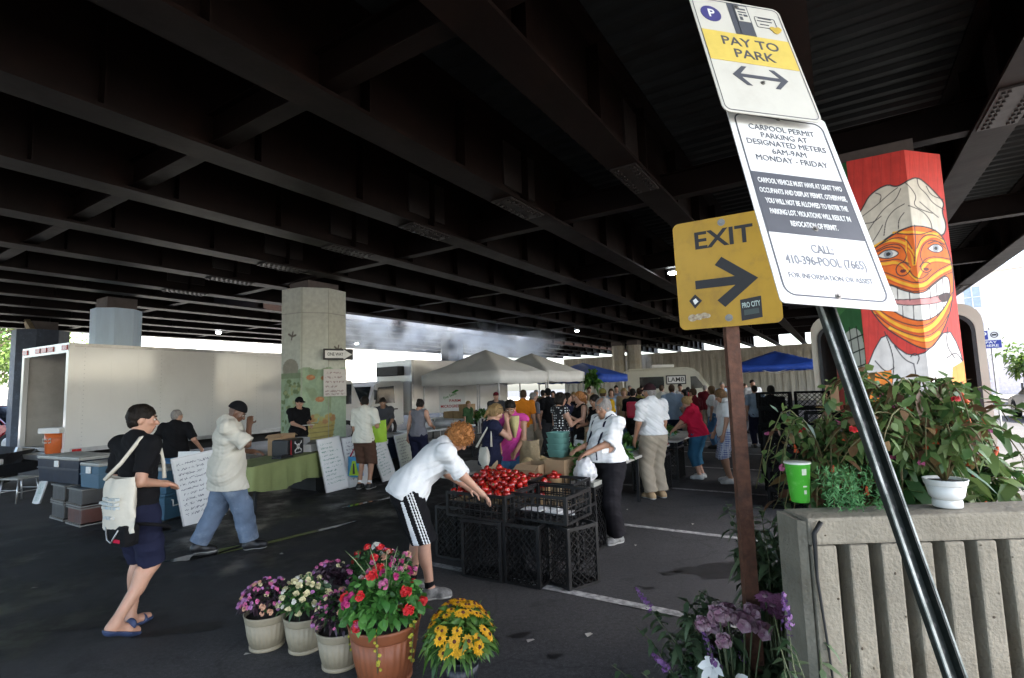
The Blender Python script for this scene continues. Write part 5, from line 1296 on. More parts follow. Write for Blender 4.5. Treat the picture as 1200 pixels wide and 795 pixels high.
p = atd(219, 534, 8.4); a = MB(); a.prismx([(-.005, 0), (.09, 0), (.005, .17)], -.19, .19); o = a.build('paper_sign', M_paper, None, Vector((p3.x - .1, p3.y - .02, .818)), -.1); tag(o, 'blank white tent card standing on the right blue cooler', 'card')
# big navy coolers behind the boards by the vendor
cooler('large navy cooler left of two behind the boards, below the vendor', B(7.15, 9.15, .35), RB + 1.45, (1.1, .6, .55), M_navy2, M_glid, 'navy coolers behind the boards')
cooler('large navy cooler right of two, behind the man with green bags', B(8.35, 9.0, .35), RB + 1.5, (1.1, .6, .55), M_navy2, M_glid, 'navy coolers behind the boards')
slab('pallet', 'dark pallet under the two large navy coolers', 'pallet', B(7.75, 9.08, 0), RB, (.8, 2.5, .345), M_chas)
# tables past the column
table('white table with grey lids behind the woman in the grey top', 9.4, 11.6, 8.6, 9.4, .88, M_wplas)
for u, v, l in ((9.8, 8.95, 'grey plastic lid box near the woman in grey'), (10.7, 9.0, 'second grey lid box, farther along the white table')):
    bag_blob('covered_tray', l, 'tray', B(u, v, .885), (.3, .25, .13), mat('grey_tub', (.36, .37, .37), .4), 3, .06)
cooler('dark cooler under the white table behind the bending man', B(9.9, 9.0, .0), RB + 1.57, (.9, .55, .6), M_navy2, M_glid)
# stall under the first grey canopy
table('long stall table under the nearer grey canopy', 14.6, 17.2, 9.6, 10.4, .85, M_wplas)
table('side table of baskets under the nearer grey canopy', 14.2, 14.9, 10.6, 13.0, .85, M_wplas)
for j, (v, z) in enumerate(((10.9, .852), (11.35, .852), (11.1, 1.10), (11.8, .852))):
    t = cbox('%s wooden crate of the little pile on the canopy stall' % ('right', 'middle', 'upper', 'left')[j], B(14.5, v, z), RB, (.42, .4, .24), M_wbask, False, 'wooden_crate', 'crate', 'wooden crates on the canopy stall')
greens('green herbs beside the wooden crates under the grey canopy', B(14.5, 10.5, .86), .2, .25, .3, 140, .14)
p = B(16.2, 13.15, 1.5)
t = thing('banner_sign', 'white microgreens banner hanging at the left of the grey canopy', 'sign', (p.x, p.y, 0), -.05)
a = MB(); a.b2((-.52, 0, .95), (.52, .02, 2.0)); o = a.build('banner', M_sw, t)
M_rtx = mat('red_sign_ink', (.45, .03, .03), .5); M_gtx = mat('green_sign_ink', (.05, .28, .05), .5)
text_obj('lettering', 'MICROGREENS', .11, M_rtx, o, (0, -.003, 1.2), width=.92, bold=.03)
text_obj('lettering', 'Five Seeds', .10, M_gtx, o, (-.08, -.003, 1.62), (math.pi / 2, -.35, 0), width=.55, bold=.02)
text_obj('lettering', 'FARM', .10, M_rtx, o, (.12, -.003, 1.42), width=.45, bold=.03)
a = MB()
for k in range(3): a.prismy([(.05 + k * .07 + .06 * math.cos(q * .6) * (1 + .2 * k), 1.74 + .04 * k + .035 * math.sin(q * .6)) for q in range(10)], -.0035 - .0006 * k, -.0005 - .0006 * k)
a.build('leaf_picture', M_gtx, o)
for z in (0.0,): 
    for s in (-.5, .5): a = MB(); a.cyl((s, .035, 0), (s, .035, 2.05), .014, n=6); a.build('pole', M_pole, t)
# produce under the second canopy and farther rows
table('table under the farther grey canopy', 19.0, 21.5, 9.6, 10.4, .85, M_wplas)
greens('tall green bunch hanging near the second canopy\'s right pole', B(21.5, 9.4, 1.9), .25, .25, .5, 120, .35)
table('far table before the far columns', 22, 26, 5.8, 6.6, .85)
table('table under the bright blue canopy', 27.5, 29.5, 2.2, 3.0, .85)

# scraps on the ground
M_scrap = mat('paper_scrap', (.45, .43, .38), .8)
for j, (px, py) in enumerate([(745, 640), (622, 752), (290, 768), (700, 668), (812, 615), (560, 640), (660, 640), (40, 690), (330, 650), (690, 745), (735, 598), (880, 590)]):
    a = MB(); w_ = U(.012, .035); a.add([(-w_, -w_ * .5, .004), (w_ * .8, -w_ * .6, .010), (w_, w_ * .4, .006), (-w_ * .7, w_ * .6, .014)], [(0, 1, 2, 3)]); a.add([(-w_, -w_ * .5, .003), (w_ * .8, -w_ * .6, .009), (w_, w_ * .4, .005), (-w_ * .7, w_ * .6, .013)], [(3, 2, 1, 0)])
    q = at(px, py); tag(a.build('scrap', M_scrap, None, q + Vector((0, 0, .002)), U(0, 6)), 'tiny pale scrap of litter lying on the asphalt', 'litter', 'scraps of litter')
# ------------------------------------------------------------------ people: one smooth skin grown from a signed distance field, clothes grown the same way
class Field:
    def __init__(s, lo, hi, h):
        s.h = h; s.lo = np.array(lo, np.float32); n = np.ceil((np.array(hi) - s.lo) / h).astype(int) + 1; s.n = n
        s.ax = [s.lo[i] + h * np.arange(n[i], dtype=np.float32) for i in range(3)]
        s.D = np.full(n, .2, np.float32)
    def _block(s, lo, hi):
        a = np.clip(((np.array(lo) - s.lo) / s.h).astype(int), 0, s.n); b = np.clip(((np.array(hi) - s.lo) / s.h).astype(int) + 2, 0, s.n)
        if (b <= a).any(): return None
        sl = tuple(slice(a[i], b[i]) for i in range(3))
        return sl, s.ax[0][sl[0]][:, None, None], s.ax[1][sl[1]][None, :, None], s.ax[2][sl[2]][None, None, :]
    def _mix(s, sl, d, k):
        o = s.D[sl]
        if k <= 0: s.D[sl] = np.minimum(o, d)
        else:
            q = np.maximum(k - np.abs(o - d), 0) / k; s.D[sl] = np.minimum(o, d) - q * q * k * .25
    def cone(s, a, b, ra, rb, k=.03, flat=None):
        a = np.array(a, np.float32); b = np.array(b, np.float32); r = max(ra, rb) + k + 2 * s.h
        bl = s._block(np.minimum(a, b) - r, np.maximum(a, b) + r)
        if bl is None: return
        sl, X, Y, Z = bl; d = b - a; l = float(d @ d) + 1e-9
        t = np.clip(((X - a[0]) * d[0] + (Y - a[1]) * d[1] + (Z - a[2]) * d[2]) / l, 0, 1)
        q = np.sqrt((X - a[0] - t * d[0]) ** 2 + (Y - a[1] - t * d[1]) ** 2 + (Z - a[2] - t * d[2]) ** 2) - (ra + (rb - ra) * t)
        s._mix(sl, q, k)
    def ell(s, c, r, M=None, k=.03):
        c = np.array(c, np.float32); R = max(r) + k + 2 * s.h; bl = s._block(c - R, c + R)
        if bl is None: return
        sl, X, Y, Z = bl; X = X - c[0]; Y = Y - c[1]; Z = Z - c[2]
        if M is not None:
            M = np.array(M, np.float32); X, Y, Z = (M[0, 0] * X + M[1, 0] * Y + M[2, 0] * Z, M[0, 1] * X + M[1, 1] * Y + M[2, 1] * Z, M[0, 2] * X + M[1, 2] * Y + M[2, 2] * Z)
        k0 = np.sqrt((X / r[0]) ** 2 + (Y / r[1]) ** 2 + (Z / r[2]) ** 2) + 1e-6
        k1 = np.sqrt((X / r[0] ** 2) ** 2 + (Y / r[1] ** 2) ** 2 + (Z / r[2] ** 2) ** 2) + 1e-6
        s._mix(sl, k0 * (k0 - 1) / k1, k)
    def grid(s): return s.ax[0][:, None, None], s.ax[1][None, :, None], s.ax[2][None, None, :]
    def cut(s, p, n):
        "keep what lies behind the plane"
        n = np.array(n, float); n /= np.linalg.norm(n); X, Y, Z = s.grid(); s.D = np.maximum(s.D, ((X - p[0]) * n[0] + (Y - p[1]) * n[1] + (Z - p[2]) * n[2]).astype(np.float32))
    def hollow(s, c, r, M=None):
        g = Field(s.lo, s.lo, s.h); g.n = s.n; g.ax = s.ax; g.D = np.full(s.n, .2, np.float32); g.ell(c, r, M, 0); s.D = np.maximum(s.D, -g.D)
    def wrinkle(s, amp, f, seed=0):
        X, Y, Z = s.grid(); q = seed * 1.7
        w_ = np.sin(f * (X * 1.0 + Z * .55) + q + 1.5 * np.sin(f * .5 * Y + q)) * np.sin(f * .7 * (Y - Z * .8) + 2 * q) + .5 * np.sin(f * 2.1 * (Z + .6 * X - .4 * Y) + 3 * q)
        s.D = s.D + (amp * (w_ - .8)).astype(np.float32)
    def mesh(s, name, m, parent, smooth=1):
        D = np.pad(s.D, 1, constant_values=.2); sg = D < 0
        if not sg.any(): return None
        n = np.array(D.shape) - 1
        cs = [(i, j, k) for i in (0, 1) for j in (0, 1) for k in (0, 1)]
        def sub(A, c): return A[c[0]:c[0] + n[0], c[1]:c[1] + n[1], c[2]:c[2] + n[2]]
        cnt = sum(sub(sg, c).astype(np.int8) for c in cs); act = (cnt > 0) & (cnt < 8)
        I = np.argwhere(act); idx = np.full(act.shape, -1, np.int32); idx[act] = np.arange(len(I))
        vals = np.stack([D[I[:, 0] + c[0], I[:, 1] + c[1], I[:, 2] + c[2]] for c in cs], 1)
        P = np.zeros((len(I), 3)); N = np.zeros(len(I)); ca = np.array(cs, float)
        for a in range(8):
            for b in range(a + 1, 8):
                if np.abs(ca[a] - ca[b]).sum() != 1: continue
                va, vb = vals[:, a], vals[:, b]; x = (va < 0) != (vb < 0)
                t = np.where(x, va / np.where(x, va - vb, 1), 0)
                P += np.where(x[:, None], ca[a] + t[:, None] * (ca[b] - ca[a]), 0); N += x
        P = (P / N[:, None] + I - 1) * s.h + s.lo
        Q = []
        for ax in range(3):
            o1, o2 = (ax + 1) % 3, (ax + 2) % 3
            e = np.zeros(3, int); e[ax] = 1
            A = sg[:-1 if ax == 0 else None, :-1 if ax == 1 else None, :-1 if ax == 2 else None]; Bq = sg[e[0]:, e[1]:, e[2]:]
            E = np.argwhere(A != Bq); ok = (E[:, o1] >= 1) & (E[:, o2] >= 1) & (E[:, o1] < n[o1]) & (E[:, o2] < n[o2]); E = E[ok]
            u1 = np.zeros(3, int); u1[o1] = 1; u2 = np.zeros(3, int); u2[o2] = 1
            g_ = lambda d: idx[tuple((E - d).T)]
            q = np.stack([g_(u1 + u2), g_(u2), g_(0 * u1), g_(u1)], 1); fl_ = ~A[tuple(E.T)]; q[fl_] = q[fl_][:, ::-1]; Q.append(q)
        Q = np.concatenate(Q)
        for _ in range(smooth):                       # light smoothing of the grid steps
            S_ = np.zeros_like(P); W_ = np.zeros(len(P))
            for a in range(4):
                b = (a + 1) % 4; np.add.at(S_, Q[:, a], P[Q[:, b]]); np.add.at(W_, Q[:, a], 1); np.add.at(S_, Q[:, b], P[Q[:, a]]); np.add.at(W_, Q[:, b], 1)
            P = P * .5 + .5 * S_ / np.maximum(W_, 1)[:, None]
        me = arr_mesh(name, P, Q); me.materials.append(m); o = bpy.data.objects.new(name, me); link(o, parent); return o

def vx(*a): return np.array(a, float)
def unit(v): return v / (np.linalg.norm(v) + 1e-9)
def rotx(a): c, s = math.cos(a), math.sin(a); return np.array([[1, 0, 0], [0, c, -s], [0, s, c]])
def rotz(a): c, s = math.cos(a), math.sin(a); return np.array([[c, -s, 0], [s, c, 0], [0, 0, 1]])
def roty(a): c, s = math.cos(a), math.sin(a); return np.array([[c, 0, s], [0, 1, 0], [-s, 0, c]])
def ik(a, c, l1, l2, pole):
    d = c - a; L = np.linalg.norm(d); L = min(L, (l1 + l2) * .995); d = unit(d); c = a + d * L
    x = (l1 * l1 - l2 * l2 + L * L) / (2 * L); h = math.sqrt(max(l1 * l1 - x * x, 0)); p = pole - d * (pole @ d); return a + d * x + unit(p) * h, c

SKIN = {'light': (.46, .255, .17), 'tan': (.36, .19, .115), 'brown': (.12, .06, .035), 'mid': (.28, .15, .09)}
def skinmat(k): return mat('skin_' + k, SKIN[k], .5, var=.14, scale=12, dirt=tuple(c * f for c, f in zip(SKIN[k], (1.0, .82, .78))), dscale=9, bump=.06, bscale=120)
def cloth(name, col, rough=.85, **kw): return mat('cloth_' + name, col, rough, var=kw.pop('var', .12), scale=kw.pop('scale', 7), spec=.15, bump=kw.pop('bump', .12), bscale=kw.pop('bscale', 45), **kw)
HAIR = {'dark': (.012, .008, .005), 'brown': (.07, .038, .018), 'grey': (.27, .25, .23), 'red': (.40, .165, .05), 'blond': (.30, .19, .08), 'lightbrown': (.16, .09, .04)}
def hairmat(k): return mat('hair_' + k, HAIR[k], .6, spec=.2, var=.5, scale=60, stretch=(1, 1, .25), bump=.5, bscale=90)

def person(label, pos, face, h=1.75, vox=.012, build=1.0, belly=0.0, skin='light', lean=0.0, twist=0.0, head=(0, 0), handR=None, handL=None, footR=None, footL=None, poleR=None, poleL=None,
           shirt=None, sleeve=.5, hem=.86, loose=.016, shorts=None, leg=.55, legw=1.0, skirt=None, hair='dark', hstyle='short', cap=None, brim=True, shoes=None, shoetype='shoe', socks=None, group=None, female=False, curl=.5, hipx=0.0, hipback=0.0, neck=None, name='person', cuts=None, fingers=True):
    s = h / 1.75; t = thing(name, label, 'person', pos, -math.radians(face), group)
    J = {}
    hipz = .93 * s
    pel = vx(hipx, -hipback, hipz)
    sw = (.185 if not female else .165) * s * (1 + (build - 1) * .45)
    hw = (.092 if not female else .098) * s
    Rl = rotx(-math.radians(lean)); Rh_ = rotx(-math.radians(lean * .55)); Rt = rotz(-math.radians(twist))
    waist = pel + Rh_ @ vx(0, 0, .15 * s); chest = waist + Rl @ Rt @ vx(0, .0, .20 * s)
    RC = Rl @ Rt
    shl = chest + RC @ vx(0, -.005 * s, .145 * s); nk = chest + RC @ vx(0, -.012 * s, .20 * s)
    hp, hy = head
    HR = rotz(-math.radians(hy)) @ Rl @ Rt @ rotx(math.radians(lean * .25 - hp)) if lean < 40 else rotz(-math.radians(hy)) @ rotx(-math.radians(hp))
    hd_ = nk + RC @ vx(0, .008 * s, .03 * s) + HR @ vx(0, .025 * s, .115 * s)
    SH = {'R': shl + RC @ vx(sw, 0, 0), 'L': shl - RC @ vx(sw, 0, 0)}
    HI = {'R': pel + vx(hw, 0, -.02 * s), 'L': pel + vx(-hw, 0, -.02 * s)}
    H_, F_ = {}, {}
    dflt = {'R': chest + RC @ vx(sw + .06 * s, .04 * s, -.40 * s), 'L': chest + RC @ vx(-sw - .06 * s, .04 * s, -.40 * s)}
    EL, WR, KN, AN = {}, {}, {}, {}
    for k, hnd, ft, pole in (('R', handR, footR, poleR), ('L', handL, footL, poleL)):
        sg_ = 1 if k == 'R' else -1
        w_ = vx(*hnd) if hnd is not None else dflt[k]
        EL[k], WR[k] = ik(SH[k], w_, .285 * s, .255 * s, vx(*pole) if pole is not None else vx(sg_ * .35, -.8, -.35))
        a = vx(*ft) if ft is not None else vx(sg_ * .10 * s, 0, .085 * s)
        KN[k], AN[k] = ik(HI[k], a, .425 * s, .425 * s, vx(sg_ * .08, 1, 0))
    allp = np.array([hd_, nk, pel, *SH.values(), *EL.values(), *WR.values(), *KN.values(), *AN.values()])
    lo = allp.min(0) - .27 * s; hi = allp.max(0) + .27 * s; lo[2] = min(lo[2], -.01)
    b = build
    def torso(F, o=0.0, drape=0.0):
        fy = 1.0 + (.0 if not female else .0)
        F.ell(pel + vx(0, -.012 * s, .0), ((.158 + .02 * female) * s * b + o, .112 * s * b + o, .12 * s + o), Rh_, .03)
        F.ell(pel + Rh_ @ vx(0, (.01 + belly * .35) * s, .10 * s), ((.138 - .016 * female) * s * b + o + belly * .2 * s, (.098 + belly * .5) * s * b + o + drape, .13 * s + o), Rh_, .06)
        F.ell(waist + RC @ vx(0, (.012 + belly * .3) * s, .05 * s), ((.137 - .016 * female) * s * b + o + belly * .15 * s, (.10 + belly * .42) * s * b + o, .13 * s + o), RC, .06)
        F.ell(chest + RC @ vx(0, .012 * s, .03 * s), ((.158 - .02 * female) * s * b + o, .112 * s * b + o, .15 * s + o), RC, .06)
        if female:
            for q in (-1, 1): F.ell(chest + RC @ vx(q * .07 * s, .09 * s, .0), (.062 * s + o, .058 * s + o, .062 * s + o), RC, .04)
        F.cone(SH['L'], SH['R'], .058 * s * b ** .5 + o * .6, .058 * s * b ** .5 + o * .6, .06 if not o else .04)
        F.cone(shl - RC @ vx(sw * .45, 0, 0) , nk, .05 * s + o, .05 * s + o, .04); F.cone(shl + RC @ vx(sw * .45, 0, 0), nk, .05 * s + o, .05 * s + o, .04)
    def arm(F, k, o=0.0, upto=2.0, r=None):
        ab = b ** .5
        e = min(upto, 1); F.cone(SH[k], SH[k] + (EL[k] - SH[k]) * e, .056 * s * ab + o, (.056 - .016 * e) * s * ab + o, .035)
        if upto > 1: e = min(upto - 1, 1); F.cone(EL[k], EL[k] + (WR[k] - EL[k]) * e, .042 * s * ab + o, (.042 - .016 * e) * s * ab + o, .02)
    def legf(F, k, o=0.0, upto=2.0, wide=1.0):
        e = min(upto, 1); F.cone(HI[k], HI[k] + (KN[k] - HI[k]) * e, .088 * s * b * wide ** .3 + o, (.088 - .033 * e * (1 - (wide - 1) * .9)) * s * b + o, .03)
        if upto > 1:
            e = min(upto - 1, 1); F.cone(KN[k], KN[k] + (AN[k] - KN[k]) * e, (.055 + .05 * (wide - 1)) * s + o, (.055 - .018 * e + .06 * (wide - 1)) * s + o, .03)
            if o == 0: F.ell(KN[k] + (AN[k] - KN[k]) * .28 + vx(0, -.022 * s, 0), (.046 * s, .048 * s, .11 * s), None, .03)
    def foot(F, k, o=0.0):
        sg_ = 1 if k == 'R' else -1; d = unit(vx(sg_ * .12, 1, 0)); A = AN[k]; up = max(0, A[2] - .085 * s)
        pitch = min(.9, up * 6.5) if A[1] < 0 else -min(.4, up * 3)
        if up > .02: d = unit(vx(sg_ * .1, math.cos(pitch), -math.sin(pitch)))
        he = A + vx(0, -.035 * s, -.045 * s); he = he if up < .01 else A - d * .035 * s + vx(0, 0, -.045 * s); toe = he + d * .19 * s + vx(0, 0, -.008 * s)
        F.cone(A, he + vx(0, .01, .0), .036 * s + o, .036 * s + o, .03); F.cone(A + vx(0, .01, -.02 * s), he + d * .15 * s, .034 * s + o, .026 * s + o, .03); F.cone(he, toe, .033 * s + o, .03 * s + o, .03)
        F.cone(he + d * .13 * s + vx(.02 * s, 0, 0), he + d * .15 * s - vx(.02 * s, 0, 0), .028 * s + o, .028 * s + o, .02)
    def hand(F, k):
        A = WR[k]; d = unit(WR[k] - EL[k]); sg_ = 1 if k == 'R' else -1
        side = unit(np.cross(d, vx(0, 0, 1) if abs(d[2]) < .8 else vx(0, 1, 0))); nrm = np.cross(side, d)
        if abs(d[2]) > .8: side = unit(vx(0, 1, 0) - d * d[1]); nrm = np.cross(d, side) * sg_ * (1 if d[2] < 0 else -1); nrm = -nrm if nrm[0] * sg_ > 0 else nrm
        else: nrm = -nrm if nrm[2] > 0 else nrm
        pc = A + d * .045 * s; F.cone(A, A + d * .03 * s, .026 * s, .028 * s, .02)
        for q in (-.026, -.009, .009, .026): F.cone(A + d * .02 * s + side * q * s * .6, A + d * .082 * s + side * q * s, .014 * s, .0125 * s, .016)
        if not fingers or vox > .0105:
            F.cone(A + d * .07 * s, A + d * .13 * s + nrm * .03 * s, .03 * s, .02 * s, .02); return
        for q, l_ in ((-.027, .062), (-.009, .075), (.0095, .082), (.028, .074)):
            b0 = A + d * .085 * s + side * q * s; d1 = unit(d + nrm * curl * .6); m1 = b0 + d1 * l_ * .5 * s; d2 = unit(d + nrm * curl * 1.9); F.cone(b0, m1, .0098 * s, .009 * s, .006); F.cone(m1, m1 + d2 * l_ * .5 * s, .009 * s, .0075 * s, .004)
        tb = A + d * .03 * s + side * .024 * s; F.cone(tb, tb + unit(side * .8 + d * .6 + nrm * .3) * .045 * s, .013 * s, .011 * s, .012); tm = tb + unit(side * .8 + d * .6 + nrm * .3) * .045 * s; F.cone(tm, tm + unit(d + side * .2 + nrm * .5) * .032 * s, .0105 * s, .008 * s, .004)
    def headf(F):
        H = lambda x, y, z: hd_ + HR @ (vx(x, y, z) * s)
        F.cone(nk - RC @ vx(0, 0, .03 * s), H(0, -.015, -.06), .054 * s * b ** .4, .052 * s * b ** .3, .03)
        F.ell(H(0, -.012, .03), (.073 * s, .092 * s, .088 * s), HR, .02); F.ell(H(0, .018, -.03), (.060 * s, .070 * s, .082 * s), HR, .035); F.ell(H(0, .045, -.085), (.032 * s, .03 * s, .024 * s), HR, .03)
        F.cone(H(0, .082, .012), H(0, .105, -.026), .009 * s, .0155 * s, .012); F.cone(H(-.014, .09, -.028), H(.014, .09, -.028), .009 * s, .009 * s, .008)
        F.cone(H(-.045, .068, .022), H(.045, .068, .022), .011 * s, .011 * s, .02); F.cone(H(-.02, .082, -.058), H(.02, .082, -.058), .008 * s, .008 * s, .01)
        for q in (-1, 1): F.ell(H(q * .074, -.008, -.005), (.010 * s, .022 * s, .032 * s), HR, .008); F.ell(H(q * .045, .06, -.02), (.025 * s, .02 * s, .02 * s), HR, .02)
    sm_ = skinmat(skin)
    F = Field(lo, hi, vox); torso(F); headf(F)
    for k in 'RL': arm(F, k); legf(F, k); foot(F, k); hand(F, k)
    bo = F.mesh('body', sm_, t)
    # face
    H = lambda x, y, z: hd_ + HR @ (vx(x, y, z) * s)
    if vox < .0135:
        for q in (-1, 1):
            a = MB(); a.ball(H(q * .031, .0795, .004), (.0125 * s, .0125 * s, .009 * s), 10, 7); e = a.build('eye', mat('eye_white', (.55, .52, .48), .3), t)
            a = MB(); a.ball(H(q * .031, .0905, .004), .0055 * s, 8, 6); a.build('iris', mat('eye_iris', (.02, .012, .008), .2), e)
            a = MB(); a.tube([H(q * .015, .0925, .026), H(q * .033, .0905, .031), H(q * .052, .077, .024)], [.003 * s, .005 * s, .0025 * s], 6); a.build('eyebrow', hairmat(hair if hair in HAIR else 'dark'), t)
        a = MB(); a.tube([H(-.024, .079, -.054), H(-.010, .0895, -.052), H(0, .0905, -.053), H(.010, .0895, -.052), H(.024, .079, -.054)], [.002 * s, .0052 * s, .0055 * s, .0052 * s, .002 * s], 6); a.build('mouth', mat('lips_' + skin, tuple(c * f for c, f in zip(SKIN[skin], (.75, .42, .42))), .4), t)
    # hair
    if hair and hstyle != 'bald':
        G = Field(hd_ - .34 * s, hd_ + .34 * s, max(.006, vox * .85)); o = (.007 if hstyle == 'short' else .012) * s
        if hstyle == 'curly': o = .019 * s
        if hstyle in ('crop',): o = .006 * s
        G.ell(H(0, -.014, .032), (.073 * s + o, .092 * s + o, .088 * s + o), HR, .0)
        if hstyle not in ('short', 'crop'): G.ell(H(0, -.035, -.02), (.064 * s + o * .8, .065 * s + o * .8, .07 * s + o * .4), HR, .03)
        else: G.ell(H(0, -.04, -.015), (.056 * s + o, .056 * s + o * .6, .06 * s), HR, .02)
        if hstyle == 'long':
            for q in (-1, 0, 1): G.cone(H(q * .05, -.05, .0), H(q * .06, -.075, -.17), .05 * s, .032 * s, .04)
            for q in (-1, 1): G.cone(H(q * .075, -.0, .03), H(q * .08, .0, -.13), .022 * s, .018 * s, .03)
        if hstyle == 'bob':
            for q in (-1, 1): G.cone(H(q * .066, -.02, .02), H(q * .07, -.005, -.085), .032 * s, .024 * s, .04)
            G.cone(H(-.04, -.07, -.05), H(.04, -.07, -.05), .045 * s, .045 * s, .04)
        if hstyle == 'bun': G.ell(H(0, -.12, .05), (.04 * s, .04 * s, .04 * s), HR, .015)
        if hstyle == 'tail': G.cone(H(0, -.11, .03), H(0, -.14, -.12), .03 * s, .014 * s, .02)
        if hstyle == 'curly':
            r_ = random.Random(5)
            for k in range(90):
                v = Vector((r_.gauss(0, 1), r_.gauss(0, 1), r_.gauss(0, 1) + .3)).normalized(); G.ell(H(v.x * .088, -.012 + v.y * .104, .03 + v.z * .102), (.016 * s,) * 3, None, .008)
        G.wrinkle(.0035 if hstyle != 'curly' else .006, 75 if hstyle != 'curly' else 110, 2)
        fn = HR @ vx(0, .82, -.57); G.hollow(H(0, .098, -.045), (.064 * s, .075 * s, .098 * s), HR)
        lowz = {'short': -.042, 'crop': -.06, 'curly': -.10, 'fringe': -.06, 'grey': -.06}.get(hstyle, -.25); G.cut(H(0, 0, lowz), HR @ vx(0, .35, -1))
        if hstyle in ('short', 'crop'):
            for q in (-1, 1): G.hollow(H(q * .086, .022, -.032), (.034 * s, .058 * s, .050 * s), HR)
        if hstyle == 'receding': G.hollow(H(0, .06, .12), (.06 * s, .09 * s, .06 * s), HR)
        ho = G.mesh('hair', hairmat(hair), t)
        if ho and vox < .0105:
            me = ho.data; nv = len(me.vertices); nn = np.zeros(nv * 3, np.float32); cc_ = np.zeros(nv * 3, np.float32); me.vertices.foreach_get('co', cc_); me.vertices.foreach_get('normal', nn); cc_ = cc_.reshape(-1, 3); nn = nn.reshape(-1, 3); rr = random.Random(len(label)); a = MB()
            for k in range(420 if hstyle != 'curly' else 240):
                i = rr.randrange(nv); p = Vector(cc_[i]); n_ = Vector(nn[i]); dn = Vector((rr.gauss(0, .3), rr.gauss(0, .3), -1)); d = (dn - n_ * dn.dot(n_))
                if d.length < .1: continue
                d.normalize(); sd_ = n_.cross(d)
                if hstyle == 'curly':
                    r_ = rr.uniform(.006, .012) * s; ph = rr.uniform(0, 6); a.tube([p + n_ * (.004 + .0035 * j) + (sd_ * math.cos(ph + j * 1.1) + d * math.sin(ph + j * 1.1)) * r_ for j in range(7)], [.0035, .004, .004, .0035, .003, .0025, .001], 4)
                else:
                    l_ = rr.uniform(.010, .02) * s * (1.8 if hstyle in ('tail', 'bob', 'long') else 1); b_ = sd_ * .0022; a.add([p - b_, p + b_, p + d * l_ * .6 + n_ * l_ * .16 + b_ * .7, p + d * l_ * .6 + n_ * l_ * .16 - b_ * .7, p + d * l_ + n_ * l_ * .12], [(0, 1, 2, 3), (3, 2, 4)])
            a.build('hair_strands', hairmat(hair), t)
    if cap:
        G = Field(hd_ - .30 * s, hd_ + .30 * s, max(.006, vox * .8)); o = .017 * s
        G.ell(H(0, -.014, .034), (.073 * s + o, .092 * s + o, .092 * s + o), HR, 0); G.cut(H(0, 0, .032), HR @ vx(0, .12, -1))
        if brim: G.ell(H(0, .125, .043), (.07 * s, .085 * s, .012 * s), HR @ rotx(-.12), .01)
        G.mesh('cap', cap, t)
    # trousers, shorts, skirt
    def lower(nm, m, upto, wide, o, zt=None, amp=.006):
        G = Field(lo, np.array([hi[0], hi[1], max(pel[2], waist[2]) + .12 * s]), max(vox * 1.0, .008))
        G.ell(pel + vx(0, -.012 * s, .0), ((.158 + .02 * female) * s * b + o, .112 * s * b + o, .13 * s + o), Rh_, .03)
        G.ell(pel + Rh_ @ vx(0, (.01 + belly * .35) * s, .09 * s), (.138 * s * b + o + belly * .2 * s, (.098 + belly * .5) * s * b + o, .12 * s + o), Rh_, .05)
        for k in 'RL':
            legf(G, k, o + .012 * (wide - 1) * 3, upto, wide)
        G.wrinkle(amp, 24, 1 + len(label)); G.wrinkle(amp * .3, 66, len(label) % 5)
        if zt is None: zt = .115
        G.cut(pel + Rh_ @ vx(0, 0, zt * s), Rh_ @ vx(0, 0, 1))
        for k in 'RL':
            if upto <= 1: e = HI[k] + (KN[k] - HI[k]) * upto; d = unit(KN[k] - HI[k])
            else: e = KN[k] + (AN[k] - KN[k]) * (upto - 1); d = unit(AN[k] - KN[k])
            X, Y, Z = G.grid(); near = ((X - e[0]) ** 2 + (Y - e[1]) ** 2 + (Z - e[2]) ** 2) < (.30 * s) ** 2
            side_ok = ((X - pel[0]) * (1 if k == 'R' else -1) > -.02) if abs(AN['R'][1] - AN['L'][1]) < .2 else near
            pd = ((X - e[0]) * d[0] + (Y - e[1]) * d[1] + (Z - e[2]) * d[2]).astype(np.float32)
            G.D = np.where(near & side_ok, np.maximum(G.D, pd), G.D)
        return G.mesh(nm, m, t)
    if shorts is not None: lower({True: 'shorts', False: 'trousers'}[leg < 1.6], shorts, leg, legw, .010 * s + .006)
    if skirt is not None:
        m_, zb, fl_ = skirt
        G = Field(lo, np.array([hi[0], hi[1], waist[2] + .1]), max(vox, .009)); n_ = 8
        for k in range(n_ + 1):
            q = k / n_; G.ell(vx(pel[0], pel[1] - .01, pel[2] + (.08 - q * (.08 + hipz / s - zb)) * s), ((.165 + fl_ * q) * s * b, (.125 + fl_ * q) * s * b, .07 * s), None, .04)
        G.wrinkle(.008, 30, 3); G.cut(vx(0, 0, zb * s), (0, 0, -1)); G.cut(pel + Rh_ @ vx(0, 0, .13 * s), Rh_ @ vx(0, 0, 1)); G.mesh('skirt', m_, t)
    if shirt is not None:
        o = loose * s
        G = Field(lo, hi, max(vox * .9, .007)); torso(G, o + .002, loose * .6)
        hz = hem * s - pel[2]
        # cloth hanging from chest to hem
        for q in (0, .35, .7, 1.0):
            z = .08 * s * (1 - q) + (hz - .02) * q; G.ell(pel + Rh_ @ vx(0, (belly * .3 * (1 - q)) * s, z), ((.152 + .012 * female) * s * b + o + .3 * loose + belly * .12 * s, (.112 + belly * .3 * (1 - q * .5)) * s * b + o + .5 * loose, .09 * s), Rh_, .05)
        if hem < .8:
            for k in 'RL': legf(G, k, o + .012 + .012 * (legw - 1) * 3, min(1, (.93 - hem) / .42 + .1), legw)
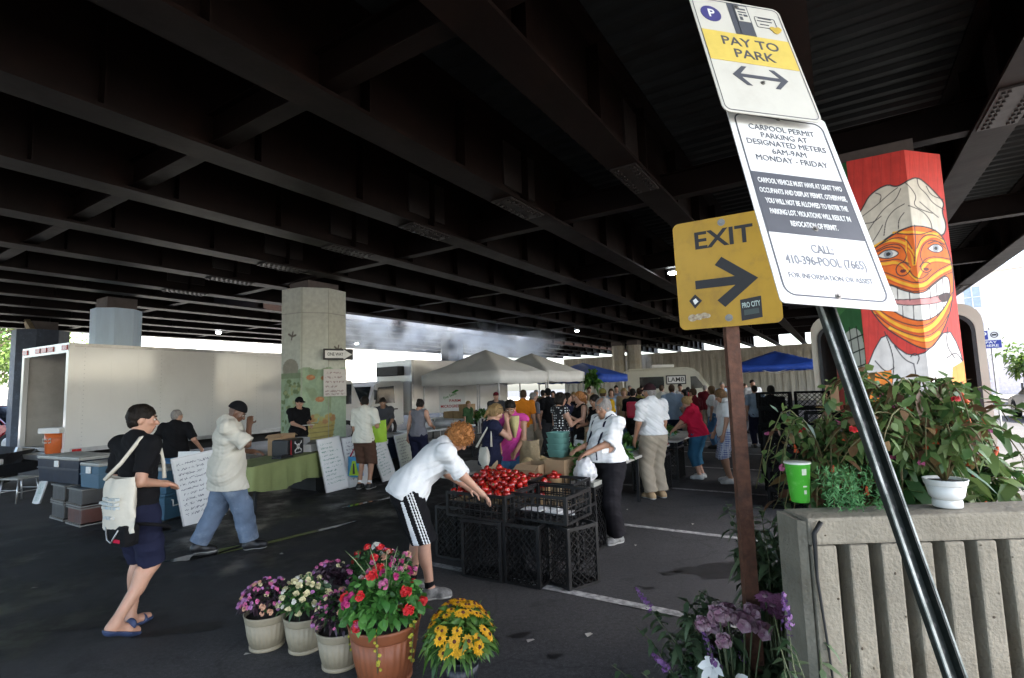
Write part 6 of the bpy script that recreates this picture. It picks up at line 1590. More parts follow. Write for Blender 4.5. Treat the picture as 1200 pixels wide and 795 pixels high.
        if sleeve > 0:
            for k in 'RL': e = min(sleeve, 1); G.cone(SH[k], SH[k] + (EL[k] - SH[k]) * e, .054 * s * b ** .5 + o * .4, .046 * s * b ** .5 + o * .72 + .005, .03)
        else:
            for k in 'RL': G.hollow(SH[k] + RC @ vx((.045 if k == 'R' else -.045) * s, 0, -.0), (.075 * s, .12 * s, .11 * s), RC)
        G.wrinkle(.010 if vox < .011 else .006, 21, 2 + len(label) % 5); G.wrinkle(.0035, 62, len(label) % 7)
        nr = neck or (.075 if not female else .10); G.hollow(nk + RC @ vx(0, .03 * s, .02 * s), (nr * s, (nr + .015) * s, (nr * .85) * s), RC)
        G.cut(pel + Rh_ @ vx(0, 0, hz), Rh_ @ vx(0, 0, -1))
        if sleeve > 0:
            X, Y, Z = G.grid()
            for k in 'RL':
                if sleeve <= 1: e = SH[k] + (EL[k] - SH[k]) * sleeve; d = unit(EL[k] - SH[k])
                else: e = EL[k] + (WR[k] - EL[k]) * (sleeve - 1); d = unit(WR[k] - EL[k])
                near = ((X - e[0]) ** 2 + (Y - e[1]) ** 2 + (Z - e[2]) ** 2) < (.125 * s) ** 2
                tor = ((X - chest[0]) * RC[0, 0] + (Y - chest[1]) * RC[1, 0] + (Z - chest[2]) * RC[2, 0]) * (1 if k == 'R' else -1) > (sw - .03 * s)
                pd = ((X - e[0]) * d[0] + (Y - e[1]) * d[1] + (Z - e[2]) * d[2]).astype(np.float32); G.D = np.where(near & tor, np.maximum(G.D, pd), G.D)
        G.mesh('shirt', shirt, t)
    if shoes is not None:
        for k in 'RL':
            A = AN[k]; G = Field(A - .3 * s, A + .3 * s, max(.006, vox * .75)); foot(G, k, .012 * s)
            if shoetype == 'sandal':
                if A[2] < .1 * s: G.cut((0, 0, .026), (0, 0, 1))
                else: pt_ = min(.9, (A[2] - .085 * s) * 6.5); G.cut(A + vx(0, -.035 * s * math.cos(pt_), -.045 * s + .035 * s * math.sin(pt_)) - vx(0, math.sin(pt_), math.cos(pt_)) * .012, (0, math.sin(pt_), math.cos(pt_)))
                G.ell(A + vx((.012 if k == 'R' else -.012), .105 * s, -.052 * s), (.052 * s, .026 * s, .043 * s), None, .004)
            else: G.cut(A + vx(0, 0, .015 * s), (0, 0, 1))
            if A[2] < .12 * s: G.cut((0, 0, .0), (0, 0, -1))
            so = G.mesh('shoe', shoes, t)
            if shoetype == 'shoe' and A[2] < .12 * s and vox < .0135:
                G = Field(A - .3 * s, A + .3 * s, .007); foot(G, k, .0155 * s); G.cut((0, 0, .022), (0, 0, 1)); G.cut((0, 0, .0), (0, 0, -1)); G.mesh('sole', mat('shoe_sole', (.4, .4, .38), .7), so)
    if socks is not None:
        for k in 'RL':
            A = AN[k]; G = Field(A - .12 * s, A + .2 * s, .007); G.cone(A + vx(0, 0, -.03), A + (KN[k] - A) * .2, .041 * s, .044 * s, .01); G.cut(A + (KN[k] - A) * .17, KN[k] - A); G.mesh('sock', socks, t)
    t['_'] = 0; del t['_']
    info = dict(SH=SH, EL=EL, WR=WR, KN=KN, AN=AN, HI=HI, head=hd_, HR=HR, chest=chest, waist=waist, pel=pel, RC=RC, s=s, nk=nk, Rh=Rh_, M=Matrix.Translation(t.location) @ Matrix.Rotation(t.rotation_euler.z, 4, 'Z'))
    return t, info
def there(px, D): q = atd(px, 455, D); return Vector((q.x, q.y, 0))
K = {'black': cloth('black', (.006, .006, .007)), 'white': cloth('white', (.66, .66, .65), var=.05), 'navy': cloth('navy', (.012, .014, .034)), 'cream': cloth('cream', (.55, .52, .44), var=.08), 'jeans': cloth('jeans', (.14, .185, .26), var=.35, scale=4, dirt=(.25, .30, .36), dscale=3),
     'polo': cloth('polo_white', (.60, .58, .50), var=.08), 'brown': cloth('brown', (.085, .045, .030)), 'grey': cloth('grey', (.16, .16, .18)), 'dgrey': cloth('dark_grey', (.05, .05, .055)), 'pink': cloth('pink', (.55, .06, .28)), 'denim': cloth('denim', (.09, .21, .38), var=.3, scale=5), 'khaki': cloth('khaki', (.33, .28, .21)),
     'red': cloth('red', (.48, .012, .045)), 'teal': cloth('teal_denim', (.035, .12, .20), var=.25, scale=5), 'orange': cloth('orange', (.62, .19, .015)), 'blue': cloth('pale_blue', (.26, .33, .42)), 'yellow': cloth('yellow', (.58, .33, .02)), 'olive': cloth('olive', (.22, .19, .05)), 'maroon': cloth('maroon', (.12, .012, .018)), 'green': cloth('moss_green', (.06, .12, .05)), 'tan': cloth('tan', (.40, .28, .16)), 'sandal': mat('sandal_blue', (.03, .05, .12), .6), 'sneak': mat('grey_sneaker', (.20, .20, .19), .7, scale=25, var=.6), 'blk_shoe': mat('black_shoe', (.012, .012, .013), .45), 'wshoe': mat('white_shoe', (.50, .50, .48), .6)}
def checks(name, a, b, sc, dots=False):
    m = bpy.data.materials.new(name); m.use_nodes = True; n = m.node_tree; L = n.links; p = n.nodes['Principled BSDF']; tc = n.nodes.new('ShaderNodeTexCoord')
    if dots:
        v = n.nodes.new('ShaderNodeTexVoronoi'); v.inputs['Scale'].default_value = sc; v.inputs['Randomness'].default_value = .25; L.new(tc.outputs['Object'], v.inputs['Vector']); f = n.nodes.new('ShaderNodeMath'); f.operation = 'LESS_THAN'; f.inputs[1].default_value = .30; L.new(v.outputs['Distance'], f.inputs[0]); fo = f.outputs[0]
    else:
        fs = []
        for ax in ('X', 'Z', 'Y'):
            w_ = n.nodes.new('ShaderNodeTexWave'); w_.bands_direction = ax; w_.inputs['Scale'].default_value = sc; L.new(tc.outputs['Object'], w_.inputs['Vector']); fs.append(w_.outputs['Fac'])
        f = n.nodes.new('ShaderNodeMath'); f.operation = 'MULTIPLY'; L.new(fs[0], f.inputs[0]); L.new(fs[1], f.inputs[1]); f2 = n.nodes.new('ShaderNodeMath'); f2.operation = 'ADD'; f2.use_clamp = True; L.new(f.outputs[0], f2.inputs[0]); f3 = n.nodes.new('ShaderNodeMath'); f3.operation = 'MULTIPLY'; f3.inputs[1].default_value = .3; L.new(fs[2], f3.inputs[0]); L.new(f3.outputs[0], f2.inputs[1]); fo = f2.outputs[0]
    mx = _ramp(n, a, b); L.new(fo, mx.inputs[0]); L.new(mx.outputs[2], p.inputs['Base Color']); p.inputs['Roughness'].default_value = .85; return m
K['plaid'] = checks('cloth_plaid', (.55, .56, .60), (.10, .13, .30), 8); K['dots'] = checks('cloth_polka_dots', (.008, .008, .010), (.66, .66, .64), 22, True)
def W(info, p): return info['M'] @ Vector([float(q) for q in p])
def strap_tube(name, pts, m, parent, r=.012, flat=2.6, n=6):
    a = MB(); a.tube(pts, r, n); return a.build(name, m, parent)
def flatbag(name, label, cat, c, face, w_, h, d, m, seed=1, hole=True, strap=None, sm=None):
    "soft cloth bag hanging below c (c = middle of its top edge)"
    t = thing(name, label, cat, c, -math.radians(face)); nx, nz_ = 14, 14; vs = []; fs = []
    for s_ in (-1, 1):
        for j in range(nz_ + 1):
            for i in range(nx + 1):
                q = i / nx * 2 - 1; z = j / nz_; bul = (1 - abs(q) ** 2.2) * math.sin(math.pi * min(1, .12 + z * .8)) ** .7
                wob = .018 * mnoise.noise(Vector((q * 2 + seed, z * 3, s_ * 2))) + .01 * mnoise.noise(Vector((q * 6 + seed, z * 7, s_ * 2)))
                vs.append((q * w_ / 2 * (1 + .12 * z - .1 * (1 - z) * (1 - abs(q))), s_ * (d / 2 * bul + .004) + wob, -z * h * (1 - .06 * q * q) - .02 * (1 - q * q) * (1 - z)))
    o = 0; K2 = (nx + 1) * (nz_ + 1)
    for s_ in (0, 1):
        for j in range(nz_):
            for i in range(nx): k = s_ * K2 + j * (nx + 1) + i; f = (k, k + 1, k + nx + 2, k + nx + 1); fs.append(f if s_ else f[::-1])
    for j in range(nz_):
        for i in (0, nx): k = j * (nx + 1) + i; f = (k, k + nx + 1, K2 + k + nx + 1, K2 + k); fs.append(f if i else f[::-1])
    for i in range(nx): k = nz_ * (nx + 1) + i; fs.append((k, k + 1, K2 + k + 1, K2 + k))
    a = MB(); a.add(vs, fs, True); a.build('bag', m, t)
    if strap:
        inv = t.matrix_basis.inverted() if False else (Matrix.Translation(c) @ Matrix.Rotation(-math.radians(face), 4, 'Z')).inverted()
        for path in strap: strap_tube('strap', [inv @ Vector(p) for p in path], sm or m, t, .016)
    return t

# --- man with the tote bag, left foreground
_, i1 = person('man in black shirt and navy shorts walking away with a cream tote bag', at(153, 741), 22, 1.82, .0085, .94, skin='light', head=(4, 36), handR=(.15, .13, 1.15), poleR=(.30, -.9, -.3), handL=(-.26, .03, .86), footR=(.075, -.16, .15), footL=(-.08, .04, .085),
               shirt=K['black'], sleeve=.78, hem=.84, loose=.012, shorts=K['navy'], leg=1.0, legw=1.22, hair='dark', hstyle='short', shoes=K['sandal'], shoetype='sandal')
s_ = i1['s']; sh = i1['SH']['R']; top = W(i1, vx(.13, -.20, 1.27))
M_tote = mat('cream_canvas', (.58, .54, .45), .85, var=.1, bump=.3, bscale=14)
shw = W(i1, sh * .82 + i1['nk'] * .18 + vx(0, -.01, .062))
bt = flatbag('tote_bag', 'cream canvas tote bag hanging behind the man in navy shorts', 'bag', top, 22 + 5, .40, .44, .15, M_tote, 3,
        strap=[[top + Vector((-.12, 0, -.03)), W(i1, vx(.10, -.18, 1.36)), W(i1, sh * .8 + i1['nk'] * .2 + vx(0, -.06, .055)), shw, W(i1, sh * .85 + i1['nk'] * .15 + vx(0, .075, .02)), W(i1, vx(.13, .135, 1.32)), W(i1, vx(.17, .12, 1.2))]])
for z, x0, x1 in ((-.16, -.05, .13), (-.195, -.10, .12), (-.225, -.06, .13), (-.30, -.02, .08)):
    x = x0; a = MB()
    while x < x1: l = U(.012, .035); yy = -.078 - .012 * (1 - abs(x) * 3); a.b2((x, yy - .004, z - .011), (min(x + l, x1), yy + .03, z + .008)); x += l + .008
    a.build('faded_print', mat('faded_blue_print', (.34, .42, .46), .8, scale=30, col2=(.5, .48, .42)), bt)
wp_ = W(i1, vx(.17, -.195, .83)); t = thing('waist_pack', 'black waist pack below the tote bag on the same man', 'waist pack', wp_, -math.radians(27))
a = MB(); a.box((0, 0, 0), (.30, .12, .17), .045); a.build('pouch', K['black'], t)
a = MB(); a.tube([(-.10, -.064, .06), (-.06, -.072, -.03), (.0, -.074, -.05), (.08, -.066, .05)], .006); a.build('zip', M_trim, t)
a = MB(); a.box((.05, -.062, -.035), (.09, .004, .025)); a.build('patch', K['red'], t)
a = MB(); pts = [Vector((.0 - .04, .20, .0)) + Vector((.185 * math.cos(q), .145 * math.sin(q), .06 * math.sin(q + 2.6))) for q in np.linspace(0, 2 * math.pi, 20)]; a.tube(pts, .014, 6); a.build('belt', K['black'], t)
# --- tall man in jeans
_, i2 = person('tall man in a long white shirt and baggy jeans striding right', at(264, 647), 64, 1.82, .0095, 1.05, skin='brown', lean=2, head=(30, 8), handR=(.10, .24, 1.50), poleR=(.55, .1, -.9), handL=(-.10, .27, 1.16), footR=(.08, .27, .085), footL=(-.08, -.29, .11),
               shirt=K['cream'], sleeve=1.0, hem=.72, loose=.04, shorts=K['jeans'], leg=1.97, legw=1.45, hair=None, cap=K['black'], brim=False, shoes=K['blk_shoe'])
_, i3 = person('grey haired man in black seen from behind, by the white truck side', there(207, 9.4), -12, 1.66, .0125, 1.22, skin='light', head=(0, 35), handL=(-.36, .15, .95), handR=(.36, .15, .95), shirt=K['black'], sleeve=.9, loose=.025, shorts=K['denim'], leg=1.95, hair='grey', hstyle='short', shoes=K['blk_shoe'])
_, i4 = person('vendor in black polo and black cap standing before the green column', there(350, 12.3), 128, 1.80, .0125, 1.12, skin='light', handR=(.12, .34, 1.12), handL=(-.10, .36, 1.14), head=(8, 0), shirt=K['black'], sleeve=.85, loose=.022, shorts=K['dgrey'], leg=1.95, hair='dark', hstyle='crop', cap=K['black'], shoes=K['blk_shoe'])
a = MB(); a.box((0, 0, 0), (.22, .15, .012), .002); p = W(i4, vx(.0, .44, 1.15)); tag(a.build('pale_card', M_paper, None, p, .8), 'pale card held in the hands of the vendor in the black cap', 'card')
_, i5 = person('man in cream polo and brown shorts carrying green bags', at(427, 573), 12, 1.80, .0115, 1.05, skin='tan', head=(20, -30), lean=4, handL=(-.22, .06, .80), handR=(.24, .22, 1.16), shirt=K['polo'], sleeve=.9, loose=.03, hem=.86, shorts=K['brown'], leg=1.12, legw=1.3, hair='dark', shoes=K['blk_shoe'], socks=K['white'])
M_gbag = mat('lime_green_bag', (.26, .42, .015), .6, var=.1, bump=.2)
top = W(i5, vx(.30, .02, 1.32)); flatbag('shopping_bag', 'plain lime green shopping bag on the shoulder of the man in brown shorts', 'bag', top, 20, .34, .44, .12, M_gbag, 5, strap=[[top + Vector((-.08, 0, 0)), W(i5, i5['SH']['R'] + vx(-.02, -.04, .07)), W(i5, i5['SH']['R'] + vx(-.02, .09, 0)), top + Vector((-.05, .08, -.1))]])
M_bbag = mat('blue_printed_bag', (.03, .22, .42), .5, var=.1)
top = W(i5, i5['WR']['L'] + vx(0, 0, -.30)); wl = W(i5, i5['WR']['L'] + vx(0, .01, -.09))
t = flatbag('shopping_bag', 'blue and green printed shopping bag hanging low from the same man\'s hand', 'bag', top, 12, .30, .40, .12, M_bbag, 6, strap=[[top + Vector((-.10, 0, 0)), wl, top + Vector((.10, 0, 0))]], sm=K['red'])
a = MB(); a.prismy([(-.10, -.36), (.10, -.36), (.03, -.08), (-.03, -.08)], -.075, -.06); a.build('printed_panel', M_gbag, t)
a = MB(); a.prismy([(-.02, -.33), (.03, -.33), (.015, -.13), (-.01, -.13)], -.080, -.0755); a.build('printed_mark', M_ink, t)
_, i6 = person('bearded vendor in dark grey shirt facing us near the truck cab', there(449, 13.0), 172, 1.74, .0125, 1.05, skin='mid', head=(18, 0), lean=6, handR=(.16, .30, 1.02), handL=(-.16, .30, 1.02), shirt=K['dgrey'], sleeve=.85, loose=.022, shorts=K['dgrey'], leg=1.95, hair='dark', hstyle='short', shoes=K['blk_shoe'])
_, i7 = person('woman in grey sleeveless top and navy trousers seen from behind', there(489, 11.2), 14, 1.70, .012, 1.08, skin='light', female=True, head=(24, 0), lean=8, handL=(-.25, .02, .84), handR=(.24, .26, 1.06), shirt=K['grey'], sleeve=0, loose=.012, hem=.90, shorts=K['navy'], leg=1.95, legw=1.1, hair='dark', hstyle='bun', shoes=K['blk_shoe'])
# --- man bending over the tomatoes
_, i8 = person('red haired man in white shirt bending over the tomatoes', at(494, 697), 72, 1.74, .0085, 1.03, skin='light', lean=50, hipback=.12, head=(52, 10), handR=(.13, .56, .87), handL=(-.16, .50, .88), poleR=(.6, -.2, -.8), poleL=(-.6, -.2, -.8), footR=(.13, .06, .085), footL=(-.11, -.08, .085),
               shirt=K['white'], sleeve=.9, hem=.87, loose=.030, shorts=K['black'], leg=1.02, legw=1.5, hair='red', hstyle='curly', shoes=K['sneak'], socks=K['black'])
# white stripes down the side of his shorts
so = [c for c in bpy.data.objects if c.parent == _ and c.name.startswith('shorts')][0]
me = so.data; me.materials.append(K['white']); hi_, kn_ = i8['HI']['R'], i8['KN']['R']
for f in me.polygons:
    c = f.center; q = (hi_[2] - c.z) / (hi_[2] - kn_[2]); ax_ = hi_ + (kn_ - hi_) * q
    dx, dy = c.x - ax_[0], c.y - ax_[1]
    if dx > .03 and c.x > 0:
        if any(abs(dy - o_) < .0055 for o_ in (-.012, .012, .036)) or (q > .05 and -.085 - .02 * q < dy < -.062 + .0 * q): f.material_index = 1
# --- the group behind the tomatoes
_, i9 = person('fair haired woman in navy top smelling something in her hand', there(571, 7.1), 76, 1.66, .0095, 1.0, skin='light', female=True, head=(22, -6), lean=6, handR=(.06, .25, 1.40), poleR=(.5, .0, -1), handL=(-.10, .28, 1.36), shirt=K['navy'], sleeve=.45, loose=.014, shorts=K['tan'], leg=1.3, hair='blond', hstyle='tail', shoes=K['blk_shoe'])
a = MB(); 
for q in (-1, 1): a.ball(i9['head'] + i9['HR'] @ (vx(q * .032, .088, .085)), (.028, .012, .02), 10, 6)
a.tube([i9['head'] + i9['HR'] @ vx(q * .085, -.02 + .0 * q, .06) if abs(q) == 1 else i9['head'] + i9['HR'] @ vx(q * .07, .085, .09) for q in (-1, -.8, 0, .8, 1)], .004); a.build('sunglasses', M_ink, _)
top = W(i9, vx(.16, -.10, 1.10)); flatbag('shoulder_bag', 'cream handbag at the side of the woman in navy', 'bag', top, 75, .36, .30, .12, M_tote, 8, strap=[[top + Vector((-.1, 0, -.02)), W(i9, i9['SH']['R'] + vx(0, -.03, .065)), top + Vector((.1, 0, -.02))]])
_, i10 = person('short haired person in a pink sleeveless shirt and denim shorts', there(598, 7.55), 196, 1.71, .0095, 1.05, skin='tan', head=(26, -12), lean=3, handR=(.10, .30, 1.02), handL=(-.14, .28, .98), shirt=K['pink'], sleeve=.12, loose=.022, hem=.84, shorts=K['denim'], leg=.8, legw=1.3, hair='dark', hstyle='short', shoes=K['blk_shoe'])
top = W(i9, vx(-.06, .36, 1.40)); a = MB(); a.lathe([(.02, -.24), (.07, -.05), (.075, .05), (.07, .06), (.0, .02)], n=14, wob=lambda t, z: 1 + .12 * math.sin(3 * t)); o = a.build('paper_wrap', mat('pale_yellow_paper', (.52, .45, .20), .8, bump=.4, bscale=14), None, top + Vector((.02, 0, 0))); tag(o, 'pale yellow paper wrap held between the woman in navy and the pink shirt', 'paper wrap')
top = W(i10, vx(-.30, .16, 1.12)); t = flatbag('shopping_bag', 'tan cloth bag with a purple print beside the pink shirt', 'bag', top, 200, .28, .38, .14, mat('tan_cloth', (.34, .26, .15), .85, bump=.3), 9)
a = MB(); a.b2((-.03, -.085, -.34), (.06, -.07, -.02)); a.build('printed_panel', mat('purple_print', (.16, .03, .22), .6, scale=20, col2=(.4, .12, .2)), t)
_, i11 = person('dark haired woman in a black and white polka dot dress, back turned', there(655, 9.5), 62, 1.74, .011, 1.02, skin='light', female=True, head=(4, 10), handR=(.16, .30, 1.22), handL=(-.14, .26, 1.16), shirt=K['dots'], sleeve=.2, hem=.80, loose=.02, skirt=(K['dots'], .62, .05), hair='dark', hstyle='bob', shoes=K['blk_shoe'])
_, i12 = person('laughing woman in black tank top and white skirt facing left', there(679, 10.1), 252, 1.74, .011, 1.0, skin='light', female=True, head=(-2, 4), handR=(.14, .28, 1.16), handL=(-.10, .26, 1.26), shirt=K['black'], sleeve=0, hem=.82, loose=.012, skirt=(K['white'], .42, .07), hair='red', hstyle='tail', shoes=K['blk_shoe'])
_, i13 = person('woman with long dark hair and dark dress right of the laughing woman', there(698, 9.8), 238, 1.68, .012, 1.04, skin='tan', female=True, head=(14, 0), handR=(.16, .28, 1.10), handL=(-.14, .26, 1.06), shirt=K['black'], sleeve=0, hem=.84, skirt=(K['dgrey'], .5, .06), hair='dark', hstyle='long', shoes=K['blk_shoe'])
top = W(i13, vx(.20, .1, 1.08)); flatbag('shopping_bag', 'narrow tan bag hanging between two women behind the man in braces', 'bag', top, 238, .26, .5, .1, mat('tan_cloth', (.34, .26, .15), .85), 11)
# --- man in braces
_, i14 = person('older grey haired man in white shirt with dark braces and trousers', at(718, 634), 242, 1.71, .0085, 1.16, belly=.12, skin='tan', head=(16, -6), handR=(.10, .36, 1.10), handL=(-.12, .38, 1.08), poleR=(.12, -.5, -1), poleL=(-.12, -.5, -1), shirt=K['white'], sleeve=.95, loose=.03, hem=.97, shorts=cloth('black_trouser', (.012, .011, .013)), leg=1.97, legw=1.5, hair='grey', hstyle='receding', shoes=K['sneak'])
N_ = [c for c in bpy.data.objects if c.parent == _ and c.name.startswith('shirt')][0]
def onshirt(ob, p, d):
    "point on a garment's surface seen from outside along -d"
    d = Vector(d).normalized(); hit, loc, nn, _i = ob.ray_cast(Vector(p) + d * .8, -d)
    return loc + nn * .004 if hit else Vector(p)
bpy.context.view_layer.update()
for q in (-1, 1):
    pts = []
    for z, d in ((.98, (0, 1, 0)), (1.08, (0, 1, 0)), (1.18, (0, 1, 0)), (1.27, (0, 1, .1)), (1.34, (0, 1, .3)), (1.39, (0, .5, 1)), (1.40, (0, 0, 1)), (1.39, (0, -.5, 1)), (1.34, (0, -1, .3)), (1.24, (0, -1, 0)), (1.12, (0, -1, 0)), (1.0, (0, -1, 0))):
        y = {(0, .5, 1): .05, (0, 0, 1): .0, (0, -.5, 1): -.05}.get(d, 0); x = q * (.105 if d[1] >= 0 else .105 - .06 * max(0, (1.34 - z) / .34)); pts.append(onshirt(N_, (x, y, z), d))
    a = MB()
    vs = []
    for k, p in enumerate(pts): vs += [p + Vector((-.017, 0, 0)), p + Vector((.017, 0, 0))]
    a.add(vs, [(2 * k, 2 * k + 1, 2 * k + 3, 2 * k + 2) for k in range(len(pts) - 1)], True); o = a.build('brace', K['navy'], _); md = o.modifiers.new('thick', 'SOLIDIFY'); md.thickness = .004; md.offset = 1
# --- right hand customers
_, i15 = person('broad man in white shirt, dark cap and khaki trousers, back turned', at(770, 584), 338, 1.84, .0095, 1.12, skin='tan', head=(6, -10), handL=(-.27, .14, .92), handR=(.27, .10, .90), shirt=K['white'], sleeve=.85, loose=.026, hem=.97, shorts=K['khaki'], leg=1.97, legw=1.4, hair='grey', hstyle='short', cap=cloth('maroon_cap', (.03, .012, .014)), shoes=K['tan'])
_, i16 = person('woman in red shirt and blue cropped trousers reaching over the fruit', at(822, 561), 305, 1.61, .0105, 1.22, skin='light', female=True, head=(20, -8), lean=14, handL=(-.14, .44, .92), handR=(.18, .38, .96), shirt=K['red'], sleeve=.9, loose=.02, hem=.88, shorts=K['teal'], leg=1.55, legw=1.25, hair='blond', hstyle='bun', shoes=K['wshoe'])
_, i17 = person('boy in white shirt and plaid shorts standing behind the rusty post', at(856, 566), 283, 1.72, .0105, .94, skin='tan', head=(24, 0), handL=(-.22, .10, .86), handR=(.20, .18, .90), shirt=K['white'], sleeve=.75, loose=.026, hem=.86, shorts=K['plaid'], leg=1.08, legw=1.4, hair='lightbrown', hstyle='fringe', shoes=K['wshoe'])
# --- the crowd
V2 = .017
def extra(label, px, D, face, h, shirt, low, hair='dark', **kw):
    d = dict(vox=V2 if D < 16 else .022, skin='light', shirt=K[shirt], shorts=K[low], leg=1.95, legw=1.15, hair=hair, shoes=K['blk_shoe'], build=1.05, sleeve=.85, group='shoppers in the background'); d.update(kw)
    return person(label, there(px, D), face, h, **d)
extra('man in bright orange shirt and khaki trousers, back turned', 613, 12.6, 8, 1.80, 'orange', 'khaki', 'brown', sleeve=.9)
extra('man in black shirt and black cap under the nearer grey canopy edge', 642, 14.0, -25, 1.80, 'black', 'dgrey', cap=K['black'])
extra('man in dark cap and sunglasses standing inside the nearer grey canopy', 581, 15.2, 175, 1.74, 'dgrey', 'black', cap=K['maroon'])
extra('man with a full dark beard in grey shirt right of the orange shirt', 624, 13.4, 60, 1.72, 'grey', 'khaki', 'grey')
extra('man in pale blue shirt and navy trousers walking away, centre right', 787, 13.6, 15, 1.80, 'blue', 'navy', 'brown', build=1.15)
extra('person in yellow top and olive hat behind the man in braces', 706, 12.2, 20, 1.76, 'yellow', 'dgrey', 'brown', cap=K['olive'])
t, ib = extra('person in black with a red backpack left of the man in the dark cap', 741, 12.8, 25, 1.74, 'black', 'black', 'dark')
a = MB(); a.box((0, 0, 0), (.28, .16, .40), .06); o = a.build('backpack', mat('red_nylon', (.40, .01, .04), .5), None, W(ib, vx(.02, -.21, 1.22)), -math.radians(25)); tag(o, 'red backpack worn by the person in black', 'backpack')
extra('tan haired woman in pale top farther off, left of the red backpack', 731, 15.8, 200, 1.74, 'tan', 'denim', 'blond', female=True, hstyle='bob')
extra('person in olive shirt just left of the man in the dark cap', 749, 14.2, 10, 1.74, 'olive', 'dgrey', 'brown')
extra('man in maroon shirt behind the woman in red', 812, 12.6, 330, 1.70, 'maroon', 'black', 'brown')
extra('woman in white top beyond the woman in red', 834, 14.4, 300, 1.72, 'white', 'denim', 'lightbrown', female=True, hstyle='bob')
extra('person in red cap and white shirt beside the rusty post', 856, 15.6, 240, 1.76, 'white', 'navy', 'brown', cap=K['red'])
extra('tall man in white shirt facing us under the blue canopy', 882, 17.5, 190, 1.86, 'white', 'dgrey', 'dark', skin='tan')
extra('man in pale shirt with his back to us under the blue canopy', 884, 14.2, 10, 1.70, 'blue', 'navy', 'dark')
extra('person in grey at the left side of the blue canopy', 872, 18.2, 150, 1.74, 'grey', 'dgrey', 'brown')
extra('person in black standing in the dark by the crate stacks', 903, 11.2, 20, 1.72, 'black', 'black', 'dark', skin='mid')
extra('dark haired woman in navy behind the polka dot dress', 664, 11.8, 120, 1.70, 'navy', 'black', 'dark', female=True, hstyle='long')
extra('man in green shirt beneath the second grey canopy', 628, 18.4, 170, 1.76, 'green', 'khaki', 'grey')
extra('child sized shopper in moss green, left inside the grey canopy', 548, 16.2, 120, 1.50, 'green', 'denim', 'blond')
extra('tall man in grey shirt in the far aisle beside the twin columns', 722, 19.5, 180, 1.82, 'grey', 'navy', 'dark')
extra('woman in orange top in the far aisle', 760, 20.5, 150, 1.68, 'orange', 'denim', 'brown', female=True, hstyle='long')
extra('man in white shirt in front of the cream van', 797, 19.0, 200, 1.80, 'white', 'khaki', 'dark', skin='mid')
extra('man in blue shirt between the van and the rusty post', 846, 21, 170, 1.80, 'blue', 'dgrey', 'grey')
extra('woman in black dress in the far aisle near the blue canopy corner', 672, 16.4, 210, 1.66, 'black', 'black', 'blond', female=True, hstyle='bob', skirt=(K['black'], .5, .05))
extra('man in tan shirt far off between two shoppers', 690, 20, 160, 1.80, 'tan', 'navy', 'brown')
extra('shopper in pink far off near the second canopy pole', 648, 21, 200, 1.68, 'pink', 'denim', 'dark', female=True, hstyle='long')
extra('shopper in maroon with grey hair, far right aisle', 826, 18.5, 40, 1.72, 'maroon', 'khaki', 'grey')
extra('shopper in cream polo, far off behind the pale blue shirt', 775, 17, 30, 1.78, 'polo', 'dgrey', 'brown')
extra('woman in teal beside the far produce table', 802, 15.2, 265, 1.64, 'teal', 'khaki', 'dark', female=True, hstyle='bob')
extra('shopper in pale blue top farther along the middle aisle', 716, 17.2, 190, 1.72, 'blue', 'denim', 'brown', female=True, hstyle='long')
extra('man in dark grey shirt beyond the red backpack', 752, 18.5, 160, 1.78, 'dgrey', 'khaki', 'dark')
extra('shopper in red top between the pale blue shirt and the woman in red', 806, 17.8, 20, 1.68, 'red', 'navy', 'dark')
extra('man in navy shirt in the far aisle left of the cream van', 738, 22, 185, 1.80, 'navy', 'khaki', 'grey')
extra('woman in cream top in the crowd behind the laughing woman', 684, 13.6, 170, 1.68, 'cream', 'denim', 'lightbrown', female=True, hstyle='bob')
extra('man in brown shirt in the crowd right of the orange shirt', 636, 16.0, 30, 1.76, 'brown', 'denim', 'dark')
extra('shopper in yellow far down the right aisle near the blue canopy', 866, 22, 170, 1.74, 'yellow', 'navy', 'dark')
# ------------------------------------------------------------------ potted flowers
M_beige = mat('beige_ribbed_pot', (.28, .24, .165), .6, var=.1, scale=8, dirt=(.21, .18, .12), dscale=5)
M_terra = mat('terracotta_pot', (.25, .078, .030), .55, var=.15, scale=6, dirt=(.19, .06, .026), dscale=5)
M_nurs = mat('black_nursery_pot', (.014, .015, .02), .4)
M_wpot = mat('white_plastic_pot', (.66, .66, .63), .4, var=.08)
def ribbed(n, amp): return lambda t, z: 1 + amp * (1 if math.cos(n * t) > .3 else 0)
def pot(t, r0, r1, h, m, ribs=26, amp=.035):
    a = MB(); N = ribs * 4
    a.lathe([(r0 * .98, 0), (r0 * 1.06, .004), (r0 * 1.07, .022), (r0 * 1.0, .028)], n=40)
    a.lathe([(r0, .028), (r0 + (r1 - r0) * .45, h * .4), (r0 + (r1 - r0) * .8, h * .78)], n=N, wob=ribbed(ribs, amp))
    a.lathe([(r0 + (r1 - r0) * .8, h * .78), (r1 * .97, h * .80), (r1, h * .84), (r1 * 1.03, h * .95), (r1 * 1.06, h), (r1 * .99, h), (r1 * .94, h * .9)], n=40)
    o = a.build('pot', m, t); a = MB(); a.lathe([(r1 * .96, h * .9), (r1 * .5, h * .93), (0, h * .94)], n=24); a.build('soil', M_soil, t)
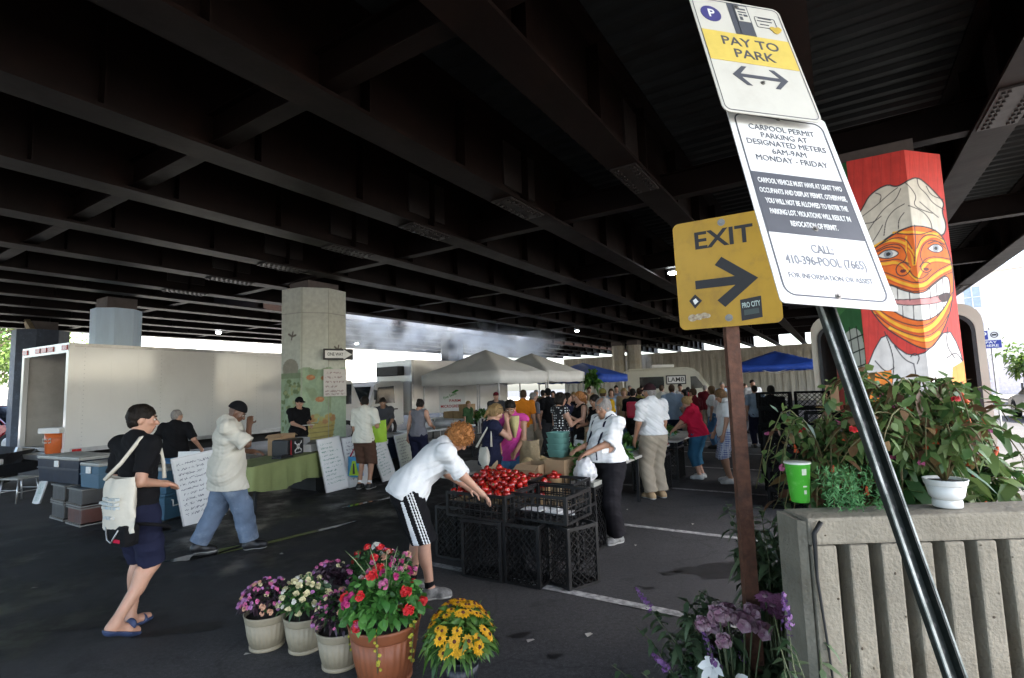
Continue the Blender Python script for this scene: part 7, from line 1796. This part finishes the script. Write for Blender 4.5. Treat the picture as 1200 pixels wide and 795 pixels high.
def petalflower(m_pet, m_eye, n=9, r=.03, cone_=.008, name='blossom'):
    a = MB()
    for k in range(n):
        for rr, off, z in ((1, 0, 0), (.82, .5, .003)):
            q = (k + off) * 2 * math.pi / n; d = Vector((math.cos(q), math.sin(q), 0)); s = Vector((-math.sin(q), math.cos(q), 0))
            a.add([Vector((0, 0, z)), d * r * rr * .55 + s * r * .24 + Vector((0, 0, z + .003)), d * r * rr + Vector((0, 0, z - .004)), d * r * rr * .55 - s * r * .24 + Vector((0, 0, z + .003))], [(0, 1, 2, 3)])
    a.i = 1; a.ball((0, 0, .004), (r * .26, r * .26, cone_), 8, 5); me = a.mesh(name); me.materials.append(m_pet); me.materials.append(m_eye); return me
def ruffle(m, r=.03, n=22, name='blossom', flat=.7):
    "round cluster of small ruffled petals"
    a = MB()
    for k in range(n):
        d = rdir(.6); c = Vector((d.x * r * .8, d.y * r * .8, abs(d.z) * r * flat)); 
        u_ = d.orthogonal().normalized(); v_ = d.cross(u_); q = r * U(.25, .75)
        pts = [c + (u_ * math.cos(j * 1.2566 + k) + v_ * math.sin(j * 1.2566 + k)) * q + d * U(-.2, .3) * q for j in range(5)]
        a.add([c - d * q * .2] + pts, [(0, 1 + j, 1 + (j + 1) % 5) for j in range(5)])
    me = a.mesh(name); me.materials.append(m); return me
def flowercol(n, c, var=.3): return mat('petal_' + n, c, .6, var=var, scale=40, perobj=.2)
F_red = flowercol('red', (.55, .012, .015)); F_pink = flowercol('pink', (.55, .13, .28)); F_lil = flowercol('lilac', (.42, .17, .38)); F_cream = flowercol('cream', (.66, .60, .34)); F_peach = flowercol('peach', (.60, .34, .22)); F_white = flowercol('white', (.66, .65, .58)); F_mag = flowercol('magenta', (.45, .03, .16)); F_yel = flowercol('yellow', (.80, .43, .010)); F_eye = mat('flower_eye', (.10, .025, .008), .8); F_cab = mat('petal_mauve', (.20, .07, .12), .6, var=.7, scale=40, col2=(.36, .26, .27)); F_oran = flowercol('orange', (.66, .09, .02)); F_lime = flowercol('lime', (.45, .42, .04))
BL = {}
def blossom(m, r, kind='ruffle'):
    k = (m.name, round(r, 3), kind)
    if k not in BL: BL[k] = ruffle(m, r) if kind == 'ruffle' else petalflower(m, F_eye if kind == 'daisy' else F_cab, 11 if kind == 'daisy' else 14, r)
    return BL[k]
def put_blossom(t, me, p, up=Vector((0, 0, 1)), name='blossom'):
    o = bpy.data.objects.new(name, me); link(o, t); o.location = p; o.rotation_euler = (Vector(up).normalized()).to_track_quat('Z', 'Y').to_euler(); s = U(.75, 1.2); o.scale = (s, s, s)
ML_pur = leafmat('purple_leaf', (.025, .012, .02), (.06, .03, .045)); ML_ger = leafmat('geranium_leaf', (.03, .13, .02), (.10, .26, .05)); ML_rud = leafmat('coneflower_leaf', (.06, .16, .02), (.16, .28, .06))
def dome(c, rx, ry, rz_, up=.15):
    d = rdir(0); d.z = abs(d.z) + up * 0 if d.z > -.35 else abs(d.z); d.normalize(); return d, Vector((c[0] + d.x * rx, c[1] + d.y * ry, c[2] + d.z * rz_))
def potted(label, loc, potargs, fol, blossoms, cat='potted plant', name='potted_flowers', extra_=None):
    "fol: list of (centre z, rx, rz, n, leaf length, width ratio, material); blossoms: list of (material, radius, count, kind)"
    t = thing(name, label, cat, loc, U(0, 6))
    pot(t, *potargs); h = potargs[2]
    for cz, rx, rz_, n, l, wr, m in fol:
        it = []
        for k in range(n):
            d, p = dome((0, 0, cz), rx, rx, rz_); q = U(.45, 1.0); p = Vector((p.x * q, p.y * q, cz + (p.z - cz) * q)); it.append((p, (d + rdir() * .9 + Vector((0, 0, .1))), rdir(.6), l * U(.6, 1.3), l * wr * U(.7, 1.2), rnd.random(), U(.2, 1.2)))
        o = bpy.data.objects.new('foliage', leafmesh('foliage', it, m)); link(o, t)
    cz, rx, rz_ = fol[0][:3]
    for m, r, n, kind in blossoms:
        me = blossom(m, r, kind)
        for k in range(n):
            d, p = dome((0, 0, cz), rx * 1.02, rx * 1.02, rz_ * 1.04); put_blossom(t, me, p, d + Vector((0, 0, .7)))
    if extra_: extra_(t)
    return t
b0 = (.115, .155, .25, M_beige)
potted('beige pot of lilac and pink blossoms, leftmost of the three beige pots', at(313, 757), b0, [(.30, .19, .17, 520, .045, .6, ML_pur), (.30, .17, .15, 140, .045, .6, ML_d)], [(F_lil, .016, 34, 'ruffle'), (F_pink, .014, 22, 'ruffle'), (F_peach, .018, 12, 'ruffle'), (F_cream, .013, 8, 'ruffle')])
potted('beige pot of cream blossoms, middle of the three beige pots', at(358, 760), (.11, .15, .25, M_beige), [(.31, .18, .19, 380, .05, .6, ML_d), (.31, .17, .15, 180, .05, .6, ML_g)], [(F_cream, .022, 34, 'ruffle'), (F_lil, .014, 14, 'ruffle'), (F_white, .017, 10, 'ruffle')])
potted('beige pot of dark trailing pink blossoms, right one beside the terracotta pot', at(399, 779), (.115, .155, .25, M_beige), [(.29, .18, .19, 420, .04, .6, ML_pur), (.33, .16, .16, 160, .045, .6, ML_d)], [(F_pink, .012, 38, 'ruffle'), (F_lil, .012, 18, 'ruffle'), (F_cream, .014, 8, 'ruffle'), (F_peach, .017, 7, 'ruffle')])
def spikes(t):
    a = MB()
    for k in range(9):
        q = U(0, 6.28); l = U(.35, .62); o_ = U(.08, .26); p = [Vector((.02 * math.cos(q), .02 * math.sin(q), .34))]
        for j in range(1, 7): e = j / 6; p.append(Vector((o_ * e ** 1.6 * math.cos(q), o_ * e ** 1.6 * math.sin(q), .34 + l * e - .04 * e ** 4)))
        a.tube(p, [.006, .007, .006, .005, .004, .003, .001], 4)
    a.build('spike', mat('spike_leaf', (.10, .17, .05), .5, col2=(.25, .28, .15)), t)
def trails(t):
    spikes(t); it = []; me = blossom(F_lime, .011)
    for q in (.4, 2.6, 4.4, 5.3):
        a = MB(); a.tube([(.18 * math.cos(q), .18 * math.sin(q), .40), (.262 * math.cos(q), .262 * math.sin(q), .415), (.262 * math.cos(q), .262 * math.sin(q), .33), (.245 * math.cos(q), .245 * math.sin(q), .15)], .0035, 5); a.build('trailing_stem', mat('green_stem', (.10, .12, .05), .6), t)
        for k in range(9): z = .40 - k * .03; r = .27 - .005 * k; p = Vector((r * math.cos(q) + U(-.018, .018), r * math.sin(q) + U(-.018, .018), z + U(-.012, .012))); put_blossom(t, me, p, (math.cos(q), math.sin(q), .4), 'trailing_blossom')
tp = atd(450, 790, 3.33); tp = Vector((tp.x, tp.y + .03, 0))
potted('large terracotta pot of red geraniums with tall grass spikes', tp, (.165, .225, .36, M_terra, 30), [(.42, .27, .24, 620, .062, .95, ML_ger), (.42, .25, .2, 120, .05, .9, ML_d)], [(F_red, .036, 13, 'ruffle'), (F_mag, .028, 6, 'ruffle'), (F_pink, .030, 4, 'ruffle')], extra_=trails)
potted('dark pot with red and white blossoms behind the terracotta pot', at(428, 738) + Vector((0, .2, 0)), (.10, .13, .22, M_nurs), [(.36, .18, .20, 360, .07, .4, ML_d)], [(F_red, .030, 10, 'ruffle'), (F_white, .034, 5, 'ruffle'), (F_pink, .022, 6, 'ruffle')])
potted('dark pot with peach and pink blossoms, rearmost by the sneakers', at(462, 722), (.10, .13, .22, M_nurs), [(.34, .17, .18, 320, .05, .6, ML_d)], [(F_peach, .024, 12, 'ruffle'), (F_pink, .022, 14, 'ruffle'), (F_mag, .022, 6, 'ruffle')])
potted('dark pot of pink blossoms behind the cream blossoms', at(388, 730), (.10, .13, .22, M_nurs), [(.31, .17, .16, 300, .05, .6, ML_pur)], [(F_pink, .018, 16, 'ruffle'), (F_lil, .018, 12, 'ruffle'), (F_cream, .016, 8, 'ruffle')])
# black eyed yellow coneflowers
yp = atd(541, 792, 3.2); yp = Vector((yp.x, yp.y, 0))
t = potted('black pot of yellow coneflowers with dark eyes, front right of the pots', yp, (.085, .115, .20, M_nurs), [(.27, .20, .21, 420, .10, .42, ML_rud), (.24, .2, .15, 80, .09, .4, ML_d)], [])
me = blossom(F_yel, .042, 'daisy')
for k in range(66):
    d = rdir(1.1); d.z = abs(d.z) * .9 + .12; d.normalize(); put_blossom(t, me, Vector((d.x * .215, d.y * .215, .27 + d.z * .25)), d + Vector((0, -.25, .35)))
# ------------------------------------------------------------------ plants on and beside the concrete planter
ML_beg = leafmat('begonia_leaf', (.038, .10, .025), (.17, .24, .075)); ML_bron = leafmat('bronze_leaf', (.10, .045, .025), (.20, .13, .05))
def bell():
    a = MB(); a.lathe([(.002, 0), (.0055, -.008), (.0065, -.02), (.009, -.03), (.0115, -.036)], n=7, wob=lambda t, z: 1 + (.25 * math.cos(5 * t) if z < -.028 else 0)); me = a.mesh('blossom'); me.materials.append(F_oran); return me
BELL = bell()
def arching(label, loc, n, R, Hh, nl, bells, m1, m2, potargs=None, ll=.085, seed=1, bias=(0, 0), name='begonia', cat='plant'):
    r = random.Random(seed); t = thing(name, label, cat, loc); a = MB(); it = []; it2 = []; ends = []
    z0 = potargs[2] * .92 if potargs else 0
    if potargs: pot(t, *potargs)
    for k in range(n):
        q = r.uniform(0, 6.283); o_ = R * r.uniform(.35, 1); hh = Hh * r.uniform(.45, 1); dr = r.uniform(.2, .75) * hh; pts = []
        for j in range(9):
            e = j / 8; pts.append(Vector((o_ * e * math.cos(q) + bias[0] * e, o_ * e * math.sin(q) + bias[1] * e, z0 + hh * math.sin(e * 2.0) / .92 - dr * e ** 3)))
        a.tube(pts, [.006 - .0005 * j for j in range(9)], 5); ends.append(pts)
        for j in range(nl):
            e = r.uniform(.15, 1) * 8; i = min(int(e), 7); p = pts[i].lerp(pts[i + 1], e - i); d = Vector((r.gauss(0, 1), r.gauss(0, 1), r.gauss(-.3, .7))); 
            (it if r.random() < .82 else it2).append((p + d.normalized() * .012, d, Vector((r.gauss(0, .6), r.gauss(0, .6), 1)), ll * r.uniform(.55, 1.35), ll * r.uniform(.42, .72), r.random(), r.uniform(-.2, 1.2)))
    a.build('stem', mat('reddish_stem', (.12, .075, .03), .6, col2=(.10, .12, .04)), t)
    o = bpy.data.objects.new('foliage', leafmesh('foliage', it, m1)); link(o, t)
    if it2: o = bpy.data.objects.new('young_foliage', leafmesh('young_foliage', it2, m2)); link(o, t)
    for k in range(bells):
        pts = r.choice(ends); i = r.randint(4, 8); p = pts[i] + Vector((r.uniform(-.05, .05), r.uniform(-.05, .05), -r.uniform(.01, .06))); put_blossom(t, BELL if k % 3 else blossom((F_red, F_pink)[k % 2], .014), p, (r.uniform(-.4, .4), r.uniform(-.4, .4), 1))
    return t
def topz(px, dy): q = at(px, 588, bzt); return Vector((q.x, by0 + dy, bzt - .006))
arching('begonia with orange bells in a white pot on the planter top', topz(1096, .088), 56, .36, .42, 24, 40, ML_beg, ML_bron, (.042, .064, .10, M_wpot, 20, .004), .050, 3, (-.06, .05))
arching('drooping begonia with bronze leaves, left one behind the leaning post', topz(1062, .52) - Vector((0, 0, .28)), 32, .31, .68, 24, 20, ML_beg, ML_bron, None, .048, 8, (-.05, .02))
arching('dense green begonia at the right edge of the planter', topz(1196, .55) - Vector((0, 0, .28)), 58, .44, .72, 28, 34, ML_beg, ML_g, None, .064, 12, (.02, .05))
arching('leafy plant with red blossoms behind the begonias, far right', topz(1165, .50) - Vector((0, 0, .28)), 40, .40, .56, 22, 14, ML_beg, ML_d, None, .10, 17)
arching('dark leafy plant in the planter soil behind the white pot', topz(1080, .62) - Vector((0, 0, .28)), 34, .36, .5, 20, 6, ML_d, ML_bron, None, .09, 21)
# feathery grey green herb
t = thing('rosemary', 'feathery pale green herb beside the green paper cup', 'plant', topz(985, .10)); it = []
for k in range(26):
    q = U(0, 6.28); b_ = Vector((U(-.10, .10), U(-.05, .05), 0)); d = Vector((.35 * math.cos(q), .35 * math.sin(q), 1)).normalized()
    for j in range(34): e = j / 34; p = b_ + d * e * .15; it.append((p, d * .6 + rdir(), rdir(), .022, .004, rnd.random(), 0))
o = bpy.data.objects.new('foliage', leafmesh('foliage', it, leafmat('rosemary_leaf', (.06, .20, .06), (.15, .36, .14)))); link(o, t)
# butterfly bush in front of the post
ML_bud = leafmat('buddleia_leaf', (.035, .075, .030), (.12, .17, .085))
def spray(label, loc, n, R, Hh, ll, seed, up=1.0, m=ML_bud, flowers=None, nfl=0, arcdir=None, cat='bush', name='butterfly_bush', nl=20):
    r = random.Random(seed); t = thing(name, label, cat, loc); a = MB(); it = []; fl_ = []
    for k in range(n):
        q = r.uniform(0, 6.283) if arcdir is None else arcdir + r.uniform(-.9, .9); o_ = R * r.uniform(.2, 1); hh = Hh * r.uniform(.6, 1.05); pts = [Vector((o_ * (j / 9) ** 1.5 * math.cos(q) + r.uniform(-.01, .01), o_ * (j / 9) ** 1.5 * math.sin(q) + r.uniform(-.01, .01), hh * (j / 9) - .12 * o_ * (j / 9) ** 4)) for j in range(10)]
        a.tube(pts, [.007 - .0006 * j for j in range(10)], 5)
        for j in range(nl):
            e = (.35 + .65 * j / nl) * 9; i = min(int(e), 8); p = pts[i].lerp(pts[i + 1], e - i); az_ = r.uniform(0, 6.28); d = Vector((math.cos(az_), math.sin(az_), r.uniform(-.3, .7)))
            it.append((p, d, Vector((0, 0, 1)), ll * r.uniform(.5, 1.2) * (1.15 - .5 * j / nl), ll * .27 * r.uniform(.7, 1.2), r.random(), r.uniform(.3, 1.5)))
        fl_.append((pts[-1], (pts[-1] - pts[-2]).normalized()))
    a.build('stem', mat('green_stem', (.10, .12, .05), .6), t); o = bpy.data.objects.new('foliage', leafmesh('foliage', it, m)); link(o, t)
    if flowers:
        for k in range(nfl):
            p, d = fl_[k % len(fl_)]; l_ = r.uniform(.07, .15); b_ = MB()
            for j in range(60):
                e = j / 60; w_ = .020 * (1 - e) ** .7 + .003; v = Vector((r.gauss(0, 1), r.gauss(0, 1), r.gauss(0, 1))).normalized(); c = p + d * l_ * e + v * w_; s1 = v.orthogonal().normalized() * .005; s2 = v.cross(s1); b_.add([c - s1 - s2, c + s1 - s2, c + s1 + s2, c - s1 + s2], [(0, 1, 2, 3)])
            b_.build('flower_spike', flowers, t)
    return t
F_bud = flowercol('buddleia', (.15, .06, .19)); 
bp = atd(860, 760, 2.35); spray('butterfly bush with purple spikes at the foot of the rusty post', Vector((bp.x + .02, bp.y, 0)), 70, .46, .78, .12, 4, flowers=F_bud, nfl=4, nl=46)
bp = atd(800, 790, 2.3); spray('low spreading butterfly bush sprays, left of the rusty post', Vector((bp.x + .22, bp.y - .05, 0)), 20, .62, .66, .10, 9, flowers=F_bud, nfl=4, arcdir=3.0, nl=22)
bp = atd(905, 640, 2.6); spray('slender green bush between the rusty post and the planter', Vector((bp.x + .02, bp.y + .05, 0)), 32, .22, 1.22, .13, 15, nl=44)
spray('low weedy sprig at the bottom corner of the concrete planter', Vector((.93, 1.72, 0)), 26, .26, .98, .09, 19, flowers=F_bud, nfl=2, nl=20)
# cut flowers in buckets: purple cabbage and lilies
def bunch(label, loc, n, m, r, stem_h, spread, kind='ruffle'):
    t = thing('flower_bunch', label, 'flowers', loc); a = MB(); a.lathe([(.07, 0), (.09, .22), (.085, .22), (.066, .01)], n=16); a.build('bucket', M_nurs, t); me = blossom(m, r, kind)
    a = MB(); ps = []
    for k in range(n): q = U(0, 6.28); o_ = spread * math.sqrt(U(0, 1)); p = Vector((o_ * math.cos(q), o_ * math.sin(q), stem_h * U(.9, 1.08) - o_ * .25)); a.tube([(0, 0, .1), p * .6 + Vector((0, 0, stem_h * .1)), p], .004, 4); ps.append(p)
    a.build('stem', mat('green_stem', (.10, .12, .05), .6), t)
    for p in ps: put_blossom(t, me, p, p - Vector((0, .1, stem_h * .5)))
    return t
F_cab = mat('petal_mauve', (.20, .07, .12), .6, var=.7, scale=40, col2=(.36, .26, .27)); F_dah = flowercol('mauve_pink', (.36, .13, .24))
bp = atd(857, 718, 2.22); bunch('mauve ornamental flower heads just left of the rusty post', Vector((bp.x, bp.y, 0)), 12, F_cab, .042, .82, .13)
bp = atd(910, 725, 2.3); bunch('pink spiky blooms between the rusty post and the planter corner', Vector((bp.x, bp.y, 0)), 10, F_dah, .055, .86, .09, 'daisyp')
M_lily = mat('petal_lily_white', (.68, .68, .64), .5, var=.06)
t = thing('white_lily', 'white lily blooms low in the bush at the bottom edge', 'flowers', (0, 0, 0)); bp = atd(845, 790, 2.05); t.location = (bp.x, bp.y, 0)
a = MB(); a.tube([(0, 0, 0), (.02, 0, .4), (0, 0, bp.z)], .006, 6); a.build('stem', mat('green_stem', (.10, .12, .05), .6), t)
for c, ax_ in ((Vector((-.03, 0, bp.z + .03)), Vector((-.5, -.6, .5))), (Vector((.05, -.02, bp.z - .02)), Vector((.4, -.7, .35)))):
    it = []; ax_.normalize(); u_ = ax_.orthogonal().normalized(); v_ = ax_.cross(u_)
    for k in range(6): q = k * math.pi / 3; d = u_ * math.cos(q) + v_ * math.sin(q); it.append((c, d + ax_ * .8, ax_, .065 if k % 2 else .07, .045 if k % 2 else .034, 0, .5))
    me = leafmesh('bloom', it, M_lily); o = bpy.data.objects.new('bloom', me); link(o, t)
# ------------------------------------------------------------------ trees beyond
M_bark = mat('bark', (.10, .075, .05), .9, var=.4, scale=8, bump=.8, bscale=12)
def tree(label, loc, h, r, n, seed, ll=.32, group='trees in the open beyond the flyover'):
    rr = random.Random(seed); t = thing('tree', label, 'tree', loc, rr.uniform(0, 6), group); a = MB(); it = []
    a.tube([(0, 0, 0), (.05, 0, h * .25), (0, .1, h * .5), (.1, 0, h * .8)], [h * .03, h * .022, h * .016, h * .005], 8)
    for k in range(16):
        q = k * 2.4; z0 = h * rr.uniform(.25, .7); e = Vector((math.cos(q) * r * rr.uniform(.5, .95), math.sin(q) * r * rr.uniform(.5, .95), z0 + h * rr.uniform(.1, .3))); m_ = Vector((e.x * .5, e.y * .5, z0 + (e.z - z0) * .35)); a.tube([(0, 0, z0), m_, e], [h * .011, h * .008, h * .003], 5)
        for s in range(3):
            c = e + Vector((rr.gauss(0, .18), rr.gauss(0, .18), rr.gauss(0, .16))) * r; cr = r * rr.uniform(.2, .42)
            for j in range(n // 48):
                d = Vector((rr.gauss(0, 1), rr.gauss(0, 1), rr.gauss(0, .8))).normalized(); it.append((c + d * cr * rr.uniform(.4, 1), d + Vector((rr.gauss(0, .8), rr.gauss(0, .8), rr.gauss(0, .8))), Vector((rr.gauss(0, .5), rr.gauss(0, .5), 1)), ll * rr.uniform(.6, 1.3), ll * rr.uniform(.4, .7), rr.random(), rr.uniform(.2, 1)))
    a.build('trunk', M_bark, t); o = bpy.data.objects.new('crown', leafmesh('crown', it, ML_tree)); link(o, t); return t
tree('leafy sunlit tree filling the gap left of the dark blue column', Vector((-33, 31, 0)), 9.5, 4.5, 5600, 3)
tree('leafy tree behind it, farther left', Vector((-43, 36, 0)), 10, 5, 4200, 5)
tree('green tree seen over the truck roof beside the blue column', Vector((-38, 40.5, 0)), 8, 4.2, 3400, 7)
tree('street tree behind the blue parking sign, far right', Vector((30, 29.0, 0)), 3.4, 1.5, 1600, 11)
# ------------------------------------------------------------------ grill smoke drifting under the deck
def smoke(label, c, size, dens, rz=RB, sc=.8, seed=0.0):
    a = MB(); a.box((0, 0, 0), size); m = bpy.data.materials.new('smoke_volume'); m.use_nodes = True; n = m.node_tree; L = n.links
    for q in list(n.nodes):
        if q.type == 'BSDF_PRINCIPLED': n.nodes.remove(q)
    out = n.nodes['Material Output']; v = n.nodes.new('ShaderNodeVolumePrincipled'); v.inputs['Color'].default_value = (.86, .93, 1.0, 1); v.inputs['Anisotropy'].default_value = .25
    tc = n.nodes.new('ShaderNodeTexCoord'); mp = n.nodes.new('ShaderNodeMapping'); mp.inputs['Location'].default_value = (seed, seed * .7, 0); nz = n.nodes.new('ShaderNodeTexNoise'); nz.inputs['Scale'].default_value = sc; nz.inputs['Detail'].default_value = 2.5; nz.inputs['Distortion'].default_value = .5
    L.new(tc.outputs['Object'], mp.inputs[0]); L.new(mp.outputs[0], nz.inputs['Vector'])
    g_ = n.nodes.new('ShaderNodeTexGradient'); g_.gradient_type = 'SPHERICAL'; m2 = n.nodes.new('ShaderNodeMapping'); m2.inputs['Scale'].default_value = (2 / size[0], 2 / size[1], 2 / size[2]); L.new(tc.outputs['Object'], m2.inputs[0]); L.new(m2.outputs[0], g_.inputs[0])
    r = n.nodes.new('ShaderNodeMapRange'); r.inputs[1].default_value = .40; r.inputs[2].default_value = .80; r.inputs[3].default_value = 0; r.inputs[4].default_value = dens; L.new(nz.outputs['Fac'], r.inputs[0])
    g2 = n.nodes.new('ShaderNodeMapRange'); g2.inputs[2].default_value = .55; L.new(g_.outputs['Fac'], g2.inputs[0])
    mm = n.nodes.new('ShaderNodeMath'); mm.operation = 'MULTIPLY'; L.new(r.outputs[0], mm.inputs[0]); L.new(g2.outputs[0], mm.inputs[1]); L.new(mm.outputs[0], v.inputs['Density']); L.new(v.outputs[0], out.inputs['Volume'])
    o = a.build('smoke', m, None, c, rz); tag(o, label, 'smoke', kind='stuff'); o.visible_shadow = True; return o
smoke('thin grill smoke drifting under the deck right of the pale column', B(16.8, 17.6, 4.75), (5.0, 8, 3.6), 1.4, seed=1.3)
smoke('grill smoke drifting above the two grey canopies', B(25, 16.6, 4.75), (6.5, 12, 3.6), 1.4, seed=4.1)
